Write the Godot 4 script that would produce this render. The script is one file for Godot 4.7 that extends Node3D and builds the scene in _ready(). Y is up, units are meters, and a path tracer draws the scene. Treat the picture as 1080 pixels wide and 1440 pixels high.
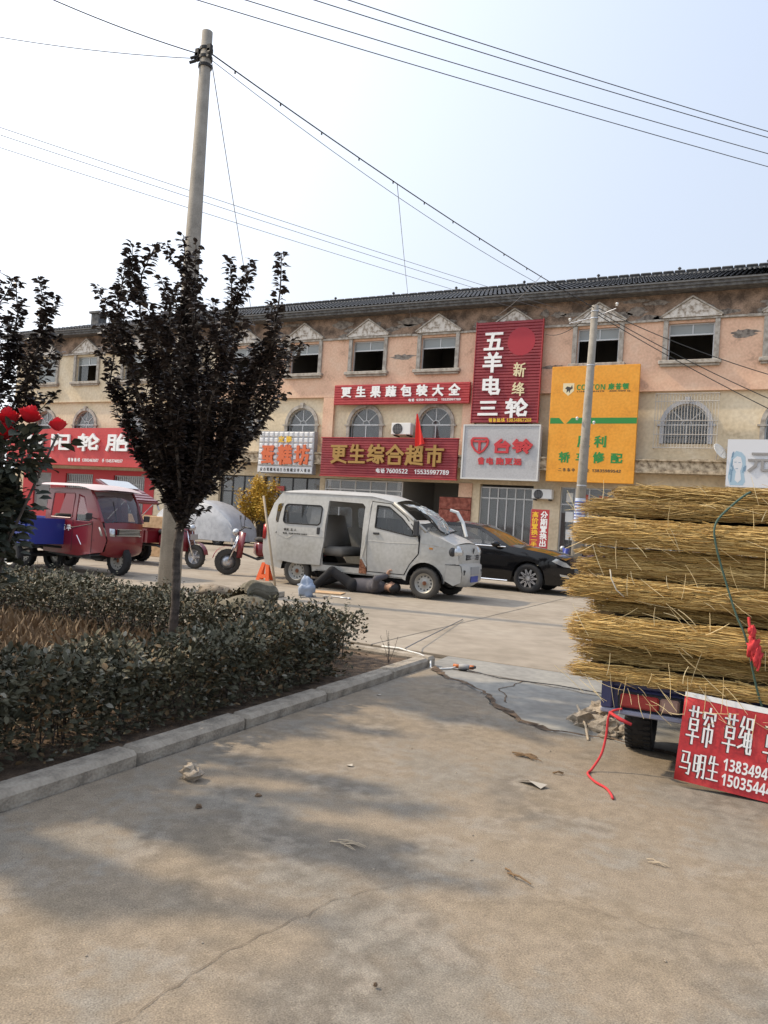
extends Node3D
# A small-town shopping street: a parking forecourt with a planted bed, a hawker's straw-mat trailer, a van under repair and a row of shops.
# World: x runs along the shop facade, z towards the viewer, y up, metres.

var rng := RandomNumberGenerator.new()
var M := {}
var taken := {}
var glyph_cache := {}


func _ready() -> void:
	rng.seed = 20417
	setup_camera_sky_sun()
	make_materials()
	build_ground()
	build_shops()
	build_signs()
	build_poles_and_wires()
	build_planting_bed()
	build_vehicles()
	build_straw_trailer()
	build_small_things()


func setup_camera_sky_sun() -> void:
	var cam := Camera3D.new()
	cam.name = "camera"
	cam.position = Vector3(0, 1.3, 0)
	cam.rotation_degrees = Vector3(0.9, 26.9, 3.75)
	cam.fov = 67.33
	cam.near = 0.05
	cam.far = 900.0
	add_child(cam)
	cam.current = true
	var sun_from := Vector3(-0.978, 0.0, 0.21).normalized() * cos(deg_to_rad(43.0)) + Vector3.UP * sin(deg_to_rad(43.0))
	var sun := DirectionalLight3D.new()
	sun.name = "sun"
	sun.light_energy = 1.0
	sun.light_color = Color(1.0, 0.92, 0.80)
	sun.light_angular_distance = 1.6
	sun.shadow_enabled = true
	add_child(sun)
	sun.look_at_from_position(Vector3.ZERO, -sun_from, Vector3.UP)
	# hazy sky: whitish round the sun, pale blue away from it
	var w := 256
	var h := 128
	var im := Image.create(w, h, false, Image.FORMAT_RGBF)
	for j in h:
		var th := PI * (j + 0.5) / h
		for i in w:
			var ph := TAU * (i + 0.5) / w
			var d := Vector3(sin(ph) * sin(th), cos(th), -cos(ph) * sin(th))
			var a := acos(clampf(d.dot(sun_from), -1.0, 1.0))
			var up := clampf(d.y, 0.0, 1.0)
			var base := Color(0.52, 0.60, 0.73).lerp(Color(0.365, 0.46, 0.66), smoothstep(0.15, 0.9, up))
			var haze := Color(0.66, 0.71, 0.77).lerp(base, smoothstep(0.0, 0.35, up))
			var g := exp(-a * a / 0.68)
			var c := haze + Color(1.0, 0.97, 0.92) * (g * 1.5)
			if d.y < 0.0:
				c = Color(0.36, 0.33, 0.29)
			im.set_pixel(i, j, c)
	var pano := PanoramaSkyMaterial.new()
	pano.panorama = ImageTexture.create_from_image(im)
	var sky := Sky.new()
	sky.sky_material = pano
	var env := Environment.new()
	env.background_mode = Environment.BG_SKY
	env.sky = sky
	env.tonemap_mode = Environment.TONE_MAPPER_LINEAR
	env.tonemap_exposure = 1.24
	env.sdfgi_enabled = true
	env.ssao_enabled = true
	env.ssil_enabled = true
	var we := WorldEnvironment.new()
	we.name = "world_environment"
	we.environment = env
	add_child(we)


# ---------- naming and tagging ----------
func numbered(n: String) -> String:
	var k: int = taken.get(n, 0)
	taken[n] = k + 1
	return n if k == 0 else "%s_%03d" % [n, k]


func tag(o: Node, label := "", category := "", group := "", kind := "") -> Node:
	if label: o.set_meta("label", label)
	if category: o.set_meta("category", category)
	if group: o.set_meta("group", group)
	if kind: o.set_meta("kind", kind)
	return o


func thing(n: String, label: String, category: String, at := Vector3.ZERO, turn := 0.0, group := "") -> Node3D:
	var o := Node3D.new()
	o.name = numbered(n)
	add_child(o)
	o.position = at
	o.rotation_degrees.y = turn
	tag(o, label, category, group)
	return o


func obj(n: String, s, m: Material, parent: Node) -> MeshInstance3D:
	var o := MeshInstance3D.new()
	if s is SurfaceTool:
		s.generate_normals()
		o.mesh = s.commit()
	else:
		o.mesh = s
	o.name = n
	o.material_override = m
	parent.add_child(o, true)
	return o


func single(n: String, s, m: Material, label: String, category: String, group := "") -> MeshInstance3D:
	var o := obj(numbered(n), s, m, self)
	tag(o, label, category, group)
	return o


func struct(n: String, s, m: Material) -> MeshInstance3D:
	var o := obj(n, s, m, self)
	o.set_meta("kind", "structure")
	return o


# ---------- geometry ----------
func st(smooth := false) -> SurfaceTool:
	var s := SurfaceTool.new()
	s.begin(Mesh.PRIMITIVE_TRIANGLES)
	s.set_smooth_group(0 if smooth else -1)
	return s


func tri(s: SurfaceTool, a: Vector3, b: Vector3, c: Vector3) -> void:
	s.add_vertex(a); s.add_vertex(b); s.add_vertex(c)


func quad(s: SurfaceTool, a: Vector3, b: Vector3, c: Vector3, d: Vector3) -> void:
	s.add_vertex(a); s.add_vertex(b); s.add_vertex(c)
	s.add_vertex(a); s.add_vertex(c); s.add_vertex(d)


func hexa(s: SurfaceTool, p: Array) -> void:
	# p: 0-3 bottom ring counter-clockwise seen from above, 4-7 top ring
	quad(s, p[0], p[1], p[2], p[3])
	quad(s, p[7], p[6], p[5], p[4])
	for i in 4:
		var j := (i + 1) % 4
		quad(s, p[i], p[i + 4], p[j + 4], p[j])


func box(s: SurfaceTool, a: Vector3, b: Vector3) -> void:
	hexa(s, [Vector3(a.x, a.y, b.z), Vector3(b.x, a.y, b.z), Vector3(b.x, a.y, a.z), Vector3(a.x, a.y, a.z),
		Vector3(a.x, b.y, b.z), Vector3(b.x, b.y, b.z), Vector3(b.x, b.y, a.z), Vector3(a.x, b.y, a.z)])


func cbox(s: SurfaceTool, c: Vector3, size: Vector3, basis := Basis.IDENTITY) -> void:
	var h := size / 2
	var p := []
	for y in [-1, 1]:
		for q in [[-1, 1], [1, 1], [1, -1], [-1, -1]]:
			p.append(c + basis * Vector3(q[0] * h.x, y * h.y, q[1] * h.z))
	hexa(s, p)


func bevel_box(s: SurfaceTool, a: Vector3, b: Vector3, r: float) -> void:
	# chamfered box
	var c := (a + b) / 2
	var h := (b - a) / 2
	var v := {}
	for sx in [-1, 1]:
		for sy in [-1, 1]:
			for sz in [-1, 1]:
				var k := Vector3(sx, sy, sz)
				v[[sx, sy, sz, 0]] = c + k * Vector3(h.x, h.y - r, h.z - r)
				v[[sx, sy, sz, 1]] = c + k * Vector3(h.x - r, h.y, h.z - r)
				v[[sx, sy, sz, 2]] = c + k * Vector3(h.x - r, h.y - r, h.z)
	for d in [-1, 1]:
		var f0 := [v[[d, -1, -1, 0]], v[[d, -1, 1, 0]], v[[d, 1, 1, 0]], v[[d, 1, -1, 0]]]
		var f1 := [v[[-1, d, -1, 1]], v[[1, d, -1, 1]], v[[1, d, 1, 1]], v[[-1, d, 1, 1]]]
		var f2 := [v[[-1, -1, d, 2]], v[[-1, 1, d, 2]], v[[1, 1, d, 2]], v[[1, -1, d, 2]]]
		for f in [f0, f1, f2]:
			if d > 0: quad(s, f[0], f[1], f[2], f[3])
			else: quad(s, f[3], f[2], f[1], f[0])
	for p in [-1, 1]:
		for q in [-1, 1]:
			var e := [[v[[p, q, -1, 0]], v[[p, q, -1, 1]], v[[p, q, 1, 1]], v[[p, q, 1, 0]]],
				[v[[p, -1, q, 2]], v[[p, -1, q, 0]], v[[p, 1, q, 0]], v[[p, 1, q, 2]]],
				[v[[-1, p, q, 1]], v[[-1, p, q, 2]], v[[1, p, q, 2]], v[[1, p, q, 1]]]]
			for k in 3:
				var f: Array = e[k]
				if p * q < 0: quad(s, f[0], f[1], f[2], f[3])
				else: quad(s, f[3], f[2], f[1], f[0])
	for sx in [-1, 1]:
		for sy in [-1, 1]:
			for sz in [-1, 1]:
				var a0: Vector3 = v[[sx, sy, sz, 0]]
				var a1: Vector3 = v[[sx, sy, sz, 1]]
				var a2: Vector3 = v[[sx, sy, sz, 2]]
				if sx * sy * sz > 0: tri(s, a0, a2, a1)
				else: tri(s, a0, a1, a2)


func frame_of(d: Vector3) -> Basis:
	var y := d.normalized()
	var x := y.cross(Vector3.UP if absf(y.y) < 0.95 else Vector3.RIGHT).normalized()
	return Basis(x, y, x.cross(y))


func tube(s: SurfaceTool, pts: Array, radii, n := 8, caps := true) -> void:
	var rings := []
	var last_x := Vector3.ZERO
	for i in pts.size():
		var a: Vector3 = pts[maxi(i - 1, 0)]
		var b: Vector3 = pts[mini(i + 1, pts.size() - 1)]
		var y := (b - a).normalized()
		var x := last_x - y * last_x.dot(y)
		if x.length() < 0.1:
			x = y.cross(Vector3.UP if absf(y.y) < 0.95 else Vector3.RIGHT)
		x = x.normalized()
		last_x = x
		var z := x.cross(y)
		var r: float = radii[i] if radii is Array else radii
		var ring := []
		for k in n:
			var t := TAU * k / n
			ring.append(pts[i] + (x * cos(t) + z * sin(t)) * r)
		rings.append(ring)
	for i in rings.size() - 1:
		for k in n:
			var l := (k + 1) % n
			quad(s, rings[i][k], rings[i + 1][k], rings[i + 1][l], rings[i][l])
	if caps:
		for k in range(1, n - 1):
			tri(s, rings[0][0], rings[0][k], rings[0][k + 1])
			var e: Array = rings[-1]
			tri(s, e[0], e[k + 1], e[k])


func cyl(s: SurfaceTool, a: Vector3, b: Vector3, r0: float, r1 := -1.0, n := 16) -> void:
	tube(s, [a, b], [r0, r0 if r1 < 0 else r1], n)


func lathe(s: SurfaceTool, prof: Array, at: Vector3, axis: Vector3, n := 24) -> void:
	# prof: Vector2(radius, along)
	var f := frame_of(axis)
	for i in prof.size() - 1:
		for k in n:
			var t0 := TAU * k / n
			var t1 := TAU * (k + 1) / n
			var p := []
			for q in [[prof[i], t0], [prof[i + 1], t0], [prof[i + 1], t1], [prof[i], t1]]:
				p.append(at + f * Vector3(cos(q[1]) * q[0].x, q[0].y, sin(q[1]) * q[0].x))
			if prof[i].x < 0.0001: tri(s, p[0], p[1], p[2])
			elif prof[i + 1].x < 0.0001: tri(s, p[0], p[1], p[3])
			else: quad(s, p[0], p[1], p[2], p[3])


func prism(s: SurfaceTool, poly: PackedVector2Array, z0: float, z1: float, xf := Transform3D.IDENTITY) -> void:
	# polygon in xy, extruded from z0 to z1 (z1 the front)
	if Geometry2D.is_polygon_clockwise(poly) == false:
		poly = poly.duplicate()
		poly.reverse()
	var idx := Geometry2D.triangulate_polygon(poly)
	for i in range(0, idx.size(), 3):
		var a := poly[idx[i]]
		var b := poly[idx[i + 1]]
		var c := poly[idx[i + 2]]
		if (b - a).cross(c - a) > 0:
			var t := b
			b = c
			c = t
		tri(s, xf * Vector3(a.x, a.y, z1), xf * Vector3(b.x, b.y, z1), xf * Vector3(c.x, c.y, z1))
		tri(s, xf * Vector3(a.x, a.y, z0), xf * Vector3(c.x, c.y, z0), xf * Vector3(b.x, b.y, z0))
	for i in poly.size():
		var a := poly[i]
		var b := poly[(i + 1) % poly.size()]
		quad(s, xf * Vector3(a.x, a.y, z0), xf * Vector3(b.x, b.y, z0), xf * Vector3(b.x, b.y, z1), xf * Vector3(a.x, a.y, z1))


func sheet(s: SurfaceTool, poly: PackedVector2Array, y: float, thick := 0.0) -> void:
	# polygon in (x, z), lying flat
	var xf := Transform3D(Basis(Vector3.RIGHT, Vector3(0, 0, 1), Vector3(0, 1, 0)), Vector3.ZERO)
	if thick > 0.0:
		prism(s, poly, y - thick, y, xf)
		return
	var idx := Geometry2D.triangulate_polygon(poly)
	for i in range(0, idx.size(), 3):
		var a := poly[idx[i]]
		var b := poly[idx[i + 1]]
		var c := poly[idx[i + 2]]
		if (b - a).cross(c - a) < 0:
			var t := b
			b = c
			c = t
		tri(s, Vector3(a.x, y, a.y), Vector3(b.x, y, b.y), Vector3(c.x, y, c.y))


func skin(s: SurfaceTool, outer: PackedVector2Array, holes: Array, cell: Vector2, f: Callable, flip := false) -> void:
	# a curved panel: the polygon is cut into cells and every corner is placed by f(Vector2) -> Vector3
	var lo := outer[0]
	var hi := outer[0]
	for p in outer:
		lo = lo.min(p)
		hi = hi.max(p)
	var x := lo.x
	while x < hi.x - 1e-5:
		var y := lo.y
		while y < hi.y - 1e-5:
			var sq := PackedVector2Array([Vector2(x, y), Vector2(x + cell.x, y), Vector2(x + cell.x, y + cell.y), Vector2(x, y + cell.y)])
			var parts := Geometry2D.intersect_polygons(sq, outer)
			for hole in holes:
				var next := []
				for p in parts:
					next.append_array(Geometry2D.clip_polygons(p, hole))
				parts.assign(next)
			for p in parts:
				var idx := Geometry2D.triangulate_polygon(p)
				for i in range(0, idx.size(), 3):
					var a: Vector2 = p[idx[i]]
					var b: Vector2 = p[idx[i + 1]]
					var c: Vector2 = p[idx[i + 2]]
					if ((b - a).cross(c - a) > 0) != flip:
						var t := b
						b = c
						c = t
					tri(s, f.call(a.snappedf(0.0001)), f.call(b.snappedf(0.0001)), f.call(c.snappedf(0.0001)))
			y += cell.y
		x += cell.x


func blob(s: SurfaceTool, c: Vector3, r: Vector3, rough: float, sd: int, nu := 14, nv := 9) -> void:
	var fn := FastNoiseLite.new()
	fn.seed = sd
	fn.frequency = 0.9
	var g := []
	for j in nv + 1:
		var row := []
		var th := PI * j / nv
		for i in nu:
			var ph := TAU * i / nu
			var d := Vector3(sin(th) * cos(ph), cos(th), sin(th) * sin(ph))
			row.append(c + d * r * (1.0 + rough * fn.get_noise_3dv(d * 1.6 + Vector3.ONE * sd)))
		g.append(row)
	for j in nv:
		for i in nu:
			var k := (i + 1) % nu
			if j == 0: tri(s, g[0][0], g[1][k], g[1][i])
			elif j == nv - 1: tri(s, g[j][i], g[j][k], g[nv][0])
			else: quad(s, g[j][i], g[j][k], g[j + 1][k], g[j + 1][i])


func rrect(x0: float, y0: float, x1: float, y1: float, r: float, n := 4) -> PackedVector2Array:
	var p := PackedVector2Array()
	var cs := [Vector2(x1 - r, y0 + r), Vector2(x1 - r, y1 - r), Vector2(x0 + r, y1 - r), Vector2(x0 + r, y0 + r)]
	for q in 4:
		for i in n + 1:
			var t := -PI / 2 + PI / 2 * q + PI / 2 * i / n
			p.append(cs[q] + Vector2(cos(t), sin(t)) * r)
	return p


func arc(c: Vector2, r: float, a0: float, a1: float, n: int) -> PackedVector2Array:
	var p := PackedVector2Array()
	for i in n + 1:
		var t := lerpf(a0, a1, float(i) / n)
		p.append(c + Vector2(cos(t), sin(t)) * r)
	return p


func scatter(n: String, mesh: Mesh, xfs: Array, cols: Array, m: Material, parent: Node) -> MultiMeshInstance3D:
	var mm := MultiMesh.new()
	mm.transform_format = MultiMesh.TRANSFORM_3D
	mm.use_colors = cols.size() > 0
	mm.mesh = mesh
	mm.instance_count = xfs.size()
	for i in xfs.size():
		mm.set_instance_transform(i, xfs[i])
		if cols.size() > 0: mm.set_instance_color(i, cols[i])
	var o := MultiMeshInstance3D.new()
	o.multimesh = mm
	o.material_override = m
	o.name = n
	o.set_meta("kind", "stuff")
	parent.add_child(o, true)
	return o


# ---------- materials ----------
func flat(key: String, r: float, g: float, b: float, rough := 0.8, metal := 0.0) -> StandardMaterial3D:
	var m := StandardMaterial3D.new()
	m.albedo_color = Color(r, g, b).linear_to_srgb()
	m.roughness = rough
	m.metallic = metal
	m.resource_name = key
	M[key] = m
	return m


func noise_im(sd: int, freq: float, size: int, oct := 5, type := FastNoiseLite.TYPE_SIMPLEX_SMOOTH) -> Image:
	var fn := FastNoiseLite.new()
	fn.seed = sd
	fn.noise_type = type
	fn.frequency = freq
	fn.fractal_octaves = oct
	return fn.get_seamless_image(size, size)


func mottled(key: String, cols: Array, stops: Array, scale: float, rough := 0.85, freq := 0.012, sd := 1, bump := 0.0, size := 384, oct := 6) -> StandardMaterial3D:
	# a grained, patchy surface: two noises, one coarse and one fine, run through a colour ramp (linear colours)
	var a := noise_im(sd, freq, size, oct)
	var b := noise_im(sd + 77, freq * 9.0, size, 3)
	var g := Gradient.new()
	g.offsets = PackedFloat32Array(stops)
	var pc := PackedColorArray()
	for c in cols: pc.append(Color(c[0], c[1], c[2]))
	g.colors = pc
	var out := Image.create(size, size, false, Image.FORMAT_RGB8)
	var hm := Image.create(size, size, false, Image.FORMAT_L8)
	for j in size:
		for i in size:
			var v := a.get_pixel(i, j).r
			var u := b.get_pixel(i, j).r
			var c := g.sample(clampf(v * 0.8 + u * 0.25 - 0.02, 0, 1)) * (0.9 + 0.2 * u)
			out.set_pixel(i, j, Color(c.r, c.g, c.b).linear_to_srgb())
			hm.set_pixel(i, j, Color(u * 0.7 + v * 0.3, 0, 0))
	var m := StandardMaterial3D.new()
	m.albedo_texture = ImageTexture.create_from_image(out)
	m.uv1_triplanar = true
	m.uv1_world_triplanar = true
	m.uv1_scale = Vector3.ONE / scale
	m.roughness = rough
	if bump > 0.0:
		m.heightmap_enabled = true
		m.heightmap_texture = ImageTexture.create_from_image(hm)
		m.heightmap_scale = bump
	m.resource_name = key
	M[key] = m
	return m


func glass(key: String, r: float, g: float, b: float, alpha: float) -> StandardMaterial3D:
	var m := flat(key, r, g, b, 0.05)
	var c := m.albedo_color
	c.a = alpha
	m.albedo_color = c
	m.transparency = BaseMaterial3D.TRANSPARENCY_ALPHA
	return m


func paint(key: String, r: float, g: float, b: float, rough := 0.35) -> StandardMaterial3D:
	var m := flat(key, r, g, b, rough)
	m.clearcoat_enabled = true
	m.clearcoat = 0.6
	m.clearcoat_roughness = 0.15
	return m


func make_materials() -> void:
	mottled("concrete", [[0.19, 0.165, 0.13], [0.26, 0.23, 0.185], [0.31, 0.28, 0.23]], [0.2, 0.5, 0.8], 5.0, 0.9, 0.006, 3, 0.0)
	mottled("road_concrete", [[0.245, 0.205, 0.155], [0.29, 0.245, 0.19], [0.325, 0.28, 0.22]], [0.2, 0.5, 0.85], 6.0, 0.9, 0.006, 11, 0.0)
	mottled("apron", [[0.205, 0.195, 0.175], [0.25, 0.24, 0.215], [0.295, 0.28, 0.245]], [0.25, 0.5, 0.8], 3.0, 0.85, 0.008, 15, 0.2)
	mottled("kerb_concrete", [[0.22, 0.19, 0.15], [0.33, 0.285, 0.225], [0.40, 0.35, 0.28]], [0.25, 0.5, 0.8], 0.8, 0.95, 0.012, 21, 0.4)
	mottled("soil", [[0.06, 0.04, 0.025], [0.12, 0.08, 0.05], [0.19, 0.13, 0.08]], [0.25, 0.5, 0.8], 1.0, 1.0, 0.02, 31, 1.0)
	mottled("peach", [[0.50, 0.32, 0.22], [0.66, 0.42, 0.29], [0.70, 0.46, 0.32], [0.71, 0.50, 0.36]], [0.1, 0.3, 0.6, 0.9], 5.0, 0.9, 0.007, 41, 0.0, 640)
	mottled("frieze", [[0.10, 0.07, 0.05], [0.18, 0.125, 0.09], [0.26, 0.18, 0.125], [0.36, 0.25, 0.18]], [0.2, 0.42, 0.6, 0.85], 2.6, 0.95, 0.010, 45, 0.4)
	mottled("cream", [[0.46, 0.36, 0.235], [0.60, 0.49, 0.33], [0.65, 0.54, 0.375], [0.68, 0.585, 0.43]], [0.1, 0.3, 0.6, 0.9], 4.4, 0.9, 0.007, 47, 0.2)
	mottled("trim_stone", [[0.26, 0.225, 0.185], [0.38, 0.345, 0.295], [0.48, 0.44, 0.385]], [0.2, 0.5, 0.8], 1.4, 0.9, 0.014, 51, 0.4)
	mottled("pediment_white", [[0.28, 0.23, 0.18], [0.50, 0.45, 0.385], [0.66, 0.62, 0.56]], [0.25, 0.42, 0.62], 1.3, 0.9, 0.014, 53, 0.3)
	mottled("ledge", [[0.16, 0.12, 0.08], [0.40, 0.32, 0.22], [0.58, 0.48, 0.34]], [0.25, 0.48, 0.75], 1.1, 0.95, 0.012, 55, 0.5)
	mottled("roof_tile", [[0.035, 0.037, 0.04], [0.06, 0.062, 0.066], [0.10, 0.10, 0.10]], [0.25, 0.5, 0.8], 1.2, 0.7, 0.012, 57, 0.3)
	mottled("fascia", [[0.07, 0.068, 0.065], [0.11, 0.108, 0.105], [0.16, 0.157, 0.15]], [0.25, 0.5, 0.8], 1.5, 0.85, 0.012, 59, 0.2)
	mottled("pole_concrete", [[0.21, 0.19, 0.16], [0.28, 0.255, 0.215], [0.34, 0.31, 0.265]], [0.25, 0.5, 0.8], 1.2, 0.9, 0.01, 61, 0.2)
	mottled("bark", [[0.03, 0.024, 0.02], [0.075, 0.06, 0.05], [0.15, 0.125, 0.105]], [0.25, 0.5, 0.8], 0.35, 0.95, 0.012, 63, 0.6)
	mottled("tarp_silver", [[0.30, 0.31, 0.33], [0.37, 0.38, 0.40], [0.42, 0.43, 0.45]], [0.25, 0.5, 0.8], 1.4, 0.5, 0.01, 65, 0.5)
	mottled("quilt", [[0.10, 0.09, 0.06], [0.16, 0.14, 0.10], [0.22, 0.195, 0.145]], [0.25, 0.5, 0.8], 0.5, 0.95, 0.012, 67, 0.5)
	mottled("rust", [[0.09, 0.03, 0.015], [0.2, 0.075, 0.035], [0.32, 0.16, 0.1]], [0.25, 0.5, 0.8], 0.3, 0.95, 0.012, 69, 0.5)
	mottled("van_paint", [[0.37, 0.355, 0.315], [0.42, 0.41, 0.375], [0.45, 0.44, 0.41]], [0.1, 0.4, 0.8], 2.6, 0.42, 0.008, 71)
	mottled("cardboard", [[0.42, 0.27, 0.14], [0.52, 0.34, 0.19], [0.58, 0.4, 0.23]], [0.25, 0.5, 0.8], 0.8, 0.9, 0.012, 73)
	mottled("rubble", [[0.2, 0.16, 0.12], [0.34, 0.28, 0.21], [0.45, 0.39, 0.31]], [0.25, 0.5, 0.8], 0.3, 0.95, 0.014, 75, 0.8)
	M.van_paint.clearcoat_enabled = true
	M.van_paint.clearcoat = 0.25
	M.van_paint.clearcoat_roughness = 0.3
	flat("black", 0.012, 0.012, 0.013, 0.6)
	flat("bare_room", 0.30, 0.285, 0.26, 0.95)
	flat("rubber", 0.02, 0.02, 0.021, 0.85)
	flat("tyre_dusty", 0.06, 0.055, 0.048, 0.95)
	flat("steel", 0.52, 0.52, 0.53, 0.4, 0.8)
	flat("chrome", 0.75, 0.75, 0.76, 0.12, 1.0)
	flat("alloy", 0.62, 0.62, 0.63, 0.3, 0.7)
	flat("aluminium", 0.48, 0.48, 0.47, 0.45, 0.5)
	flat("white_plastic", 0.72, 0.72, 0.69, 0.5)
	flat("grey_plastic", 0.30, 0.30, 0.30, 0.6)
	flat("dark_plastic", 0.03, 0.03, 0.032, 0.5)
	mottled("sign_red", [[0.33, 0.03, 0.035], [0.41, 0.035, 0.04], [0.43, 0.05, 0.05]], [0.15, 0.4, 0.85], 1.7, 0.55, 0.01, 201, 0.0, 256)
	mottled("sign_dark_red", [[0.20, 0.02, 0.028], [0.26, 0.025, 0.035], [0.29, 0.04, 0.045]], [0.15, 0.4, 0.85], 1.9, 0.5, 0.01, 203, 0.0, 256)
	flat("bright_red", 0.56, 0.045, 0.04, 0.5)
	flat("white_letter", 0.82, 0.82, 0.80, 0.5)
	flat("gold_letter", 0.36, 0.21, 0.06, 0.4, 0.4)
	flat("yellow_letter", 0.78, 0.48, 0.03, 0.5)
	flat("orange_letter", 0.62, 0.13, 0.04, 0.5)
	flat("green_letter", 0.02, 0.22, 0.04, 0.5)
	flat("dark_letter", 0.04, 0.035, 0.03, 0.6)
	flat("red_letter", 0.50, 0.03, 0.035, 0.45)
	flat("grey_letter", 0.28, 0.27, 0.26, 0.5)
	mottled("sign_silver", [[0.36, 0.355, 0.355], [0.41, 0.41, 0.415], [0.43, 0.43, 0.435]], [0.15, 0.4, 0.85], 2.3, 0.45, 0.01, 205, 0.0, 256)
	mottled("sign_orange", [[0.66, 0.27, 0.018], [0.74, 0.31, 0.02], [0.76, 0.335, 0.03]], [0.15, 0.4, 0.85], 2.9, 0.5, 0.01, 207, 0.0, 256)
	flat("sign_pale", 0.62, 0.63, 0.65, 0.5)
	flat("tile_white", 0.66, 0.66, 0.66, 0.35)
	flat("shop_red", 0.42, 0.03, 0.035, 0.7)
	flat("cable", 0.02, 0.02, 0.02, 0.7)
	flat("wire", 0.16, 0.16, 0.17, 0.7)
	flat("flag_red", 0.72, 0.03, 0.02, 0.7)
	M.flag_red.backlight_enabled = true
	M.flag_red.backlight = Color(0.35, 0.02, 0.01)
	paint("trike_red", 0.17, 0.009, 0.015)
	paint("trike_blue", 0.012, 0.035, 0.26, 0.45)
	paint("trailer_blue", 0.025, 0.03, 0.10, 0.6)
	flat("car_black", 0.006, 0.006, 0.007, 0.08)
	flat("warning_orange", 0.85, 0.13, 0.02, 0.5)
	flat("lamp_red", 0.4, 0.02, 0.02, 0.25)
	flat("lamp_clear", 0.55, 0.56, 0.56, 0.12, 0.6)
	flat("seat_cloth", 0.06, 0.055, 0.05, 0.95)
	flat("seat_cover", 0.24, 0.22, 0.19, 0.95)
	flat("rope_red", 0.52, 0.04, 0.045, 0.9)
	flat("rope_green", 0.055, 0.10, 0.075, 0.8)
	flat("twine", 0.55, 0.5, 0.4, 0.8)
	flat("crack_dust", 0.15, 0.12, 0.09, 0.95)
	flat("twine_brown", 0.20, 0.13, 0.05, 0.9)
	flat("skin", 0.42, 0.24, 0.16, 0.6)
	flat("plate_blue", 0.03, 0.06, 0.3, 0.4)
	glass("pane", 0.05, 0.06, 0.06, 0.35)
	glass("shop_pane", 0.55, 0.58, 0.58, 0.05)
	glass("windscreen", 0.12, 0.14, 0.14, 0.3)
	glass("broken_glass", 0.36, 0.39, 0.39, 0.88)
	var leaf := flat("leaf", 1, 1, 1, 0.75)
	leaf.albedo_color = Color.WHITE
	leaf.vertex_color_use_as_albedo = true
	leaf.backlight_enabled = true
	leaf.backlight = Color(0.10, 0.10, 0.07)
	var plum := flat("plum_leaf", 1, 1, 1, 0.45)
	plum.albedo_color = Color.WHITE
	plum.vertex_color_use_as_albedo = true
	plum.backlight_enabled = true
	plum.backlight = Color(0.06, 0.03, 0.03)
	var straw := flat("straw", 1, 1, 1, 0.65)
	straw.albedo_color = Color.WHITE
	straw.vertex_color_use_as_albedo = true
	M.straw = straw
	mottled("bare", [[0.12, 0.10, 0.085], [0.22, 0.19, 0.16], [0.3, 0.26, 0.22]], [0.25, 0.5, 0.8], 0.7, 0.95, 0.014, 81, 0.5, 256)
	mottled("brick_red", [[0.17, 0.045, 0.03], [0.27, 0.075, 0.05], [0.36, 0.13, 0.09]], [0.25, 0.5, 0.8], 0.9, 0.85, 0.014, 83, 0.3, 256)
	flat("white_frame", 0.6, 0.6, 0.58, 0.5)
	flat("poster_red", 0.45, 0.08, 0.07, 0.7)
	flat("gutter", 0.19, 0.187, 0.18, 0.7)
	mottled("bright_red_gloss", [[0.43, 0.03, 0.03], [0.50, 0.035, 0.035], [0.52, 0.045, 0.045]], [0.15, 0.4, 0.85], 2.7, 0.5, 0.01, 209, 0.0, 256)
	flat("disc_red", 0.36, 0.012, 0.025, 0.45)
	flat("cream_letter", 0.72, 0.62, 0.38, 0.5)
	flat("print_blue", 0.33, 0.46, 0.55, 0.5)
	flat("print_blue_dark", 0.16, 0.26, 0.36, 0.5)
	flat("plate_pale_blue", 0.5, 0.56, 0.68, 0.5)
	mottled("board_red", [[0.40, 0.025, 0.03], [0.50, 0.03, 0.035], [0.55, 0.05, 0.05]], [0.2, 0.5, 0.8], 0.5, 0.6, 0.012, 85, 0.0, 256)
	mottled("sack", [[0.14, 0.11, 0.08], [0.22, 0.175, 0.13], [0.28, 0.23, 0.17]], [0.25, 0.5, 0.8], 0.3, 0.95, 0.012, 87, 0.0, 256)
	flat("trailer_edge", 0.22, 0.23, 0.30, 0.5)
	flat("lens_red", 0.30, 0.03, 0.025, 0.35)
	flat("lens_dusty", 0.32, 0.2, 0.16, 0.4)
	flat("tape", 0.5, 0.36, 0.18, 0.4)
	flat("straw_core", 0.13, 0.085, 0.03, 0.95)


# ---------- ground ----------
func strip(s: SurfaceTool, pts: Array, w, y: float) -> void:
	# a flat ribbon along (x, z) points
	for i in pts.size() - 1:
		var a: Vector2 = pts[i]
		var b: Vector2 = pts[i + 1]
		var wa: float = w[i] if w is Array else w
		var wb: float = w[i + 1] if w is Array else w
		var n := (b - a).orthogonal().normalized()
		quad(s, Vector3(a.x + n.x * wa, y, a.y + n.y * wa), Vector3(b.x + n.x * wb, y, b.y + n.y * wb), Vector3(b.x - n.x * wb, y, b.y - n.y * wb), Vector3(a.x - n.x * wa, y, a.y - n.y * wa))


func wander(pts: Array, step: float, amp: float, sd: int) -> Array:
	var fn := FastNoiseLite.new()
	fn.seed = sd
	fn.frequency = 1.0
	var out := []
	for i in pts.size() - 1:
		var a: Vector2 = pts[i]
		var b: Vector2 = pts[i + 1]
		var n := maxi(1, int(a.distance_to(b) / step))
		for k in n:
			var p := a.lerp(b, float(k) / n)
			var q := (b - a).orthogonal().normalized()
			out.append(p + q * amp * (fn.get_noise_2d(p.x * 3.0, p.y * 3.0) + 0.5 * fn.get_noise_2d(p.x * 9.0, p.y * 9.0 + 40.0)))
	out.append(pts[-1])
	return out


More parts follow.
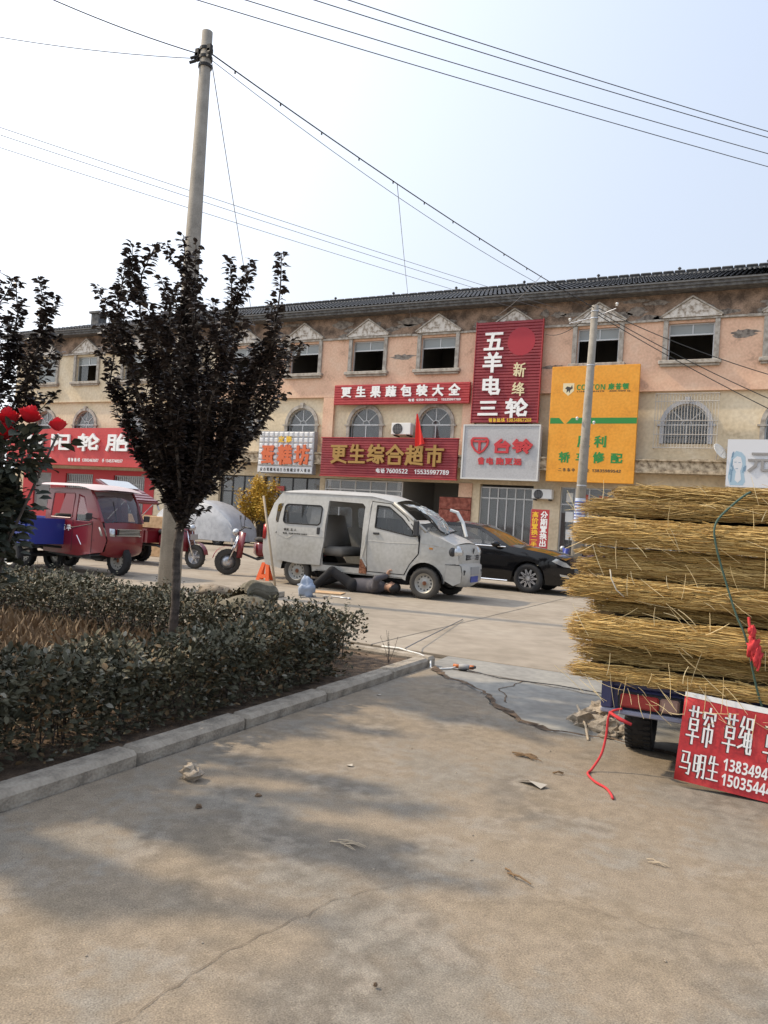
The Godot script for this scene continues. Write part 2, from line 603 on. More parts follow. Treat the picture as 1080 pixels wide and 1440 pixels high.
func speckle_texture() -> ImageTexture:
	# exposed aggregate and grit: small dark and pale grains
	var n := 512
	var im := Image.create(n, n, false, Image.FORMAT_RGB8)
	var f := noise_im(141, 0.22, n, 3)
	for j in n:
		for i in n:
			var v := 0.78 + 0.34 * (f.get_pixel(i, j).r - 0.5)
			im.set_pixel(i, j, Color(v, v, v))
	var r := RandomNumberGenerator.new()
	r.seed = 17
	for k in 2600:
		var x := r.randi_range(0, n - 1)
		var y := r.randi_range(0, n - 1)
		var g := r.randf_range(0.52, 0.68) if r.randf() < 0.55 else r.randf_range(0.9, 1.0)
		var w := 1 if r.randf() < 0.7 else 2
		im.fill_rect(Rect2i(x, y, w, w), Color(g, g * 0.985, g * 0.96))
	return ImageTexture.create_from_image(im)


func forecourt_material() -> StandardMaterial3D:
	# stained concrete: dusty beige with grey-brown damp patches, ochre silt patches and scratches
	var n := 1024
	var a := noise_im(101, 0.004, n, 4)
	var b := noise_im(102, 0.010, n, 5)
	var c := noise_im(103, 0.05, n, 4)
	var d := noise_im(104, 0.2, n, 3)
	var e := noise_im(105, 0.006, n, 4)
	var im := Image.create(n, n, false, Image.FORMAT_RGB8)
	var hm := Image.create(n, n, false, Image.FORMAT_L8)
	for j in n:
		for i in n:
			var va := a.get_pixel(i, j).r
			var vb := b.get_pixel(i, j).r
			var vc := c.get_pixel(i, j).r
			var vd := d.get_pixel(i, j).r
			var ve := e.get_pixel(i, j).r
			var col := Color(0.36, 0.29, 0.207)
			col = col.lerp(Color(0.25, 0.213, 0.165), smoothstep(0.48, 0.72, va * 0.65 + vb * 0.35))
			col = col.lerp(Color(0.375, 0.32, 0.25), smoothstep(0.5, 0.75, vb * 0.7 + vc * 0.3))
			col = col.lerp(Color(0.325, 0.255, 0.17), smoothstep(0.5, 0.75, ve * 0.75 + vb * 0.25) * 0.55)
			col = col.lerp(Color(0.29, 0.265, 0.22), smoothstep(0.5, 0.75, (1.0 - ve) * 0.7 + vc * 0.3) * 0.6)
			col = col * (0.82 + 0.42 * vc + 0.24 * vd)
			im.set_pixel(i, j, Color(col.r, col.g, col.b).linear_to_srgb())
			hm.set_pixel(i, j, Color(vc * 0.5 + vd * 0.5, 0, 0))
	# drag marks
	var r := RandomNumberGenerator.new()
	r.seed = 5
	for k in 170:
		var p := Vector2(r.randf() * n, r.randf() * n)
		var ang := r.randf_range(-0.5, 0.5) + (0.9 if r.randf() < 0.3 else 0.0)
		var bend := r.randf_range(-0.006, 0.006)
		var light := r.randf() < 0.5
		for q in r.randi_range(20, 110):
			p += Vector2(cos(ang), sin(ang))
			ang += bend
			var ii := posmod(int(p.x), n)
			var jj := posmod(int(p.y), n)
			var o := im.get_pixel(ii, jj)
			im.set_pixel(ii, jj, o.lerp(Color(0.78, 0.72, 0.63) if light else Color(0.44, 0.39, 0.33), r.randf() * 0.4))
	var m := StandardMaterial3D.new()
	m.resource_name = "forecourt"
	m.albedo_texture = ImageTexture.create_from_image(im)
	m.heightmap_enabled = true
	m.heightmap_texture = ImageTexture.create_from_image(hm)
	m.heightmap_scale = 0.25
	m.uv1_triplanar = true
	m.uv1_world_triplanar = true
	m.uv1_scale = Vector3.ONE / 5.3
	m.uv1_offset = Vector3(0.31, 0.0, 0.12)
	m.roughness = 0.9
	m.detail_enabled = true
	m.detail_albedo = speckle_texture()
	m.detail_blend_mode = BaseMaterial3D.BLEND_MODE_MUL
	m.detail_uv_layer = BaseMaterial3D.DETAIL_UV_2
	m.uv2_triplanar = true
	m.uv2_world_triplanar = true
	m.uv2_scale = Vector3.ONE / 0.83
	M.forecourt = m
	return m


func build_ground() -> void:
	var s := st()
	sheet(s, PackedVector2Array([Vector2(-400, -400), Vector2(400, -400), Vector2(400, 300), Vector2(-400, 300)]), -0.045)
	struct("ground", s, M.concrete)
	# the street: cast concrete slabs with open joints
	var road := Node3D.new()
	road.name = "road"
	add_child(road)
	road.set_meta("kind", "structure")
	var zs := [-7.4, -11.4, -15.2, -19.4, -23.4, -28.2]
	var k := 0
	for ix in range(-12, 5):
		for iz in zs.size() - 1:
			var x0 := -3.8 + ix * 4.6
			s = st()
			var dy := rng.randf_range(-0.003, 0.003)
			bevel_box(s, Vector3(x0 + 0.008, -0.044, zs[iz + 1] + 0.008), Vector3(x0 + 4.592, dy, zs[iz] - 0.008), 0.006)
			obj("slab", s, M.road_concrete, road)
	# grey apron between the street and the forecourt
	s = st()
	sheet(s, PackedVector2Array([Vector2(-2.7, -3.5), Vector2(9, -3.5), Vector2(9, -7.384), Vector2(-2.9, -7.384)]), -0.006, 0.03)
	struct("apron", s, M.apron)
	# forecourt with a broken front edge
	var edge := wander([Vector2(-2.78, -6.6), Vector2(-2.45, -6.2), Vector2(-2.16, -6.01), Vector2(-1.95, -5.80), Vector2(-1.80, -5.55), Vector2(-1.59, -5.26), Vector2(-1.3, -5.04), Vector2(-0.9, -5.12), Vector2(-0.2, -4.95), Vector2(1.5, -4.7), Vector2(8.0, -4.5)], 0.05, 0.05, 9)
	var poly := PackedVector2Array(edge)
	poly.append_array([Vector2(8, 6), Vector2(-2.779, 6)])
	s = st()
	sheet(s, poly, 0.012, 0.05)
	struct("forecourt", s, forecourt_material())
	# silt washed along the broken edge, cracks
	var silt := []
	for p in edge: silt.append(p + Vector2(0.02, -0.03))
	s = st()
	var ws := []
	for i in silt.size(): ws.append(0.012 + 0.035 * absf(sin(i * 0.37) * sin(i * 0.113 + 1.0)))
	strip(s, silt.slice(0, 90), ws, 0.0165)
	var o := struct("silt", s, M.soil)
	var cracks := [[Vector2(-1.6, -0.9), Vector2(-1.41, -1.48), Vector2(-1.37, -1.91), Vector2(-1.23, -2.39), Vector2(-0.95, -2.8)],
		[Vector2(-0.9, -2.55), Vector2(-0.6, -2.75), Vector2(-0.05, -2.8), Vector2(0.4, -3.1)]]
	for i in cracks.size():
		s = st()
		var pts := wander(cracks[i], 0.03, 0.035, 30 + i)
		var wd := []
		for q in pts.size(): wd.append((0.0014 if i == 0 else 0.0007) * (0.25 + absf(sin(q * 0.9 + i)) ) * (0.3 + 0.7 * sin(PI * q / pts.size())))
		strip(s, pts, wd, 0.0155)
		struct("crack" if i == 0 else "crack_%03d" % i, s, M.crack_dust)
	# repair seam on the apron
	s = st()
	strip(s, wander([Vector2(-2.7, -6.75), Vector2(-2.0, -6.7), Vector2(-1.2, -6.55), Vector2(-0.4, -6.75)], 0.05, 0.03, 51), 0.006, -0.002)
	strip(s, wander([Vector2(-1.75, -5.75), Vector2(-1.95, -6.2), Vector2(-1.9, -6.7)], 0.04, 0.04, 52), 0.005, -0.0015)
	struct("apron_seam", s, M.soil)


# ---------- the shop building ----------
const FZ := -29.4     # face of the top storey
const MZ := -29.55    # face of the middle storey
const GZ := -29.75    # face of the ground floor walls


func arch_poly(cx: float, y0: float, ys: float, r: float, n := 14) -> PackedVector2Array:
	var p := PackedVector2Array([Vector2(cx - r, y0)])
	p.append_array(arc(Vector2(cx, ys), r, PI, 0.0, n))
	p.append(Vector2(cx + r, y0))
	return p


func top_window(b: Node3D, cx: float, i: int) -> void:
	var s := st()
	var w := 0.78
	var zf := FZ - 0.16
	var y0 := 7.9
	var y1 := 9.27
	var yt := 8.83 - 0.03 * (i % 2)
	# frame
	box(s, Vector3(cx - w, y0, zf), Vector3(cx - w + 0.05, y1, zf + 0.05))
	box(s, Vector3(cx + w - 0.05, y0, zf), Vector3(cx + w, y1, zf + 0.05))
	box(s, Vector3(cx - w + 0.05, y1 - 0.05, zf), Vector3(cx + w - 0.05, y1, zf + 0.05))
	box(s, Vector3(cx - w + 0.05, y0, zf), Vector3(cx + w - 0.05, y0 + 0.04, zf + 0.05))
	box(s, Vector3(cx - w + 0.05, yt, zf), Vector3(cx + w - 0.05, yt + 0.05, zf + 0.06))
	box(s, Vector3(cx + 0.02, yt + 0.05, zf + 0.005), Vector3(cx + 0.06, y1 - 0.05, zf + 0.045))
	var f := obj("window", s, M.aluminium, b)
	for q in [[cx - w + 0.05, cx + 0.02], [cx + 0.06, cx + w - 0.05]]:
		s = st()
		box(s, Vector3(q[0], yt + 0.05, zf + 0.018), Vector3(q[1], y1 - 0.05, zf + 0.024))
		obj("pane", s, M.milky, f)
	if i < 2:
		s = st()
		box(s, Vector3(cx - w + 0.05, y0 + 0.04, zf + 0.018), Vector3(cx + (0.7 if i == 0 else -0.05), yt, zf + 0.024))
		obj("pane", s, M.milky if i == 0 else M.pane, f)
	# sill, jambs, pediment
	s = st()
	bevel_box(s, Vector3(cx - 1.06, 7.76, FZ - 0.1), Vector3(cx + 1.06, 7.9, FZ + 0.2), 0.02)
	bevel_box(s, Vector3(cx - 1.0, 7.68, FZ - 0.1), Vector3(cx + 1.0, 7.758, FZ + 0.13), 0.02)
	obj("sill", s, M.trim_stone, f)
	for d in [-1, 1]:
		s = st()
		bevel_box(s, Vector3(cx + d * 0.87 - 0.085, 7.902, FZ - 0.05), Vector3(cx + d * 0.87 + 0.085, 9.355, FZ + 0.09), 0.012)
		obj("jamb", s, M.trim_stone, f)
	s = st()
	prism(s, PackedVector2Array([Vector2(cx - 1.0, 9.452), Vector2(cx + 1.0, 9.452), Vector2(cx + 1.0, 9.5), Vector2(cx, 10.13), Vector2(cx - 1.0, 9.5)]), FZ - 0.05, FZ + 0.14)
	var pd := obj("pediment", s, M.pediment_white, f)
	s = st()
	for d in [-1, 1]:
		var a := Vector2(cx + d * 1.04, 9.47)
		var c := Vector2(cx, 10.15)
		var n := Vector2(0, 0.07)
		prism(s, PackedVector2Array([a, c, c + n, a + n * 0.8]), FZ - 0.04, FZ + 0.19)
	obj("pediment_moulding", s, M.trim_stone, pd)


func middle_window(b: Node3D, cx: float, barred := false) -> void:
	var r := 0.75
	var ys := 5.6
	var y0 := 4.9
	var zf := MZ - 0.14
	var s := st()
	# frame: outer arch ring, transom, mullion and fan bars
	var o := arch_poly(cx, y0, ys, r)
	var n := arch_poly(cx, y0 + 0.05, ys, r - 0.05)
	for k in o.size() - 1:
		prism(s, PackedVector2Array([o[k], o[k + 1], n[k + 1], n[k]]), zf, zf + 0.05)
	box(s, Vector3(cx - r + 0.05, ys - 0.03, zf), Vector3(cx + r - 0.05, ys + 0.03, zf + 0.052))
	box(s, Vector3(cx - 0.025, y0 + 0.05, zf), Vector3(cx + 0.025, ys - 0.03, zf + 0.05))
	for a in [PI * 0.25, PI * 0.5, PI * 0.75]:
		var d := Vector2(cos(a), sin(a))
		var q := d.orthogonal() * 0.018
		var p0 := Vector2(cx, ys + 0.03) + d * 0.16
		var p1 := Vector2(cx, ys) + d * (r - 0.05)
		prism(s, PackedVector2Array([p0 - q, p0 + q, p1 + q, p1 - q]), zf, zf + 0.045)
	for k in 8:
		var a0 := PI * k / 8
		var a1 := PI * (k + 1) / 8
		var c := Vector2(cx, ys + 0.03)
		prism(s, PackedVector2Array([c + Vector2(cos(a0), sin(a0)) * 0.15, c + Vector2(cos(a1), sin(a1)) * 0.15, c + Vector2(cos(a1), sin(a1)) * 0.18, c + Vector2(cos(a0), sin(a0)) * 0.18]), zf, zf + 0.043)
	var f := obj("arched_window", s, M.aluminium, b)
	s = st()
	prism(s, arch_poly(cx, ys + 0.03, ys + 0.031, r - 0.05), zf + 0.018, zf + 0.024)
	obj("pane", s, M.shop_pane, f)
	for q in [[cx - r + 0.05, cx - 0.025], [cx + 0.025, cx + r - 0.05]]:
		s = st()
		box(s, Vector3(q[0], y0 + 0.05, zf + 0.018), Vector3(q[1], ys - 0.03, zf + 0.024))
		obj("pane", s, M.shop_pane, f)
	# stone surround with keystone and imposts
	s = st()
	for k in 16:
		var a0 := PI * k / 16
		var a1 := PI * (k + 1) / 16
		var c := Vector2(cx, ys)
		var pv := PackedVector2Array()
		for e in [[a0, r], [a1, r], [a1, r + 0.15], [a0, r + 0.15]]:
			pv.append(c + Vector2(cos(e[0]), sin(e[0])) * e[1])
		prism(s, pv, MZ - 0.1, MZ + 0.08)
	for d in [-1, 1]:
		box(s, Vector3(cx + d * (r + 0.075) - 0.075, y0, MZ - 0.1), Vector3(cx + d * (r + 0.075) + 0.075, ys - 0.06, MZ + 0.08))
		box(s, Vector3(cx + d * (r + 0.1) - 0.14, ys - 0.06, MZ - 0.1), Vector3(cx + d * (r + 0.1) + 0.14, ys, MZ + 0.11))
	prism(s, PackedVector2Array([Vector2(cx - 0.06, ys + r - 0.01), Vector2(cx + 0.06, ys + r - 0.01), Vector2(cx + 0.1, ys + r + 0.24), Vector2(cx - 0.1, ys + r + 0.24)]), MZ - 0.1, MZ + 0.12)
	obj("stone_surround", s, M.trim_stone if not barred else M.surround_grey, f)
	if barred:
		s = st()
		var zg := MZ + 0.3
		for k in 22:
			var x := cx - 1.06 + 2.12 * k / 21.0
			cyl(s, Vector3(x, 4.72, zg), Vector3(x, 6.68, zg), 0.011, -1, 6)
		for y in [4.72, 5.2, 5.7, 6.4, 6.68]:
			cyl(s, Vector3(cx - 1.08, y, zg + 0.012), Vector3(cx + 1.08, y, zg + 0.012), 0.016, -1, 6)
		for d in [-1, 1]:
			for y in [4.72, 6.68]:
				cyl(s, Vector3(cx + d * 1.07, y, MZ), Vector3(cx + d * 1.07, y, zg), 0.014, -1, 6)
		obj("window_grille", s, M.grille, b)


func shopfront(b: Node3D, x0: float, x1: float, y1: float, cols: int, transom: float, z: float, m: Material) -> void:
	# aluminium shop front: posts, rails and one pane per field
	var s := st()
	var t := 0.05
	for k in cols + 1:
		var x := lerpf(x0 + t / 2, x1 - t / 2, float(k) / cols)
		box(s, Vector3(x - t / 2, 0.02, z - 0.04), Vector3(x + t / 2, y1, z + 0.04))
	for y in [0.02, transom, y1 - t]:
		for k in cols:
			var xa := lerpf(x0 + t / 2, x1 - t / 2, float(k) / cols) + t / 2
			var xb := lerpf(x0 + t / 2, x1 - t / 2, float(k + 1) / cols) - t / 2
			box(s, Vector3(xa, y, z - 0.035), Vector3(xb, y + t, z + 0.035))
	var f := obj("shopfront_frame", s, m, b)
	for k in cols:
		var xa := lerpf(x0 + t / 2, x1 - t / 2, float(k) / cols) + t / 2
		var xb := lerpf(x0 + t / 2, x1 - t / 2, float(k + 1) / cols) - t / 2
		for q in [[0.07, transom], [transom + t, y1 - t]]:
			s = st()
			box(s, Vector3(xa, q[0], z - 0.004), Vector3(xb, q[1], z + 0.004))
			obj("pane", s, M.shop_pane, f)


func build_shops() -> void:
	glass("milky", 0.30, 0.32, 0.31, 0.75)
	flat("grille", 0.45, 0.42, 0.38, 0.7, 0.2)
	flat("surround_grey", 0.42, 0.43, 0.45, 0.8)
	var X0 := -39.0
	var X1 := 8.0
	var b := thing("shop_building", "long weathered three-storey shop building with peach top storey and grey tiled roof", "building", Vector3.ZERO)
	var cxs := [-36.5, -33.4, -29.9, -26.4, -22.9, -19.5, -16.2, -12.87, -9.6, -6.3, -3.0, 0.3, 3.6]
	# top storey wall, cream at one end and peach along the rest, with window openings
	for part in [[X0, -24.6, M.cream], [-24.6, X1, M.peach]]:
		var s := st()
		var a: float = part[0]
		var e: float = part[1]
		box(s, Vector3(a, 6.81, FZ - 0.25), Vector3(e, 7.9, FZ))
		box(s, Vector3(a, 9.27, FZ - 0.25), Vector3(e, 9.36, FZ))
		var x := a
		for c in cxs:
			if c > a and c < e:
				box(s, Vector3(x, 7.9, FZ - 0.25), Vector3(c - 0.78, 9.27, FZ))
				x = c + 0.78
		box(s, Vector3(x, 7.9, FZ - 0.25), Vector3(e, 9.27, FZ))
		obj("top_storey_wall", s, part[2], b)
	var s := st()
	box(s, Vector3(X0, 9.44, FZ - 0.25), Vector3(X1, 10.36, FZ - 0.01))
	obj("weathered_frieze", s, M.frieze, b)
	# broken cornice line
	var r := RandomNumberGenerator.new()
	r.seed = 8
	s = st()
	var x := X0
	while x < X1:
		var l := r.randf_range(0.5, 1.9)
		var e := minf(x + l, X1)
		var d := r.randf_range(0.05, 0.14)
		box(s, Vector3(x, 9.36 + r.randf_range(-0.012, 0.012), FZ - 0.2), Vector3(e, 9.44 + r.randf_range(-0.012, 0.004), FZ + d))
		x = e
	obj("cornice", s, M.trim_stone, b)
	# patches of fallen render
	for k in 60:
		s = st()
		var px := r.randf_range(-23.0, 2.0)
		var top := r.randf() < 0.6
		var py := r.randf_range(9.42, 10.2) if top else r.randf_range(7.0, 9.2)
		var hit := false
		for c in cxs:
			if absf(px - c) < 1.5: hit = true
		if hit and not top: continue
		var pp := PackedVector2Array()
		var rx := r.randf_range(0.12, 0.75)
		var ry := r.randf_range(0.08, 0.22)
		for q in 22:
			var t := TAU * q / 22
			pp.append(Vector2(px + cos(t) * rx * r.randf_range(0.55, 1.1), py + sin(t) * ry * r.randf_range(0.55, 1.1)))
		prism(s, pp, FZ - 0.03, FZ + (-0.006 if top else 0.004))
		obj("bare_render", s, M.bare, b)
	# middle storey with arched openings
	for part in [[X0, X1, M.cream]]:
		s = st()
		box(s, Vector3(X0, 4.3, MZ - 0.25), Vector3(X1, 4.9, MZ))
		for i in cxs.size():
			var c: float = cxs[i]
			var l: float = X0 if i == 0 else (cxs[i - 1] + c) / 2
			var e: float = X1 if i == cxs.size() - 1 else (cxs[i + 1] + c) / 2
			var pv := PackedVector2Array([Vector2(l, 4.9), Vector2(l, 6.81), Vector2(e, 6.81), Vector2(e, 4.9)])
			var ar := arch_poly(c, 4.9, 5.6, 0.75)
			ar.reverse()
			pv.append_array(ar)
			prism(s, pv, MZ - 0.25, MZ)
		obj("middle_storey_wall", s, M.cream, b)
	# peach piers between the shops
	for px in [-18.05, -11.35, -24.6]:
		s = st()
		box(s, Vector3(px - 0.27, 4.31, MZ), Vector3(px + 0.27, 6.805, FZ - 0.005))
		obj("pier", s, M.peach, b)
	for i in cxs.size():
		top_window(b, cxs[i], i)
		middle_window(b, cxs[i], i == 10)
	# floor ledge above the shops
	s = st()
	box(s, Vector3(X0, 3.86, MZ - 0.3), Vector3(X1, 4.22, MZ + 0.42))
	x = X0
	while x < X1:
		var e := minf(x + r.randf_range(0.8, 2.2), X1)
		box(s, Vector3(x, 4.222, MZ - 0.3), Vector3(e, 4.30 + r.randf_range(-0.03, 0.02), MZ + 0.5 + r.randf_range(-0.04, 0.02)))
		x = e
	box(s, Vector3(X0, 3.78, MZ - 0.3), Vector3(X1, 3.858, MZ + 0.46))
	obj("floor_ledge", s, M.ledge, b)
	# ground floor: beam, piers and shop fronts
	s = st()
	box(s, Vector3(X0, 3.2, GZ - 0.3), Vector3(X1, 3.78, GZ))
	for p in [[X0, -38.2], [-28.35, -27.4], [-24.9, -24.2], [-22.1, -21.6], [-18.45, -18.2], [-11.1, -10.77], [-8.53, -7.46], [-4.75, -4.1], [-1.0, -0.4], [3.0, 3.6], [7.4, X1]]:
		box(s, Vector3(p[0], 0.0, GZ - 0.3), Vector3(p[1], 3.2, GZ))
	obj("ground_floor_wall", s, M.cream, b)
	s = st()
	box(s, Vector3(-11.68, 2.62, GZ - 0.3), Vector3(-11.1, 3.2, GZ + 0.06))
	obj("pier", s, M.peach, b)
	for k in 5:
		s = st()
		bevel_box(s, Vector3(-12.5 if k > 0 else -12.2, 0.02 + k * 0.52, GZ - 0.1), Vector3(-11.1, 0.52 + k * 0.52, GZ + 0.09), 0.015)
		obj("red_panel", s, M.brick_red, b)
	# tyre shop: red wall with three barred windows
	s = st()
	var ops := [[-37.3, -35.95], [-34.8, -32.7], [-31.2, -29.0]]
	var px := -38.2
	for q in ops:
		box(s, Vector3(px, 0, GZ - 0.25), Vector3(q[0], 3.2, GZ + 0.04))
		box(s, Vector3(q[0], 0, GZ - 0.25), Vector3(q[1], 0.9, GZ + 0.04))
		box(s, Vector3(q[0], 2.95, GZ - 0.25), Vector3(q[1], 3.2, GZ + 0.04))
		px = q[1]
	box(s, Vector3(px, 0, GZ - 0.25), Vector3(-28.35, 3.2, GZ + 0.04))
	obj("red_wall", s, M.shop_red, b)
	for q in ops:
		s = st()
		var n := 14
		for k in n + 1:
			var gx := lerpf(q[0] + 0.03, q[1] - 0.03, float(k) / n)
			box(s, Vector3(gx - 0.012, 0.9, GZ - 0.08), Vector3(gx + 0.012, 2.95, GZ - 0.05))
		for y in [0.92, 1.75, 2.5, 2.92]:
			box(s, Vector3(q[0], y - 0.02, GZ - 0.105), Vector3(q[1], y + 0.02, GZ - 0.082))
		var f := obj("barred_window", s, M.aluminium, b)
		s = st()
		box(s, Vector3(q[0], 0.9, GZ - 0.16), Vector3(q[1], 2.95, GZ - 0.15))
		obj("pane", s, M.shop_pane, f)
	shopfront(b, -27.4, -24.9, 3.2, 3, 2.4, GZ - 0.2, M.aluminium)
	shopfront(b, -24.2, -22.1, 3.2, 3, 2.4, GZ - 0.2, M.dark_plastic)
	shopfront(b, -21.6, -18.45, 3.2, 4, 2.4, GZ - 0.2, M.dark_plastic)
	shopfront(b, -18.2, -14.3, 3.17, 5, 2.72, GZ - 0.1, M.white_frame)
	shopfront(b, -10.77, -8.53, 3.1, 6, 2.62, GZ - 0.15, M.aluminium)
	shopfront(b, -7.46, -4.75, 3.2, 5, 2.5, GZ - 0.15, M.aluminium)
	shopfront(b, -4.1, -1.0, 3.2, 4, 2.5, GZ - 0.15, M.aluminium)
	shopfront(b, -0.4, 3.0, 3.2, 4, 2.5, GZ - 0.15, M.aluminium)
	shopfront(b, 3.6, 7.4, 3.2, 4, 2.5, GZ - 0.15, M.aluminium)
	# posters in the panes of the car repair shop
	for q in [[-7.25, 2.62, 0.26, 0.36, 0], [-6.7, 2.6, 0.3, 0.34, 1], [-6.0, 2.6, 0.34, 0.3, 1], [-7.25, 1.85, 0.3, 0.4, 0], [-7.2, 1.15, 0.28, 0.4, 0], [-5.5, 2.58, 0.26, 0.3, 1]]:
		s = st()
		box(s, Vector3(q[0], q[1], GZ - 0.14), Vector3(q[0] + q[2], q[1] + q[3], GZ - 0.136))
		obj("poster", s, M.white_plastic if q[4] == 0 else M.poster_red, b)
	for q in [[-21.0, 2.55, 0.55, 0.22], [-26.6, 1.6, 0.5, 0.6], [-26.2, 2.3, 0.7, 0.5]]:
		s = st()
		box(s, Vector3(q[0], q[1], GZ - 0.13), Vector3(q[0] + q[2], q[1] + q[3], GZ - 0.126))
		obj("poster", s, M.poster_red, b)
	# back, ends, floors: closed rooms behind the openings
	s = st()
	box(s, Vector3(X0, 0, -37.6), Vector3(X1, 10.36, -37.35))
	box(s, Vector3(X0, 0, -37.35), Vector3(X0 + 0.25, 10.36, GZ - 0.3))
	box(s, Vector3(X1 - 0.25, 0, -37.35), Vector3(X1, 10.36, GZ - 0.3))
	obj("outer_wall", s, M.cream, b)
	s = st()
	box(s, Vector3(X0 + 0.25, 3.79, -37.35), Vector3(X1 - 0.25, 4.2, MZ - 0.31))
	box(s, Vector3(X0 + 0.25, 6.7, -37.35), Vector3(X1 - 0.25, 6.8, MZ - 0.26))
	box(s, Vector3(X0 + 0.25, 10.2, -37.35), Vector3(X1 - 0.25, 10.35, FZ - 0.26))
	box(s, Vector3(X0 + 0.25, 0.0, -37.35), Vector3(X1 - 0.25, 0.02, GZ - 0.31))
	for c in [-28.0, -24.6, -21.2, -18.0, -14.5, -11.2, -8.0, -4.6, -1.3, 1.9]:
		box(s, Vector3(c - 0.08, 0.03, -33.5), Vector3(c + 0.08, 10.19, MZ - 0.32))
	box(s, Vector3(X0 + 0.3, 0.03, -33.8), Vector3(X1 - 0.3, 10.19, -33.6))
	obj("inner_wall", s, M.bare_room, b)
	build_roof(b, X0, X1)


func build_roof(b: Node3D, X0: float, X1: float) -> void:
	var ze := FZ + 0.55
	var zr := -33.5
	var ye := 10.60
	var yr := 12.38
	# eaves: soffit box and gutter face
	var s := st()
	box(s, Vector3(X0 - 0.5, 10.362, FZ - 0.3), Vector3(X1 + 0.4, 10.46, ze))
	box(s, Vector3(X0 - 0.5, 10.462, ze - 0.25), Vector3(X1 + 0.4, 10.57, ze + 0.06))
	obj("eaves", s, M.fascia, b)
	s = st()
	box(s, Vector3(X0 - 0.5, 10.572, ze - 0.2), Vector3(X1 + 0.4, 10.63, ze + 0.12))
	obj("gutter", s, M.gutter, b)
	# tiled front slope: rows of half-round tiles with stepped courses; hipped at the cream end
	s = st(true)
	var pitch := 0.19
	var n := int((X1 + 0.4 - X0 + 0.5) / pitch)
	var rows := 9
	for k in n:
		var xa := X0 - 0.5 + k * pitch
		var top := 1.0
		var hip := (xa - (X0 - 0.5)) / 6.5
		if hip < 1.0: top = hip
		if top < 0.06: continue
		for j in rows:
			var t0 := top * j / rows
			var t1 := top * (j + 1) / rows
			var prev := []
			for q in 6:
				var u := float(q) / 5.0
				var h := 0.055 * sin(PI * clampf(u * 1.6, 0, 1)) if u < 0.63 else 0.0
				var p0 := Vector3(xa + u * pitch, lerpf(ye, yr, t0) + h + 0.035, lerpf(ze + 0.16, zr, t0))
				var p1 := Vector3(xa + u * pitch, lerpf(ye, yr, t1) + h * 0.85, lerpf(ze + 0.16, zr, t1))
				if prev.size(): quad(s, prev[0], prev[1], p1, p0)
				prev = [p0, p1]
	var rf := obj("roof_tiles", s, M.roof_tile, b)
	rf.set_meta("kind", "stuff")
	# underlay, back slope and ridge
	s = st()
	var xl := X0 - 0.5
	var xr := X1 + 0.4
	var xh := X0 + 6.0
	var zb := -37.9
	quad(s, Vector3(xl, ye - 0.02, ze + 0.1), Vector3(xh, yr - 0.03, zr), Vector3(xr, yr - 0.03, zr), Vector3(xr, ye - 0.02, ze + 0.1))
	quad(s, Vector3(xl, ye - 0.02, zb), Vector3(xh, yr - 0.03, zr), Vector3(xr, yr - 0.03, zr), Vector3(xr, ye - 0.02, zb))
	tri(s, Vector3(xl, ye - 0.02, ze + 0.1), Vector3(xh, yr - 0.03, zr), Vector3(xl, ye - 0.02, zb))
	tri(s, Vector3(xr, ye - 0.02, ze + 0.1), Vector3(xr, yr - 0.03, zr), Vector3(xr, ye - 0.02, zb))
	obj("roof_deck", s, M.roof_tile, b)
	s = st()
	box(s, Vector3(xh - 0.3, yr - 0.05, zr - 0.12), Vector3(xr, yr + 0.10, zr + 0.12))
	var x := xh
	while x < xr - 0.3:
		bevel_box(s, Vector3(x, yr + 0.102, zr - 0.16), Vector3(x + 0.42, yr + 0.19, zr + 0.16), 0.03)
		x += 0.45
	var rg := obj("ridge", s, M.roof_tile, b)
	s = st()
	x = xh
	while x < xr - 0.2:
		cyl(s, Vector3(x, yr + 0.0, zr + 0.13), Vector3(x, yr + 0.0, zr + 0.20), 0.05, -1, 6)
		x += 0.17
	var ro := obj("ridge_end_tiles", s, M.gutter, b)
	ro.set_meta("kind", "stuff")
	x = -37.0 + 6.5
	while x < xr:
		s = st(true)
		lathe(s, [Vector2(0.07, 0), Vector2(0.05, 0.04), Vector2(0.035, 0.07), Vector2(0.075, 0.11), Vector2(0.065, 0.15), Vector2(0.0, 0.2)], Vector3(x, yr + 0.17, zr), Vector3.UP, 8)
		obj("ridge_finial", s, M.roof_tile, rg)
		x += 3.31
	s = st()
	box(s, Vector3(-36.3, 11.1, -32.6), Vector3(-35.7, 12.5, -32.0))
	box(s, Vector3(-36.4, 12.5, -32.7), Vector3(-35.6, 12.62, -31.9))
	obj("chimney", s, M.fascia, b)


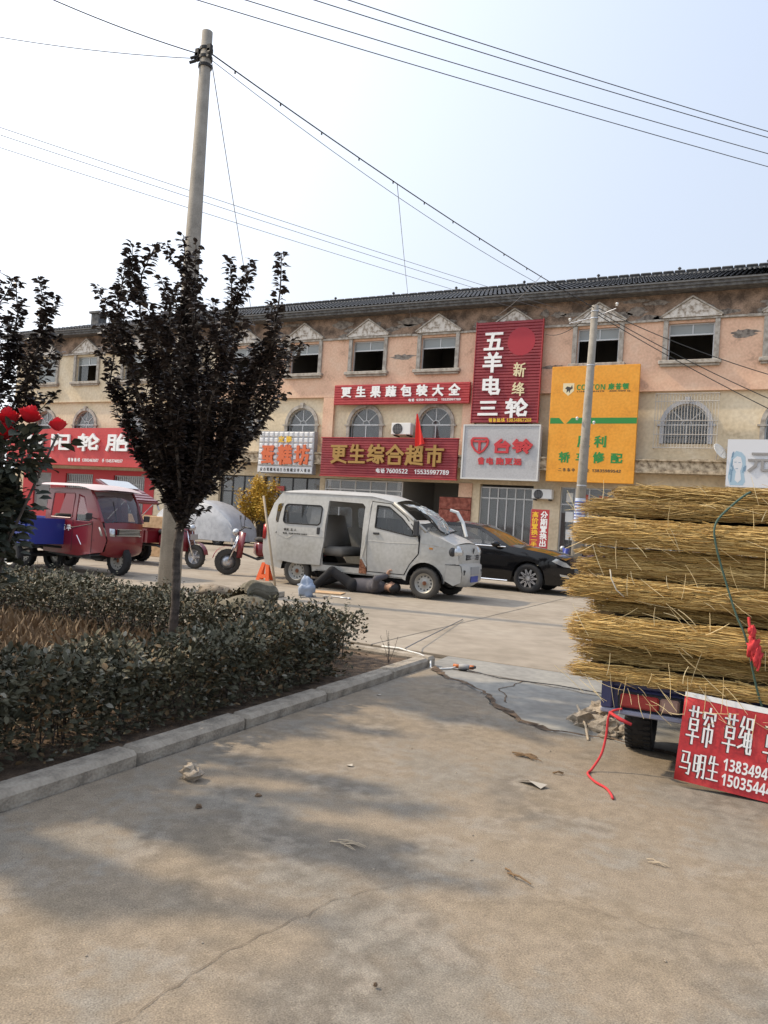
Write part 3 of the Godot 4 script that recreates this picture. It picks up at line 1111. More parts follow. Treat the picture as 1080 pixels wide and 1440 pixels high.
# ---------- lettering ----------
# Every character is a list of strokes on a 20 x 20 grid, y down; strokes are drawn as flat or raised bars.
const SILK := "5,1 2,6 6,6 1.5,11.5 7,11;1,16.5 7,15"
const METAL := "4,1 1,6.5;3,4.5 8.5,4.5;2.5,8.5 8,8.5;1,12.5 8.5,12.5;5.2,8.5 5.2,18 8.5,16"
const CART := "1,4 9,4;5,1 2,10 9,10;6,7 6,20;1,15.5 9,14"
const MOON_L := "2.5,1.5 8,1.5 8,19 6,18.5;2.5,1.5 2.5,12 1,19;2.5,7 8,7;2.5,12.5 8,12.5"
const MOON_R := "12.5,2 18.5,2 18.5,19.5 16.5,19;12.5,2 12.5,13 11,19.5;12.5,7.5 18.5,7.5;12.5,12.5 18.5,12.5"
const GLYPHS := {
	"更": "1,2 19,2;4,5 16,5 16,12 4,12 4,5;4,8.5 16,8.5;10,2 10,12 8,16 2,19;4,13 9,16 19,19",
	"生": "5,1 3,7;4,6 17,6;10,1 10,18;3,12 17,12;1,18.5 19,18.5",
	"综": SILK + ";13,0.5 13,3;8.5,6 8.5,3.5 18.5,3.5 18.5,6;10,8 17,8;8,11.5 19,11.5;13.5,11.5 13.5,18.5 11.5,18;10.5,13.5 8.5,17;16.5,13.5 18.8,17",
	"合": "10,1 5,6 1,9;10,1 15,6 19,9;6,9 14,9;4,12 16,12 16,19 4,19 4,12",
	"超": "2,4 9,4;5.5,1 5.5,8;1,8 9.5,8;5.5,8 5.5,16;5.5,11.5 9,11.5;3,11 2,17 1,19;2.5,15 7,18 19,19;11,2 18,2 17.5,8 15.5,7.5;14,2 13,6 10.5,8.5;11,10.5 18,10.5 18,15.5 11,15.5 11,10.5",
	"市": "10,0.5 10,3;1,4 19,4;4,17 4,8 16,8 16,16 14,16;10,4 10,20",
	"果": "4,1 16,1 16,9 4,9 4,1;4,5 16,5;10,1 10,20;1,12 19,12;9.5,12 6,16 1.5,18.5;10.5,12 14,16 18.5,18.5",
	"蔬": "1,3 19,3;6.5,1 6.5,5;13.5,1 13.5,5;2,7 8.5,7 7.5,9;5,7 5,17;5,12.5 8.5,12.5;2.5,10.5 2.5,17;1,18.5 9,16.5;14,5.5 14,7;10,8 19,8;13,8 11.5,11 17.5,11;16,9.5 18.5,12;11.5,13 11.5,16 10,19;14.5,13 14.5,18.5;17.5,13 17.5,18.5 19.5,18",
	"包": "6,0.5 4,4 1,7;5,4 17,4 17,13 14.5,12.5;5,8 12.5,8 12.5,12.5 5,12.5;5,8 5,17 6.5,18.5 18,18.5 18.5,15",
	"装": "5.5,0.5 5.5,8;2,2 3.5,4.5;1,8 5,6;8,3.5 19,3.5;13.5,0.5 13.5,7.5;9,7.5 18,7.5;10,8.5 10,10;1,11 19,11;9,11 6,14 1,16;6.5,14 6.5,18.5 10,17;10,11 13,16 19,19;16,12.5 12.5,15",
	"大": "1,7 19,7;10,1 10,7 7,14 1.5,19;10,7 13,14 18.5,19",
	"全": "10,0.5 5,5.5 1,8.5;10,0.5 15,5.5 19,8.5;5,10 15,10;10,10 10,18.5;6,14 14,14;2,18.5 18,18.5",
	"五": "2,2 18,2;9,2 6.5,18;4,9 15.5,9 14.5,18;1,18.5 19,18.5",
	"羊": "6,1 7.5,4;14,1 12.5,4;2,5 18,5;3,9.5 17,9.5;1,14 19,14;10,5 10,20",
	"电": "3,4 17,4 17,14 3,14 3,4;3,9 17,9;10,1 10,16.5 11.5,18.5 18,18.5 19,15",
	"三": "3,3 17,3;4,10 16,10;1,17.5 19,17.5",
	"轮": CART + ";14.5,1 12,5 9.5,8;14.5,1 16.5,4.5 19.5,7.5;12,9 12,16.5 13,18 18.5,18 19,15;18,9.5 12.5,13",
	"新": "5.5,0.5 5.5,2.5;1.5,3 9.5,3;3.5,4 4,7;7.5,4 6.8,7;1,7.5 10,7.5;1.5,11.5 9.5,11.5;5.5,7.5 5.5,18.5 4,18;3.5,13.5 1.5,17;7.5,13.5 9.5,16;18,1.5 12.5,3.5;12.5,3.5 12.5,11 10.8,19;12.5,9 19.5,9;16.3,9 16.3,20",
	"绛": SILK + ";12.5,1 11,4 8.5,7;11.5,3 17.5,3 14,7.5 8.5,11;11.5,5 15,8.5 19,10.5;9,12.5 18.5,12.5;8.5,16 19.5,16;14,11 14,20",
	"台": "9,1 3,8 16,7;13,4 17.5,9;4,11 16,11 16,19 4,19 4,11",
	"铃": METAL + ";13.8,1 11,5.5 8.8,8.5;13.8,1 16.5,5 19.5,8;13,7 14.5,9;10,11 18,11 14,16;12,14.5 15.5,19",
	"省": "10,0.5 10,6;6,2.5 3,6;13.5,2 17.5,5.5;15,4 10,8.5 3,10.5;5.5,9.5 16,9.5 16,19 5.5,19 5.5,9.5;5.5,12.7 16,12.7;5.5,15.8 16,15.8",
	"跑": "2,2 8,2 8,7.5 2,7.5 2,2;5,7.5 5,18;5,12 8.5,12;2,11 2,18;1,18.5 9,16.5;12,1 10.5,5 9,7.5;11.5,4.5 18.5,4.5 18.5,12.5 16.5,12;11.5,8 15.5,8 15.5,12 11.5,12;11.5,8 11.5,17.5 12.5,18.5 19,18.5 19.5,15.5",
	"远": "2,2 4,4.5;1,8.5 4.5,8.5 4.5,15;1,18 4.5,15 8,18 19.5,18.5;8,3 18,3;7,7.5 19,7.5;11,7.5 10.5,12 7.5,15;14.5,7.5 14.5,14.5 19,14.5 19,12",
	"胎": MOON_L + ";13.5,1 10.5,8 18,7.5;16.5,4.5 19.5,9;11,11 19,11 19,19 11,19 11,11",
	"阳": "2,1.5 2,20;2,1.5 7.5,1.5 5,7 7.5,11 5,13.5 3.5,12.5;10,2 18.5,2 18.5,19 10,19 10,2;10,10.3 18.5,10.3",
	"朝": "5.5,0.5 5.5,6;1,3 10,3;2,6 9,6 9,13 2,13 2,6;2,9.5 9,9.5;0.8,15.5 10.2,15.5;5.5,13 5.5,20;" + MOON_R,
	"蛋": "3,2 17,2 16,5;10,2 10,8;10,5 15,5;5.5,4 5,7 2,9;5,6.5 9,8 18,9;4.5,10 15.5,10 15.5,14.5 4.5,14.5 4.5,10;10,8.5 10,18;2.5,18.5 16,17.5;15,16 18,19",
	"糕": "2,3 3.5,7;8,3 6.8,7;1,9 9,9;5,1 5,19.5;4.8,10 1,15.5;5.4,10 8.8,14;12,1 12.8,3;17,1 16,3;10.5,4 19,4;11,7.3 18.5,7.3;9.8,10.8 19.5,10.8;14.7,4 14.7,13.5;11,14.5 9.8,19;13.3,15 13.8,18.5;16,15 16.5,18.5;18,14.5 19.6,18.5",
	"坊": "1,7 8,7;4.5,1.5 4.5,16;0.8,17 8.5,15;13.5,0.5 14,4;9,5 19.5,5;12.8,5 12,12 8.8,19;12.5,10.5 18.5,10.5 17.5,18.5 14.5,18",
	"元": "4,3 16,3;1,9 19,9;7.5,9 6.5,14.5 1.5,19;12.5,9 12.5,17.5 13.5,18.5 18.5,18.5 19,15",
	"胜": MOON_L + ";12,2 10.5,7;11.5,5.5 18.5,5.5;15,1 15,18.5;11.5,11.5 18.5,11.5;9.5,18.5 19.5,18.5",
	"利": "8,1 2,3;1,7 10,7;5.5,2.5 5.5,19.5;5.3,8 1,14;5.8,9 10,13;13.5,3.5 13.5,14;18,1 18,19 15.5,18.5",
	"轿": CART + ";17.5,1.5 11,3;9.8,6.5 19.5,6.5;14.5,2.5 14,6.5 10,12;15,6.5 19.5,11.5;12.5,11 12.5,15 11,19.5;16.8,11 16.8,20",
	"车": "2,4 18,4;8.5,0.5 4,10.5 17,10.5;1,15 19,15;11,7.5 11,20",
	"修": "4.5,0.5 1,8;3,6 3,20;6.5,5 6.5,16;11,0.5 8,5.5;10.5,3 17.5,3 13,7.5 8.5,9.5;11,5 14.5,7.5 19,9;16,9.5 9,13;17,12 9,16;18.5,14.5 8.5,19.5",
	"配": "1,2.5 10.5,2.5;1.5,6.5 10,6.5 10,19 1.5,19 1.5,6.5;4.3,2.5 4.3,10.5;7.2,2.5 7.2,11;1.5,13.5 10,13.5;12.5,3 18.5,3 18.5,9.5 12.5,9.5;12.5,9.5 12.5,17 13.5,18.5 18.5,18.5 19.5,15",
	"康": "10,0.5 10,3;2,3.5 19,3.5;3,3.5 3,12 1,19;6,7 17,7 17,13 6,13;5,10 19,10;11,4.5 11,19.5;11,13 6,18;11,13 18,18",
	"普": "6,1 7,3.5;14,1 13,3.5;2,4.5 18,4.5;7.5,4.5 7.5,9;12.5,4.5 12.5,9;1,10 19,10;5,12 15,12 15,19 5,19 5,12;5,15.5 15,15.5",
	"顿": "1,4 9,4;1.5,6.5 1.5,11.5 8.5,11.5 8.5,6.5;5,1 5,17 6,18.5 9,16;11,2.5 19.5,2.5;12,5.5 18.5,5.5 18.5,14;12,5.5 12,14;15.2,3 15,14 11,19;16,15 19,19",
	"草": "1,3.5 19,3.5;6.5,1 6.5,6;13.5,1 13.5,6;4.5,7.5 15.5,7.5 15.5,13 4.5,13 4.5,7.5;4.5,10.2 15.5,10.2;1,16 19,16;10,13 10,20",
	"帘": "10,0.5 10,2.5;2,6 2,3 18,3 18,6;7.5,5 3.5,9;12.5,5 16.5,9;4,18 4,11 16,11 16,17.5 14,17;10,8.5 10,20",
	"绳": SILK + ";10.5,1.5 18,1.5 18,6.5 10.5,6.5 10.5,1.5;9.5,9 18.5,9 18.5,15.5 9.5,15.5 9.5,9;9.5,12.2 18.5,12.2;14,6.5 14,17.5 15,18.7 19,18.7 19.5,16.5",
	"马": "3,2 14.5,2 13.5,9;5,4.5 4,10 17.5,10 16.5,18.5 13.5,18;1.5,14.5 13,14.5",
	"明": "1.5,3 8,3 8,15 1.5,15 1.5,3;1.5,9 8,9;11,2 18.5,2 18.5,19 16.5,18.5;11,2 11,13 9,19.5;11,7.3 18.5,7.3;11,12.6 18.5,12.6",
	"话": "2.5,2 4.5,4;1,8 4.5,8 4.5,17 7,15;17.5,1.5 9,3.5;8,8 19.5,8;13.7,3 13.7,12;9.5,12 18,12 18,19 9.5,19 9.5,12",
	"分": "8,1 5,6 1,10;12,1 15,6 19,10;4,10.5 15,10.5 14,18.5 11,18;8.5,10.5 7,15 2,19",
	"期": "1,4 10.5,4;3,1 3,14;8.5,1 8.5,14;3,7.5 8.5,7.5;3,10.8 8.5,10.8;1,14 10.5,14;4,15.5 1.5,19.5;7.5,15.5 10,19;" + MOON_R,
	"置": "2,1.5 18,1.5 18,5 2,5 2,1.5;7,1.5 7,5;13,1.5 13,5;2,7.5 18,7.5;10,5 10,10;5.5,10 15,10 15,17.5 5.5,17.5 5.5,10;5.5,12.5 15,12.5;5.5,15 15,15;1,19 19,19",
	"换": "1,5.5 7.5,5.5;4.5,1 4.5,18.5 2,18;1,12.5 8,10;12,1 9,6;11,3.5 16.5,3.5 15,6.5;9.5,6.5 18,6.5 18,12;9.5,6.5 9.5,12;13.7,6.5 13.7,12;8,12.5 19.5,12.5;13.7,12.5 8.5,19;14.3,13.5 19.5,19",
	"出": "10,1 10,18;3.5,3 3.5,9 16.5,9 16.5,3;2,11.5 2,18 18,18 18,11.5",
	"高": "10,0.5 10,3;1,3.5 19,3.5;6,6 14,6 14,9 6,9 6,6;2.5,19.5 2.5,11.5 17.5,11.5 17.5,19 15.5,18.5;6.5,14 13.5,14 13.5,17.5 6.5,17.5 6.5,14",
	"价": "5,0.5 1,8;3.2,6 3.2,20;12.5,1 9.5,6 6.5,9;12.5,1 15.5,5 19.5,8;10,9.5 9.5,14 7,19.5;15.5,9 15.5,20",
	"二": "4,4 16,4;1,16.5 19,16.5",
	"手": "15,1.5 4,3;3,7.5 17,7.5;1,12.5 19,12.5;10,2.5 10,18.5 7,18",
	"中": "3,4.5 17,4.5 17,12.5 3,12.5 3,4.5;10,0.5 10,20",
	"销": METAL + ";14,1 14,6;10.5,2.5 12,5;18,2 16.5,5;11,7 18.5,7 18.5,19 16.5,18.5;11,7 11,19.5;11,11 18.5,11;11,14.8 18.5,14.8",
	"售": "5.5,1 2,6;4.5,4 4.5,11.5;5,4.5 17,4.5;5,7 16,7;5,9.3 16,9.3;4.5,11.7 18,11.7;10.5,2.5 10.5,11.7;5,14 15.5,14 15.5,19 5,19 5,14",
	"热": "1,4.5 8,4.5;4.5,1 4.5,13 2.5,12.5;1,9.5 8,8;13,1 12.5,8 9,13;9.5,4.5 16.5,4.5 16.5,12 19.5,12.5;10.5,7 13,9.5;3,15.5 1.5,19;7.5,15.5 8,18.5;12,15.5 12.7,18.5;16.5,15.5 18.5,19",
	"线": SILK + ";9,6 18,4;8.5,11.5 19,9.5;13,1 14.5,10 19,18.5 19.5,15.5;18.5,11.5 9,19;16,1 18,3",
	"定": "10,0.5 10,3;2,6.5 2,3.5 18,3.5 18,6.5;4,9 16,9;10,9 10,18;10,13 15,13;5.5,11.5 5,15 1.5,19;4.5,15 8,18 19,19",
	"人": "10,1 9.5,8 2,19;10,7 13,13 19,19",
	"核": "1,6 8,6;4.5,1 4.5,20;4.3,7 1,14;5,8.5 8,12;14,0.5 14,3;8.8,4 19.5,4;13,4 10.5,9 17,9;17,9 8.8,17;16,12 8.8,19.5;14.5,14 19,19",
}


func strokes(s: SurfaceTool, ch: String, x: float, y: float, w: float, h: float, weight: float, z: float, depth: float, xf := Transform3D.IDENTITY) -> void:
	# one character with its lower left corner at (x, y)
	var k := 0
	for line in GLYPHS[ch].split(";"):
		var pts := []
		for p in line.split(" "):
			var c: PackedStringArray = p.split(",")
			pts.append(Vector2(x + w * float(c[0]) / 20.0, y + h * (1.0 - float(c[1]) / 20.0)))
		for i in pts.size() - 1:
			var a: Vector2 = pts[i]
			var b: Vector2 = pts[i + 1]
			var d := (b - a).normalized()
			var n := d.orthogonal() * weight
			# horizontal bars a little thinner than upright ones
			if absf(d.x) > 0.9: n *= 0.8
			a -= d * weight * 0.8
			b += d * weight * 0.8
			var zt := z + depth + 0.0005 * (k % 9)
			if depth > 0.0:
				prism(s, PackedVector2Array([a - n, b - n, b + n, a + n]), z, zt, xf)
			else:
				quad(s, xf * Vector3(a.x - n.x, a.y - n.y, zt), xf * Vector3(a.x + n.x, a.y + n.y, zt), xf * Vector3(b.x + n.x, b.y + n.y, zt), xf * Vector3(b.x - n.x, b.y - n.y, zt))
			k += 1


func words(s: SurfaceTool, text: String, x: float, y: float, w: float, h: float, adv: float, weight: float, z: float, depth := 0.0, xf := Transform3D.IDENTITY) -> void:
	for i in text.length():
		strokes(s, text[i], x + i * adv, y, w, h, weight, z, depth, xf)


func latin(s: SurfaceTool, text: String, x: float, y: float, width: float, height: float, z: float, depth := 0.003, xf := Transform3D.IDENTITY, serif := false) -> void:
	# digits and Latin letters, fitted into width x height, lower left corner at (x, y)
	var t := TextMesh.new()
	var f := SystemFont.new()
	f.font_names = PackedStringArray(["Droid Serif" if serif else "Droid Sans"])
	f.font_weight = 700
	t.font = f
	t.font_size = 64
	t.pixel_size = 0.01
	t.depth = 0.1
	t.curve_step = 1.5
	t.text = text
	var bb := t.get_aabb()
	var sc := Vector3(width / bb.size.x, height / bb.size.y, depth / 0.1)
	var tr := Transform3D(Basis.from_scale(sc), Vector3(x - bb.position.x * sc.x, y - bb.position.y * sc.y, z + depth / 2))
	s.append_from(t, 0, xf * tr)


func raw(n: String, s: SurfaceTool, m: Material, parent: Node) -> MeshInstance3D:
	# lettering that already carries normals
	var o := MeshInstance3D.new()
	o.mesh = s.commit()
	o.name = n
	o.material_override = m
	parent.add_child(o, true)
	return o


func numerals(n: String, text: String, x: float, y: float, w: float, h: float, z: float, m: Material, parent: Node, xf := Transform3D.IDENTITY) -> void:
	var s := SurfaceTool.new()
	s.begin(Mesh.PRIMITIVE_TRIANGLES)
	latin(s, text, x, y, w, h, z, 0.004, xf)
	raw(n, s, m, parent)


func lettering(text: String, x: float, y: float, w: float, h: float, adv: float, weight: float, z: float, depth: float, m: Material, parent: Node, xf := Transform3D.IDENTITY) -> void:
	# raised or printed characters, one mesh per character
	for i in text.length():
		var s := st()
		strokes(s, text[i], x + i * adv, y, w, h, weight, z, depth, xf)
		obj("character", s, m, parent)


func ribbed(s: SurfaceTool, x0: float, y0: float, x1: float, y1: float, z: float, pitch: float, deep: float) -> void:
	# horizontally ribbed sheet metal
	var n := int(round((y1 - y0) / pitch))
	var dy := (y1 - y0) / n
	for k in n:
		var y := y0 + k * dy
		var p := [Vector2(y, z), Vector2(y + dy * 0.18, z + deep), Vector2(y + dy * 0.82, z + deep), Vector2(y + dy, z)]
		for i in 3:
			quad(s, Vector3(x0, p[i].x, p[i].y), Vector3(x0, p[i + 1].x, p[i + 1].y), Vector3(x1, p[i + 1].x, p[i + 1].y), Vector3(x1, p[i].x, p[i].y))
	box(s, Vector3(x0, y0, z - 0.12), Vector3(x1, y1, z - 0.002))


func build_signs() -> void:
	# tyre shop fascia
	var t := thing("tyre_shop_sign", "glossy red fascia board with big white raised characters above the red-walled shop", "sign")
	var z := -28.85
	var s := st()
	prism(s, PackedVector2Array([Vector2(-38.62, 3.36), Vector2(-28.52, 3.33), Vector2(-29.46, 5.34), Vector2(-38.62, 5.3)]), z - 0.4, z)
	obj("board", s, M.bright_red_gloss, t)
	var xf := Transform3D(Basis.IDENTITY, Vector3(0, 3.26, z + 0.004))
	var i := 0
	for ch in "朝阳轮胎":
		s = st()
		strokes(s, ch, -37.15 + i * 2.08, 0.90, 1.5, 0.82, 0.082, 0.0, 0.09, xf)
		obj("character", s, M.white_letter, t)
		i += 1
	s = st()
	words(s, "朝阳轮胎电话", -36.35, 0.28, 0.17, 0.19, 0.24, 0.016, 0.0, 0.004, xf)
	words(s, "销售热线", -33.7, 0.28, 0.17, 0.19, 0.24, 0.016, 0.0, 0.004, xf)
	words(s, "手", -31.2, 0.28, 0.17, 0.19, 0.24, 0.016, 0.0, 0.004, xf)
	obj("small_print", s, M.white_letter, t)
	numerals("phone_number", "13903463607", -32.65, 0.29, 1.2, 0.16, 0.0, M.white_letter, t, xf)
	numerals("phone_number", "13453748557", -30.95, 0.29, 1.2, 0.16, 0.0, M.white_letter, t, xf)

	# cake shop sign: white pyramid tiles
	t = thing("cake_shop_sign", "white sign of small pyramid tiles with orange raised characters", "sign")
	z = -29.0
	s = st()
	box(s, Vector3(-21.42, 3.3, z - 0.3), Vector3(-18.42, 5.22, z - 0.01))
	obj("back_board", s, M.grey_plastic, t)
	var cols := 11
	var rows := 6
	var dx := 2.96 / cols
	var dy := 1.56 / rows
	var pm: ArrayMesh
	for r in rows:
		for c in cols:
			if pm == null:
				s = st()
				var e := 0.008
				var a := Vector3(e, e, 0)
				var b := Vector3(dx - e, dy - e, 0)
				var q := 0.055
				var ring := [Vector3(a.x, a.y, 0), Vector3(b.x, a.y, 0), Vector3(b.x, b.y, 0), Vector3(a.x, b.y, 0)]
				var top := [Vector3(a.x + q, a.y + q, 0.06), Vector3(b.x - q, a.y + q, 0.06), Vector3(b.x - q, b.y - q, 0.06), Vector3(a.x + q, b.y - q, 0.06)]
				quad(s, top[3], top[2], top[1], top[0])
				for k in 4:
					quad(s, ring[k], top[k], top[(k + 1) % 4], ring[(k + 1) % 4])
				s.generate_normals()
				pm = s.commit()
			var o := obj("tile", pm, M.tile_white, t)
			o.position = Vector3(-21.4 + c * dx, 3.64 + r * dy, z - 0.008)
	s = st()
	box(s, Vector3(-21.4, 3.33, z - 0.008), Vector3(-18.44, 3.62, z + 0.02))
	obj("bottom_strip", s, M.tile_white, t)
	lettering("蛋糕坊", -21.2, 3.72, 0.74, 0.86, 0.92, 0.07, z + 0.055, 0.05, M.orange_letter, t)
	s = st()
	words(s, "定修", -20.3, 4.72, 0.3, 0.26, 0.42, 0.024, z + 0.055, 0.02)
	obj("gold_characters", s, M.yellow_letter, t)
	s = st()
	words(s, "定台蛋糕电话生台蛋糕全市人省话", -21.25, 3.39, 0.13, 0.15, 0.185, 0.011, z + 0.021, 0.002)
	obj("small_print", s, M.dark_letter, t)

	# packaging shop strip sign
	t = thing("packaging_shop_sign", "narrow ribbed red sign strip with eight white characters below the top windows", "sign")
	z = -29.2
	s = st()
	ribbed(s, -17.65, 6.43, -11.28, 7.3, z, 0.11, 0.022)
	obj("ribbed_panel", s, M.sign_red, t)
	i = 0
	lettering("更生果蔬包装大全", -17.27, 6.75, 0.48, 0.45, 0.728, 0.043, z + 0.025, 0.03, M.white_letter, t)
	s = st()
	words(s, "电话", -14.0, 6.53, 0.12, 0.12, 0.15, 0.011, z + 0.024, 0.003)
	obj("small_print", s, M.white_letter, t)
	numerals("phone_number", "0359-7600522", -13.62, 6.54, 0.95, 0.1, z + 0.023, M.white_letter, t)
	numerals("phone_number", "15535997789", -12.5, 6.54, 0.86, 0.1, z + 0.023, M.white_letter, t)

	# supermarket sign
	t = thing("supermarket_sign", "wide dark red ribbed sign with gold raised characters over the dark shop entrance", "sign")
	z = -28.95
	s = st()
	ribbed(s, -17.96, 3.3, -11.54, 4.92, z, 0.105, 0.022)
	obj("ribbed_panel", s, M.sign_dark_red, t)
	s = st()
	box(s, Vector3(-18.0, 4.922, z - 0.1), Vector3(-11.5, 4.96, z + 0.05))
	obj("edge_trim", s, M.sign_red, t)
	s = st()
	box(s, Vector3(-18.0, 3.25, z - 0.1), Vector3(-11.5, 3.298, z + 0.04))
	obj("edge_trim", s, M.sign_red, t)
	lettering("更生综合超市", -17.42, 3.82, 0.80, 0.82, 0.905, 0.062, z + 0.03, 0.1, M.gold_letter, t)
	s = st()
	words(s, "电话", -15.2, 3.46, 0.19, 0.19, 0.23, 0.017, z + 0.024, 0.003)
	obj("small_print", s, M.white_letter, t)
	numerals("phone_number", "7600522", -14.7, 3.46, 1.0, 0.19, z + 0.023, M.white_letter, t)
	numerals("phone_number", "15535997789", -13.4, 3.46, 1.55, 0.19, z + 0.023, M.white_letter, t)

	# tall electric trike sign
	t = thing("trike_shop_sign", "tall ribbed red sign with white characters stacked in two columns", "sign")
	z = -29.1
	s = st()
	ribbed(s, -11.08, 5.62, -8.38, 9.66, z, 0.12, 0.03)
	obj("ribbed_panel", s, M.sign_dark_red, t)
	for q in [[-11.11, -11.082], [-8.378, -8.35]]:
		s = st()
		box(s, Vector3(q[0], 5.6, z - 0.1), Vector3(q[1], 9.68, z + 0.045))
		obj("edge_trim", s, M.sign_red, t)
	s = st()
	prism(s, arc(Vector2(-9.2, 8.82), 0.56, 0, TAU * 0.98, 28), z + 0.02, z + 0.032)
	obj("red_disc", s, M.disc_red, t)
	lettering("五", -10.72, 8.5, 0.80, 0.74, 0, 0.062, z + 0.033, 0.05, M.white_letter, t)
	lettering("羊", -10.72, 7.66, 0.80, 0.74, 0, 0.062, z + 0.033, 0.05, M.white_letter, t)
	lettering("电", -10.74, 6.72, 0.78, 0.74, 0, 0.062, z + 0.033, 0.05, M.white_letter, t)
	lettering("三", -10.81, 5.86, 0.82, 0.66, 0, 0.062, z + 0.033, 0.05, M.white_letter, t)
	lettering("轮", -9.68, 5.84, 0.88, 0.7, 0, 0.058, z + 0.033, 0.05, M.white_letter, t)
	lettering("新", -9.45, 7.42, 0.5, 0.55, 0, 0.03, z + 0.033, 0.03, M.cream_letter, t)
	lettering("绛", -9.46, 6.68, 0.5, 0.52, 0, 0.03, z + 0.033, 0.03, M.cream_letter, t)
	s = st()
	words(s, "销售热线", -10.34, 5.64, 0.14, 0.15, 0.17, 0.013, z + 0.033, 0.004)
	obj("small_print", s, M.yellow_letter, t)
	numerals("phone_number", "13834867268", -9.6, 5.645, 1.0, 0.14, z + 0.033, M.yellow_letter, t)

	# silver scooter shop sign
	t = thing("scooter_shop_sign", "silver-grey framed sign with red shield emblem and raised red characters", "sign")
	z = -28.95
	s = st()
	box(s, Vector3(-11.28, 3.38, z - 0.25), Vector3(-8.22, 5.47, z))
	obj("panel", s, M.sign_silver, t)
	s = st()
	for q in [[-11.34, 3.33, -8.17, 3.38], [-11.34, 5.47, -8.17, 5.52], [-11.34, 3.38, -11.28, 5.47], [-8.22, 3.38, -8.17, 5.47]]:
		box(s, Vector3(q[0], q[1], z - 0.26), Vector3(q[2], q[3], z + 0.03))
	obj("frame", s, M.white_frame, t)
	# shield emblem
	s = st()
	var c := Vector2(-10.6, 4.70)
	var o1 := PackedVector2Array()
	for p in [[-0.30, 0.30], [0.30, 0.30], [0.39, 0.18], [0.36, -0.02], [0.2, -0.25], [0.0, -0.37], [-0.2, -0.25], [-0.36, -0.02], [-0.39, 0.18]]:
		o1.append(c + Vector2(p[0], p[1]))
	var i1 := PackedVector2Array()
	for p in o1: i1.append(c + (p - c) * 0.76)
	for k in o1.size():
		var l := (k + 1) % o1.size()
		prism(s, PackedVector2Array([o1[k], o1[l], i1[l], i1[k]]), z + 0.02, z + 0.07)
	box(s, Vector3(c.x - 0.26, c.y + 0.10, z + 0.02), Vector3(c.x + 0.26, c.y + 0.18, z + 0.068))
	box(s, Vector3(c.x - 0.05, c.y - 0.24, z + 0.02), Vector3(c.x + 0.05, c.y + 0.098, z + 0.067))
	obj("shield_emblem", s, M.red_letter, t)
	lettering("台铃", -10.05, 4.40, 0.76, 0.52, 0.82, 0.055, z + 0.02, 0.05, M.red_letter, t)
	lettering("省电", -10.66, 3.93, 0.3, 0.27, 0.36, 0.026, z + 0.01, 0.02, M.red_letter, t)
	lettering("跑更远", -9.88, 3.93, 0.3, 0.27, 0.36, 0.026, z + 0.01, 0.02, M.red_letter, t)

	# orange repair shop board
	t = thing("car_repair_sign", "large orange board with green stripe and green characters", "sign")
	z = -29.0
	s = st()
	bevel_box(s, Vector3(-7.88, 3.35, z - 0.12), Vector3(-4.63, 7.75, z), 0.012)
	obj("board", s, M.sign_orange, t)
	s = st()
	for p in [[[-7.84, 5.56], [-7.3, 5.56], [-7.5, 5.78], [-7.84, 5.78]], [[-7.22, 5.56], [-4.64, 5.56], [-4.64, 5.78], [-7.02, 5.78]]]:
		var pv := PackedVector2Array()
		for q in p: pv.append(Vector2(q[0], q[1]))
		prism(s, pv, z + 0.001, z + 0.004)
	obj("green_stripe", s, M.green_letter, t)
	s = st()
	prism(s, PackedVector2Array([Vector2(-7.42, 7.1), Vector2(-7.0, 7.1), Vector2(-7.0, 6.8), Vector2(-7.21, 6.62), Vector2(-7.42, 6.8)]), z + 0.001, z + 0.004)
	obj("emblem_shield", s, M.cream_letter, t)
	s = st()
	for p in [[[-7.34, 6.9], [-7.26, 6.98], [-7.12, 6.94], [-7.08, 7.03], [-7.05, 6.9], [-7.14, 6.84], [-7.16, 6.72], [-7.2, 6.82], [-7.28, 6.74], [-7.27, 6.86]]]:
		var pv := PackedVector2Array()
		for q in p: pv.append(Vector2(q[0], q[1]))
		prism(s, pv, z + 0.005, z + 0.007)
	obj("emblem_runner", s, M.dark_letter, t)
	numerals("brand_lettering", "COPTON", -6.9, 6.83, 1.05, 0.21, z + 0.001, M.green_letter, t)
	s = st()
	words(s, "康普顿", -5.73, 6.83, 0.21, 0.23, 0.255, 0.02, z + 0.001, 0.003)
	words(s, "胜利", -6.74, 4.68, 0.44, 0.42, 0.62, 0.036, z + 0.001, 0.003)
	words(s, "轿车修配", -7.42, 4.10, 0.4, 0.38, 0.645, 0.033, z + 0.001, 0.003)
	obj("green_characters", s, M.green_letter, t)
	s = st()
	words(s, "二手车中", -7.42, 3.74, 0.13, 0.13, 0.17, 0.010, z + 0.001, 0.003)
	words(s, "分全", -6.55, 3.74, 0.13, 0.13, 0.17, 0.010, z + 0.001, 0.003)
	words(s, "电话", -5.05, 6.74, 0.05, 0.05, 0.06, 0.004, z + 0.001, 0.003)
	obj("small_print", s, M.dark_letter, t)
	numerals("phone_number", "13835989542", -6.15, 3.745, 1.05, 0.11, z + 0.001, M.dark_letter, t)
	numerals("web_address", "LUBRICANTS", -6.88, 6.75, 1.0, 0.05, z + 0.001, M.dark_letter, t)
	numerals("web_address", "400-000", -5.7, 6.75, 0.6, 0.05, z + 0.001, M.dark_letter, t)

	# hair salon sign
	t = thing("salon_sign", "pale grey shop sign with blue portrait print and grey characters beside the satellite dish", "sign")
	z = -28.9
	s = st()
	box(s, Vector3(-1.56, 3.36, z - 0.2), Vector3(2.6, 5.0, z))
	obj("board", s, M.sign_pale, t)
	# a printed woman's head: hair in two tones of blue and a pale face, as flat print
	var r := RandomNumberGenerator.new()
	r.seed = 3
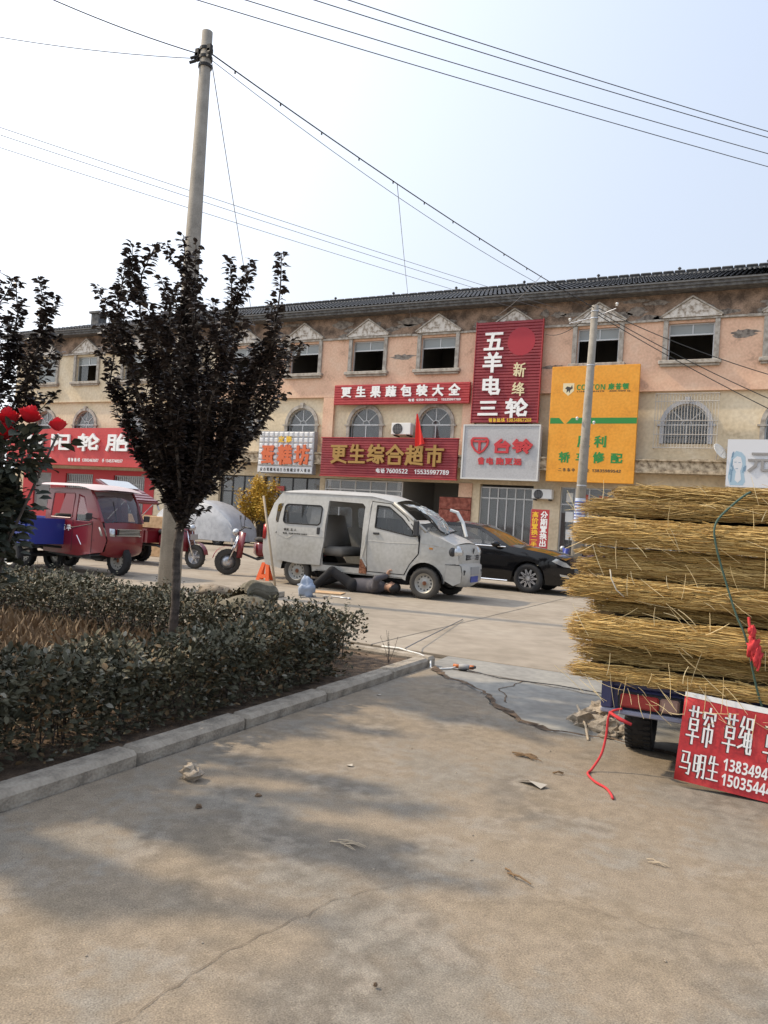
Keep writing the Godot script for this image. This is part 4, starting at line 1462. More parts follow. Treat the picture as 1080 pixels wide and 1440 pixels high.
	var hair := PackedVector2Array([Vector2(-1.42, 3.42), Vector2(-1.5, 3.7), Vector2(-1.46, 4.1), Vector2(-1.42, 4.4), Vector2(-1.28, 4.6), Vector2(-1.1, 4.55), Vector2(-0.98, 4.4), Vector2(-0.96, 4.1), Vector2(-1.0, 3.8), Vector2(-0.95, 3.55), Vector2(-1.02, 3.42)])
	s = st()
	prism(s, hair, z + 0.001, z + 0.003)
	obj("portrait_hair", s, M.print_blue, t)
	s = st()
	prism(s, PackedVector2Array([Vector2(-1.24, 3.86), Vector2(-1.36, 4.08), Vector2(-1.36, 4.3), Vector2(-1.24, 4.42), Vector2(-1.12, 4.38), Vector2(-1.06, 4.15), Vector2(-1.1, 3.94)]), z + 0.004, z + 0.006)
	prism(s, PackedVector2Array([Vector2(-1.28, 3.6), Vector2(-1.26, 3.855), Vector2(-1.12, 3.93), Vector2(-1.08, 3.62), Vector2(-1.18, 3.5)]), z + 0.004, z + 0.0055)
	obj("portrait_face", s, M.sign_pale, t)
	s = st()
	for k in 14:
		var x := r.randf_range(-1.48, -0.98)
		var y := r.randf_range(3.44, 4.4)
		if x > -1.38 and x < -1.06 and y > 3.5: x = -1.42
		prism(s, PackedVector2Array([Vector2(x, y), Vector2(x + 0.03, y), Vector2(x + 0.05, y + 0.2), Vector2(x + 0.02, y + 0.18)]), z + 0.004, z + 0.0052 + k * 0.0002)
	for q in [[-1.32, 4.2], [-1.19, 4.19]]:
		box(s, Vector3(q[0], q[1], z + 0.007), Vector3(q[0] + 0.07, q[1] + 0.02, z + 0.008))
	box(s, Vector3(-1.27, 3.98, z + 0.007), Vector3(-1.19, 4.0, z + 0.008))
	obj("portrait_strokes", s, M.print_blue_dark, t)
	lettering("元", -0.9, 3.9, 0.72, 0.72, 0, 0.045, z + 0.002, 0.05, M.grey_letter, t)

	# red advertising stand with two columns of characters
	t = thing("advertising_stand", "red upright banner with white and yellow character columns behind the black car", "banner", Vector3(-7.9, 0, -28.6))
	s = st()
	box(s, Vector3(-0.34, 0.7, -0.01), Vector3(0.36, 2.24, 0.01))
	obj("banner", s, M.sign_red, t)
	s = st()
	for d in [-0.34, 0.34]:
		cyl(s, Vector3(d, 0, -0.03), Vector3(d, 2.25, -0.03), 0.015, -1, 8)
		cyl(s, Vector3(d, 0.02, -0.3), Vector3(d, 0.02, 0.25), 0.015, -1, 8)
	obj("stand", s, M.steel, t)
	i = 0
	for ch in "分期置换出":
		s = st()
		strokes(s, ch, 0.04, 1.92 - i * 0.27, 0.26, 0.25, 0.02, 0.011, 0.002)
		obj("character", s, M.white_letter, t)
		i += 1
	i = 0
	for ch in "高价置换二手":
		s = st()
		strokes(s, ch, -0.29, 1.94 - i * 0.225, 0.24, 0.2, 0.018, 0.011, 0.002)
		obj("character", s, M.yellow_letter, t)
		i += 1

	# flag on a slanting staff
	t = thing("red_flag", "plain red flag hanging from a short staff over the supermarket sign", "flag", Vector3(-13.35, 4.93, -28.95))
	s = st()
	cyl(s, Vector3(0, -0.2, 0), Vector3(-0.02, 1.05, 0.25), 0.012, -1, 6)
	obj("staff", s, M.steel, t)
	s = st(true)
	var gx := 8
	var gy := 12
	var g := []
	for b in gy + 1:
		var row := []
		for a in gx + 1:
			var u := float(a) / gx
			var v := float(b) / gy
			var w := lerpf(0.06, 0.42, v)
			var y := 1.0 - v * 1.35 + u * 0.12 * v
			row.append(Vector3(-0.01 + u * w, y, 0.24 - 0.05 * v + 0.05 * sin(u * 7.0 + v * 3.0) * (0.3 + v)))
		g.append(row)
	for b in gy:
		for a in gx:
			quad(s, g[b][a], g[b][a + 1], g[b + 1][a + 1], g[b + 1][a])
	obj("cloth", s, M.flag_red, t)

	# air conditioners
	for q in [[Vector3(-14.2, 5.05, -29.2), "white air conditioner between two arched windows", 0.9, 0.56], [Vector3(-8.1, 2.62, -29.55), "white air conditioner on the wall above the red banner stand", 0.8, 0.44]]:
		t = thing("air_conditioner", q[1], "air conditioner", q[0], 0, "")
		var w: float = q[2]
		var h: float = q[3]
		s = st()
		bevel_box(s, Vector3(-w / 2, 0.06, -0.16), Vector3(w / 2, h, 0.16), 0.02)
		obj("casing", s, M.white_plastic, t)
		s = st()
		lathe(s, [Vector2(0.0, 0.003), Vector2(h * 0.38, 0.003), Vector2(h * 0.40, 0.012), Vector2(h * 0.42, 0.0)], Vector3(-w * 0.17, h * 0.53, 0.16), Vector3(0, 0, 1), 24)
		var fan := obj("fan_opening", s, M.dark_plastic, t)
		s = st()
		for k in 5:
			cyl(s, Vector3(-w * 0.17 - h * 0.36, h * (0.3 + 0.11 * k), 0.176), Vector3(-w * 0.17 + h * 0.36, h * (0.3 + 0.11 * k), 0.176), 0.005, -1, 5)
		for k in 5:
			cyl(s, Vector3(-w * 0.17 + h * (-0.3 + 0.15 * k), h * 0.18, 0.18), Vector3(-w * 0.17 + h * (-0.3 + 0.15 * k), h * 0.88, 0.18), 0.005, -1, 5)
		obj("fan_guard", s, M.grey_plastic, fan)
		s = st()
		for d in [-0.3, 0.3]:
			box(s, Vector3(d - 0.02, 0.0, -0.4), Vector3(d + 0.02, 0.058, 0.18))
		obj("bracket", s, M.dark_plastic, t)

	# satellite dish on the ledge
	t = thing("satellite_dish", "white satellite dish on the ledge beside the pale grey sign", "satellite dish", Vector3(-1.95, 4.28, -29.1))
	var dn := Vector3(0.75, 0.5, 0.45).normalized()
	s = st(true)
	lathe(s, [Vector2(0.0, 0.0), Vector2(0.12, 0.012), Vector2(0.22, 0.04), Vector2(0.31, 0.085), Vector2(0.30, 0.095), Vector2(0.21, 0.05), Vector2(0.0, 0.012)], Vector3(0.1, 0.28, 0.03), dn, 24)
	obj("dish", s, M.white_plastic, t)
	s = st()
	cyl(s, Vector3(0.02, 0, -0.1), Vector3(0.06, 0.3, 0.0), 0.02, -1, 8)
	cyl(s, Vector3(0.1, 0.02, 0.05), Vector3(0.1, 0.28, 0.03) + dn * 0.35, 0.01, -1, 6)
	obj("mount", s, M.steel, t)


# ---------- poles and wires ----------
func sag(a: Vector3, b: Vector3, d: float, n := 14) -> Array:
	var p := []
	for i in n + 1:
		var t := float(i) / n
		p.append(a.lerp(b, t) + Vector3.DOWN * d * 4.0 * t * (1.0 - t))
	return p


func wire(n: String, label: String, a: Vector3, b: Vector3, d: float, r: float, m: Material, group := "") -> void:
	var s := st(true)
	tube(s, sag(a, b, d), r, 5)
	single(n, s, m, label, "cable", group)


func build_poles_and_wires() -> void:
	var t := thing("utility_pole", "tall tapered concrete utility pole with black cable clamp behind the hedge", "utility pole", Vector3(-8.92, 0, -9.86), 0, "utility poles")
	var top := Vector3(0.05, 9.33, 0.06)
	var s := st(true)
	cyl(s, Vector3(0, -0.02, 0), top, 0.19, 0.088, 24)
	obj("shaft", s, M.pole_concrete, t)
	s = st()
	for y in [8.72, 8.86, 9.0]:
		lathe(s, [Vector2(0.09, 0.0), Vector2(0.115, 0.0), Vector2(0.115, 0.05), Vector2(0.09, 0.05)], Vector3(0.047, y, 0.055), Vector3.UP, 16)
	for d in [[-0.12, 0.02], [0.12, -0.03], [0.13, 0.04], [-0.13, -0.05]]:
		cbox(s, Vector3(0.05 + d[0], 8.95 + d[1], 0.12), Vector3(0.07, 0.12, 0.07))
		cyl(s, Vector3(0.05 + d[0], 8.87 + d[1], 0.15), Vector3(0.05 + d[0] * 1.7, 8.83 + d[1], 0.2), 0.025, -1, 8)
	obj("cable_clamp", s, M.cable, t)

	t = thing("utility_pole", "concrete utility pole with blue notice in front of the orange board", "utility pole", Vector3(-4.99, 0, -22.1), 0, "utility poles")
	s = st(true)
	cyl(s, Vector3(0, -0.02, 0), Vector3(0.12, 7.93, 0.02), 0.16, 0.095, 20)
	obj("shaft", s, M.pole_concrete, t)
	s = st(true)
	lathe(s, [Vector2(0.151, -0.35), Vector2(0.148, 0.35)], Vector3(0.032, 2.05, 0.005), Vector3(0.015, 1, 0.0025), 20)
	var nb := obj("blue_notice", s, M.plate_pale_blue, t)
	s = st()
	for k in 7:
		var y := 1.78 + 0.085 * k
		lathe(s, [Vector2(0.153, -0.018), Vector2(0.1525, 0.018)], Vector3(0.015 * y, y, 0.0025 * y), Vector3(0.015, 1, 0.0025), 20)
	obj("notice_lines", s, M.plate_blue, nb)
	s = st()
	for y in [7.75, 7.55, 6.2, 2.75]:
		lathe(s, [Vector2(0.09, 0.0), Vector2(0.165 - y * 0.006, 0.0), Vector2(0.165 - y * 0.006, 0.03), Vector2(0.09, 0.03)], Vector3(0.015 * y, y, 0.005), Vector3.UP, 16)
	for d in [[-0.7, 7.45], [0.6, 7.8]]:
		cyl(s, Vector3(0.11, 7.6, 0), Vector3(0.11 + d[0], d[1], 0.05), 0.015, -1, 6)
	obj("bands", s, M.steel, t)
	for d in [[-0.66, 7.48], [0.64, 7.84], [-0.28, 4.62], [0.2, 4.5]]:
		s = st(true)
		lathe(s, [Vector2(0.0, 0.0), Vector2(0.035, 0.01), Vector2(0.02, 0.04), Vector2(0.042, 0.05), Vector2(0.035, 0.09), Vector2(0.0, 0.105)], Vector3(0.11 + d[0], d[1], 0.15), Vector3.UP, 10)
		obj("insulator", s, M.white_plastic, t)
	# overhead lines
	var up := [[Vector3(-8.07, 9.2, -9.07), Vector3(-0.49, 9.2, -17.25)], [Vector3(-7.37, 9.2, -9.34), Vector3(-0.48, 9.2, -16.68)], [Vector3(-6.38, 9.2, -9.73), Vector3(-0.48, 9.2, -16.01)], [Vector3(-5.9, 9.2, -9.92), Vector3(-0.48, 9.2, -15.77)]]
	for q in up:
		var d: Vector3 = q[1] - q[0]
		wire("overhead_line", "dark overhead power line crossing the open sky above the street", q[0] - d * 0.5, q[1] + d * 0.5, 0.12, 0.0075, M.cable, "overhead lines across the sky")
	var low := [[Vector3(-15.91, 9.6, -11.12), Vector3(-9.75, 9.6, -24.58)], [Vector3(-16.21, 9.6, -11.34), Vector3(-10.22, 9.6, -24.45)], [Vector3(-16.75, 9.6, -11.74), Vector3(-10.94, 9.6, -24.26)]]
	for q in low:
		var d: Vector3 = q[1] - q[0]
		wire("thin_overhead_line", "thin grey overhead wire running behind the tall pole towards the roof", q[0] - d * 0.4, Vector3(q[1].x + d.x * 0.32, 9.95, -28.8), 0.1, 0.008, M.wire, "thin wires to the shop roof")
	var p1 := Vector3(-8.87, 8.95, -9.8)
	var p2 := Vector3(-4.87, 7.85, -22.08)
	wire("telephone_cable", "thick black cable bundle strung from the tall pole down to the lower pole", p1 + Vector3(0.1, 0, 0), p2, 0.15, 0.012, M.cable)
	wire("telephone_cable", "thinner black cable hanging just below the thick bundle", p1 + Vector3(0.1, -0.1, 0), p2 + Vector3(0, -0.1, 0), 0.32, 0.006, M.cable)
	s = st()
	var pts := sag(p1 + Vector3(0.1, 0, 0), p2, 0.15, 26)
	for k in range(1, 26, 2):
		cbox(s, pts[k] + Vector3(0, -0.03, 0), Vector3(0.02, 0.045, 0.02))
	single("cable_hangers", s, M.cable, "small black hangers along the thick cable bundle", "cable clip")
	wire("telephone_cable", "black cable from the tall pole rising over the small plum tree", p1 + Vector3(-0.1, 0.02, 0), Vector3(-11.3, 9.3, -6.6), 0.12, 0.009, M.cable)
	wire("telephone_cable", "lower slack black cable leaving the tall pole towards the road end", p1 + Vector3(-0.1, -0.05, 0), Vector3(-13.4, 9.0, -6.9), 0.14, 0.006, M.cable)
	wire("drop_wire", "thin wire dropping from the tall pole behind the plum tree", p1 + Vector3(0.12, -0.1, 0), Vector3(-21.4, 7.2, -29.3), 0.3, 0.008, M.wire)
	wire("drop_wire", "thin wire dropping from the middle of the cable bundle to the roof", Vector3(-7.4, 8.44, -14.2), Vector3(-14.1, 9.8, -29.2), 0.1, 0.007, M.wire)
	wire("drop_wire", "thin wire dropping to the roof close to the lower pole", Vector3(-5.7, 8.02, -19.4), Vector3(-10.4, 9.9, -29.2), 0.1, 0.007, M.wire)
	var rt := [[Vector3(1.66, 3.9, -22.11), "lowest black cable leading away from the lower pole"], [Vector3(1.63, 4.3, -22.08), "second black cable above the lowest one at the lower pole"], [Vector3(1.59, 5.2, -22.05), "highest black cable leading away from the lower pole"]]
	for i in rt.size():
		var q: Array = rt[i]
		wire("service_cable", q[1], p2 + Vector3(0.1, -0.1 * (2 - i), 0), q[0], 0.12 + 0.05 * i, 0.012, M.cable)
	wire("service_cable", "cable from the lower pole to the wall by the tall red sign", p2 + Vector3(-0.1, -0.1, 0), Vector3(-8.3, 9.1, -29.3), 0.25, 0.012, M.cable)


# ---------- planting bed ----------
func leaf_mesh(l: float, w: float, fold := 0.25, droop := 0.2) -> ArrayMesh:
	var s := st()
	var rib := [Vector3(0, 0, 0), Vector3(0, -droop * 0.08 * l, l * 0.4), Vector3(0, -droop * 0.3 * l, l * 0.75), Vector3(0, -droop * 0.6 * l, l)]
	for d in [-1, 1]:
		var e1: Vector3 = rib[1] + Vector3(d * w * 0.5, fold * w * 0.5, -l * 0.03)
		var e2: Vector3 = rib[2] + Vector3(d * w * 0.38, fold * w * 0.4, 0)
		if d < 0:
			tri(s, rib[0], e1, rib[1]); quad(s, rib[1], e1, e2, rib[2]); tri(s, rib[2], e2, rib[3])
		else:
			tri(s, rib[0], rib[1], e1); quad(s, rib[1], rib[2], e2, e1); tri(s, rib[2], rib[3], e2)
	s.generate_normals()
	return s.commit()


func leaf_basis(dir: Vector3, roll: float) -> Basis:
	var z := dir.normalized()
	var x := z.cross(Vector3.UP)
	if x.length() < 0.05: x = Vector3.RIGHT
	x = x.normalized()
	return Basis(x, z.cross(x) * -1.0, z) .rotated(z, roll) if z.cross(x).dot(Vector3.UP) < 0 else Basis(x, z.cross(x), z).rotated(z, roll)


func plum_tree(at: Vector3, h: float, rad: float, sd: int, label: String, lean := Vector3.ZERO, dens := 1.0) -> void:
	var r := RandomNumberGenerator.new()
	r.seed = sd
	var r2 := RandomNumberGenerator.new()
	r2.seed = sd + 900
	var t := thing("plum_tree", label, "tree", at, 0, "purple-leaved plum trees in the bed")
	var hf := 0.34 * h
	var s := st(true)
	var fork := Vector3(0.02, hf, 0.01) + lean * 0.3
	tube(s, [Vector3(0, -0.03, 0), Vector3(0.012, hf * 0.35, 0.0), Vector3(-0.008, hf * 0.7, 0.01), fork], [0.046, 0.038, 0.036, 0.044], 10)
	obj("trunk", s, M.bark, t)
	var xfs := []
	var cols := []
	var shoots := []
	s = st(true)
	var n := 17
	for i in n:
		var phi := TAU * i / n * 2.4 + r.randf_range(-0.25, 0.25)
		var outer := 1.0 if i % 3 != 2 else r.randf_range(0.1, 0.5)
		var rr := rad * outer * r.randf_range(0.8, 1.05)
		var ht := h * (r.randf_range(0.80, 1.0) if outer < 0.6 else r.randf_range(0.74, 0.97))
		var d := Vector3(cos(phi), 0, sin(phi))
		var pts := []
		var rd := []
		for k in 8:
			var u := k / 7.0
			var out := rr * (1.0 - pow(1.0 - minf(u / 0.78, 1.0), 1.3))
			if u > 0.8: out *= 1.0 - (u - 0.8) * 0.35
			pts.append(fork + Vector3(0, lerpf(-0.12 * (i % 4) * 0.5, ht - hf, pow(u, 0.92)), 0) + d * out + lean * u + Vector3(r.randf_range(-1, 1), 0, r.randf_range(-1, 1)) * 0.02 * k * 0.4)
			rd.append(lerpf(0.02, 0.0035, u))
		tube(s, pts, rd, 6)
		shoots.append([pts, 0.02])
		# side shoots
		for q in 9:
			var u := r.randf_range(0.02, 0.85)
			var kk := int(u * 6.99)
			var p: Vector3 = pts[kk].lerp(pts[kk + 1], u * 7.0 - kk if kk < 7 else 0.0)
			var dd := (d * r.randf_range(0.0, 0.7) + Vector3(r.randf_range(-1, 1), 0, r.randf_range(-1, 1)) * 0.55 + Vector3.UP * r.randf_range(0.7, 1.5)).normalized()
			var l := r.randf_range(0.25, 0.62) * h / 3.5 * (1.15 - 0.5 * u)
			var e := p + dd * l
			e.y = minf(e.y, h * 1.0)
			var m := p.lerp(e, 0.5) + d * 0.05
			tube(s, [p, m, e], [0.006, 0.004, 0.002], 5)
			shoots.append([[p, m, e], 0.0])
		for q in 7:
			var u := r2.randf_range(0.0, 0.34)
			var kk := int(u * 6.99)
			var p: Vector3 = pts[kk].lerp(pts[kk + 1], u * 7.0 - kk)
			var dd := (Vector3(r2.randf_range(-1, 1), 0, r2.randf_range(-1, 1)) * 0.8 + Vector3.UP * r2.randf_range(0.2, 1.0)).normalized()
			var e := p + dd * r2.randf_range(0.12, 0.26)
			tube(s, [p, p.lerp(e, 0.5), e], [0.004, 0.003, 0.0015], 4)
			shoots.append([[p, p.lerp(e, 0.5), e], 0.0])
	obj("branches", s, M.bark, t)
	for sh in shoots:
		var pts: Array = sh[0]
		for k in pts.size() - 1:
			var a: Vector3 = pts[k]
			var b: Vector3 = pts[k + 1]
			if float(k) / pts.size() < sh[1]: continue
			var cnt := int(a.distance_to(b) / 0.0052 * dens)
			for q in cnt:
				var p := a.lerp(b, r.randf())
				var ang := r.randf() * TAU
				var o := Vector3(cos(ang), r.randf_range(-0.25, 0.75), sin(ang)).normalized()
				p += o * r.randf_range(0.0, 0.025)
				var sc := r.randf_range(0.75, 1.25)
				xfs.append(Transform3D(leaf_basis(o, r.randf_range(-0.7, 0.7)).scaled_local(Vector3.ONE * sc), p))
				var v := r.randf()
				var c := Color(0.026, 0.020, 0.019).lerp(Color(0.056, 0.041, 0.036), v)
				if r.randf() < 0.14: c = Color(0.085, 0.065, 0.052)
				cols.append(c)
	scatter("crown", leaf_mesh(0.058, 0.035, 0.3, 0.35), xfs, cols, M.plum_leaf, t)


func hedge(label: String, lo: Vector3, hi: Vector3, count: int, sd: int, leaf_len: float, group: String) -> void:
	var r := RandomNumberGenerator.new()
	r.seed = sd
	var fn := FastNoiseLite.new()
	fn.seed = sd
	fn.frequency = 1.3
	var t := thing("hedge", label, "hedge", Vector3((lo.x + hi.x) / 2, 0, (lo.z + hi.z) / 2), 0, group)
	var c := Vector3(t.position.x, 0, t.position.z)
	# stems
	var s := st()
	var size := hi - lo
	var area := size.x * size.z
	for k in int(area * 70):
		var p := Vector3(r.randf_range(lo.x + 0.1, hi.x - 0.1), lo.y, r.randf_range(lo.z + 0.1, hi.z - 0.1)) - c
		var e := p + Vector3(r.randf_range(-0.12, 0.12), size.y * r.randf_range(0.6, 0.98), r.randf_range(-0.12, 0.12))
		tube(s, [p, p.lerp(e, 0.5) + Vector3(r.randf_range(-0.03, 0.03), 0, r.randf_range(-0.03, 0.03)), e], [0.006, 0.0045, 0.002], 4, false)
	obj("stems", s, M.bark, t).set_meta("kind", "stuff")
	var xfs := []
	var cols := []
	for k in count:
		# near the clipped faces of the hedge, with an uneven surface
		var p := Vector3(r.randf(), r.randf(), r.randf())
		var face := r.randf()
		var depth := pow(r.randf(), 1.7)
		var nrm := Vector3.UP
		if face < 0.45:
			p.y = 1.0 - depth * 0.55
		elif size.x < size.z:
			p.x = (1.0 - depth * 0.5) if face < 0.85 else depth * 0.5
			nrm = Vector3.RIGHT if face < 0.85 else Vector3.LEFT
		else:
			p.z = (1.0 - depth * 0.5) if face < 0.85 else depth * 0.5
			nrm = Vector3.BACK if face < 0.85 else Vector3.FORWARD
		var w := lo + p * size
		var bump := fn.get_noise_3d(w.x * 2.2, 0.0, w.z * 2.2) * 0.13 + fn.get_noise_3d(w.x * 6.0, w.y * 4.0, w.z * 6.0) * 0.07
		w += nrm * bump
		w.y = maxf(w.y * (1.0 + fn.get_noise_2d(w.x * 0.8 + 30.0, w.z * 0.8) * 0.14), lo.y + 0.04)
		# gaps low down where the hedge is bare
		if w.y < lo.y + 0.16 and r.randf() < 0.45: continue
		if fn.get_noise_3d(w.x * 5.0, w.y * 5.0 + 9.0, w.z * 5.0) < -0.30: continue
		var o := (nrm * r.randf_range(0.1, 1.0) + Vector3(r.randf_range(-1, 1), r.randf_range(-0.3, 0.9), r.randf_range(-1, 1)) * 0.8).normalized()
		var sc := 0.5 + 0.95 * pow(r.randf(), 1.3)
		xfs.append(Transform3D(leaf_basis(o, r.randf_range(-1.0, 1.0)).scaled_local(Vector3.ONE * sc), w - c))
		var v := r.randf()
		var col := Color(0.048, 0.049, 0.026).lerp(Color(0.115, 0.105, 0.062), v)
		var q := r.randf()
		var dusty := fn.get_noise_2d(w.x * 1.5 - 11.0, w.z * 1.5)
		if q < 0.10: col = Color(0.23, 0.215, 0.165)
		elif q < 0.16 + maxf(dusty, 0) * 0.5: col = Color(0.17, 0.11, 0.05)
		cols.append(col)
	# young shoots standing out of the top
	for k in int(area * 22):
		var p := Vector3(r.randf_range(lo.x, hi.x), hi.y, r.randf_range(lo.z, hi.z)) - c
		var l := r.randf_range(0.04, 0.14)
		var d := Vector3(r.randf_range(-0.3, 0.3), 1, r.randf_range(-0.3, 0.3)).normalized()
		for q in 7:
			var ang := r.randf() * TAU
			xfs.append(Transform3D(leaf_basis(Vector3(cos(ang), 0.6, sin(ang)), 0.0).scaled_local(Vector3.ONE * r.randf_range(0.5, 0.9)), p + d * l * q / 6.0))
			cols.append(Color(0.08, 0.085, 0.055))
	scatter("foliage", leaf_mesh(leaf_len, leaf_len * 0.56, 0.3, 0.3), xfs, cols, M.leaf, t)


func rose_flower(t: Node3D, at: Vector3, rad: float, sd: int) -> void:
	var r := RandomNumberGenerator.new()
	r.seed = sd
	var s := st(true)
	var tilt := Basis(Vector3(r.randf_range(-1, 1), 0, r.randf_range(-1, 1)).normalized(), r.randf_range(0.1, 0.5))
	for k in 26:
		var u := k / 25.0
		var ang := k * 2.4
		var out := rad * lerpf(0.15, 0.95, u)
		var hh := rad * lerpf(1.5, 1.05, u)
		var wid := lerpf(2.6, 1.5, u)
		var g := []
		for j in 5:
			var row := []
			for i in 7:
				var v := j / 4.0
				var e := absf(i / 6.0 - 0.5) * 2.0
				var a := ang + (i / 6.0 - 0.5) * wid
				var vv := v * (1.0 - 0.22 * e * e)
				var rr := out * pow(vv, 0.5) * (1.0 + 0.15 * u * vv) + rad * 0.03 * sin(i * 2.0 + k)
				var y := hh * vv - rad * 0.32 * u * vv * vv
				row.append(at + tilt * Vector3(cos(a) * rr, y - rad * 0.45, sin(a) * rr))
			g.append(row)
		for j in 4:
			for i in 6:
				quad(s, g[j][i], g[j][i + 1], g[j + 1][i + 1], g[j + 1][i])
	obj("flower", s, M.rose, t)


func build_planting_bed() -> void:
	var m := flat("rose", 0.62, 0.015, 0.03, 0.6)
	m.backlight_enabled = true
	m.backlight = Color(0.35, 0.01, 0.02)
	var s := st()
	sheet(s, PackedVector2Array([Vector2(-14, -6.62), Vector2(-2.93, -6.62), Vector2(-2.93, 3), Vector2(-14, 3)]), 0.045, 0.06)
	struct("planting_soil", s, M.soil)
	# kerb stones, each its own block
	var kerb := Node3D.new()
	kerb.name = "kerb"
	add_child(kerb)
	kerb.set_meta("kind", "structure")
	var z := 3.0
	var joints := [3.0, 2.0, 1.0, 0.05, -0.95, -2.08, -2.95, -3.85, -4.8, -5.85, -6.62]
	for i in joints.size() - 1:
		s = st()
		var dx := rng.randf_range(-0.008, 0.008)
		bevel_box(s, Vector3(-2.93 + dx, -0.03, joints[i + 1] + 0.008), Vector3(-2.78 + dx, 0.085 + rng.randf_range(-0.006, 0.006), joints[i] - 0.008), 0.022)
		obj("kerb_stone", s, M.kerb_concrete, kerb)
	for k in 12:
		s = st()
		bevel_box(s, Vector3(-2.78 - (k + 1) * 0.95 + 0.008, -0.03, -6.78), Vector3(-2.78 - k * 0.95 - 0.008, 0.085 + rng.randf_range(-0.006, 0.006), -6.63), 0.022)
		obj("kerb_stone", s, M.kerb_concrete, kerb)
	hedge("low clipped dusty hedge growing along the kerb beside the forecourt", Vector3(-3.62, 0.045, -5.45), Vector3(-3.02, 0.47, -0.6), 40000, 11, 0.040, "clipped hedges of the bed")
	hedge("low clipped dusty hedge along the street side of the bed behind the plum tree", Vector3(-10.5, 0.045, -6.35), Vector3(-3.3, 0.46, -5.5), 40000, 12, 0.040, "clipped hedges of the bed")
	# dry grass between the hedges
	var r := RandomNumberGenerator.new()
	r.seed = 77
	s = st()
	tri(s, Vector3(-0.004, 0, 0), Vector3(0.004, 0, 0), Vector3(0.012, 0.55, 0.0))
	tri(s, Vector3(0.012, 0.55, 0.0), Vector3(0.004, 0, 0), Vector3(0.06, 1.0, 0.02))
	s.generate_normals()
	var blade := s.commit()
	var xfs := []
	var cols := []
	for k in 9000:
		var p := Vector3(r.randf_range(-9.5, -3.5), 0.045, r.randf_range(-5.6, -2.2))
		var h := r.randf_range(0.05, 0.2)
		xfs.append(Transform3D(Basis(Vector3.UP, r.randf() * TAU) * Basis(Vector3.RIGHT, r.randf_range(-0.5, 0.5)) * Basis.from_scale(Vector3(1.0, h, 1.0)), p))
		cols.append(Color(0.15, 0.095, 0.05).lerp(Color(0.26, 0.18, 0.10), r.randf()))
	var dg := scatter("dry_grass", blade, xfs, cols, M.leaf, self)
	tag(dg, "dry brown grass and weeds between the two hedges", "grass", "", "stuff")
	plum_tree(Vector3(-4.63, 0.045, -5.2), 3.74, 0.82, 5, "dark purple plum tree with slim trunk standing before the tall pole", Vector3(0.04, 0, 0))
	plum_tree(Vector3(-5.85, 0.045, -3.8), 3.28, 0.68, 6, "dark purple plum tree behind the red roses, with blue tricycle beyond")
	plum_tree(Vector3(-4.9, 0.045, -2.0), 3.3, 0.8, 7, "dark purple plum tree at the near end of the bed", Vector3.ZERO, 0.75)
	# rose bush
	var t := thing("rose_bush", "tall rose bush with red blooms above dark broad leaves", "rose bush", Vector3(-3.36, 0.045, -2.36))
	s = st(true)
	xfs = []
	cols = []
	var tips := [Vector3(0.27, 1.60, -0.05), Vector3(0.21, 1.58, 0.01), Vector3(0.395, 1.57, -0.11), Vector3(0.22, 1.51, 0.03), Vector3(-0.1, 1.5, 0.1), Vector3(-0.25, 1.4, 0.0), Vector3(0.05, 1.35, 0.2), Vector3(0.1, 1.25, -0.2), Vector3(-0.2, 1.2, 0.2), Vector3(0.2, 1.1, 0.1), Vector3(-0.3, 1.1, -0.2)]
	for e in tips:
		var mid: Vector3 = e * Vector3(0.55, 0.6, 0.55) + Vector3(r.randf_range(-0.06, 0.06), 0, r.randf_range(-0.06, 0.06))
		tube(s, [Vector3(r.randf_range(-0.05, 0.05), 0, r.randf_range(-0.05, 0.05)), mid, e], [0.012, 0.008, 0.005], 6)
		for k in 60:
			var u := r.randf_range(0.45, 0.99)
			var p: Vector3 = mid.lerp(e, (u - 0.5) * 2.0) if u > 0.5 else (mid * (u * 2.0))
			var ang := r.randf() * TAU
			var o := Vector3(cos(ang), r.randf_range(-0.2, 0.6), sin(ang)).normalized()
			xfs.append(Transform3D(leaf_basis(o, r.randf_range(-0.6, 0.6)).scaled_local(Vector3.ONE * r.randf_range(0.7, 1.2)), p + o * r.randf_range(0.01, 0.08)))
			cols.append(Color(0.022, 0.03, 0.018).lerp(Color(0.06, 0.065, 0.045), r.randf()))
	obj("canes", s, M.bark, t)
	for k in 3000:
		var d := Vector3(r.randf_range(-1, 1), r.randf_range(-1, 1), r.randf_range(-1, 1))
		if d.length() > 1.0: continue
		var p := Vector3(0.02, 1.18, 0.03) + d * Vector3(0.22, 0.24, 0.22)
		var o := (d + Vector3(r.randf_range(-0.6, 0.6), 0.3, r.randf_range(-0.6, 0.6))).normalized()
		xfs.append(Transform3D(leaf_basis(o, r.randf_range(-0.8, 0.8)).scaled_local(Vector3.ONE * r.randf_range(0.6, 1.1)), p))
		cols.append(Color(0.02, 0.028, 0.016).lerp(Color(0.055, 0.06, 0.042), r.randf()))
	for k in 620:
		var d := Vector3(r.randf_range(-1, 1), r.randf_range(-1, 1), r.randf_range(-1, 1))
		if d.length() > 1.0: continue
		var p := Vector3(0.20, 1.47, 0.0) + d * Vector3(0.20, 0.13, 0.14)
		xfs.append(Transform3D(leaf_basis((d + Vector3(0, 0.3, 0)).normalized(), r.randf_range(-0.8, 0.8)).scaled_local(Vector3.ONE * r.randf_range(0.5, 0.95)), p))
		cols.append(Color(0.025, 0.032, 0.02).lerp(Color(0.07, 0.075, 0.05), r.randf()))
	scatter("foliage", leaf_mesh(0.065, 0.045, 0.25, 0.35), xfs, cols, M.leaf, t)
	rose_flower(t, Vector3(0.27, 1.64, -0.05), 0.06, 1)
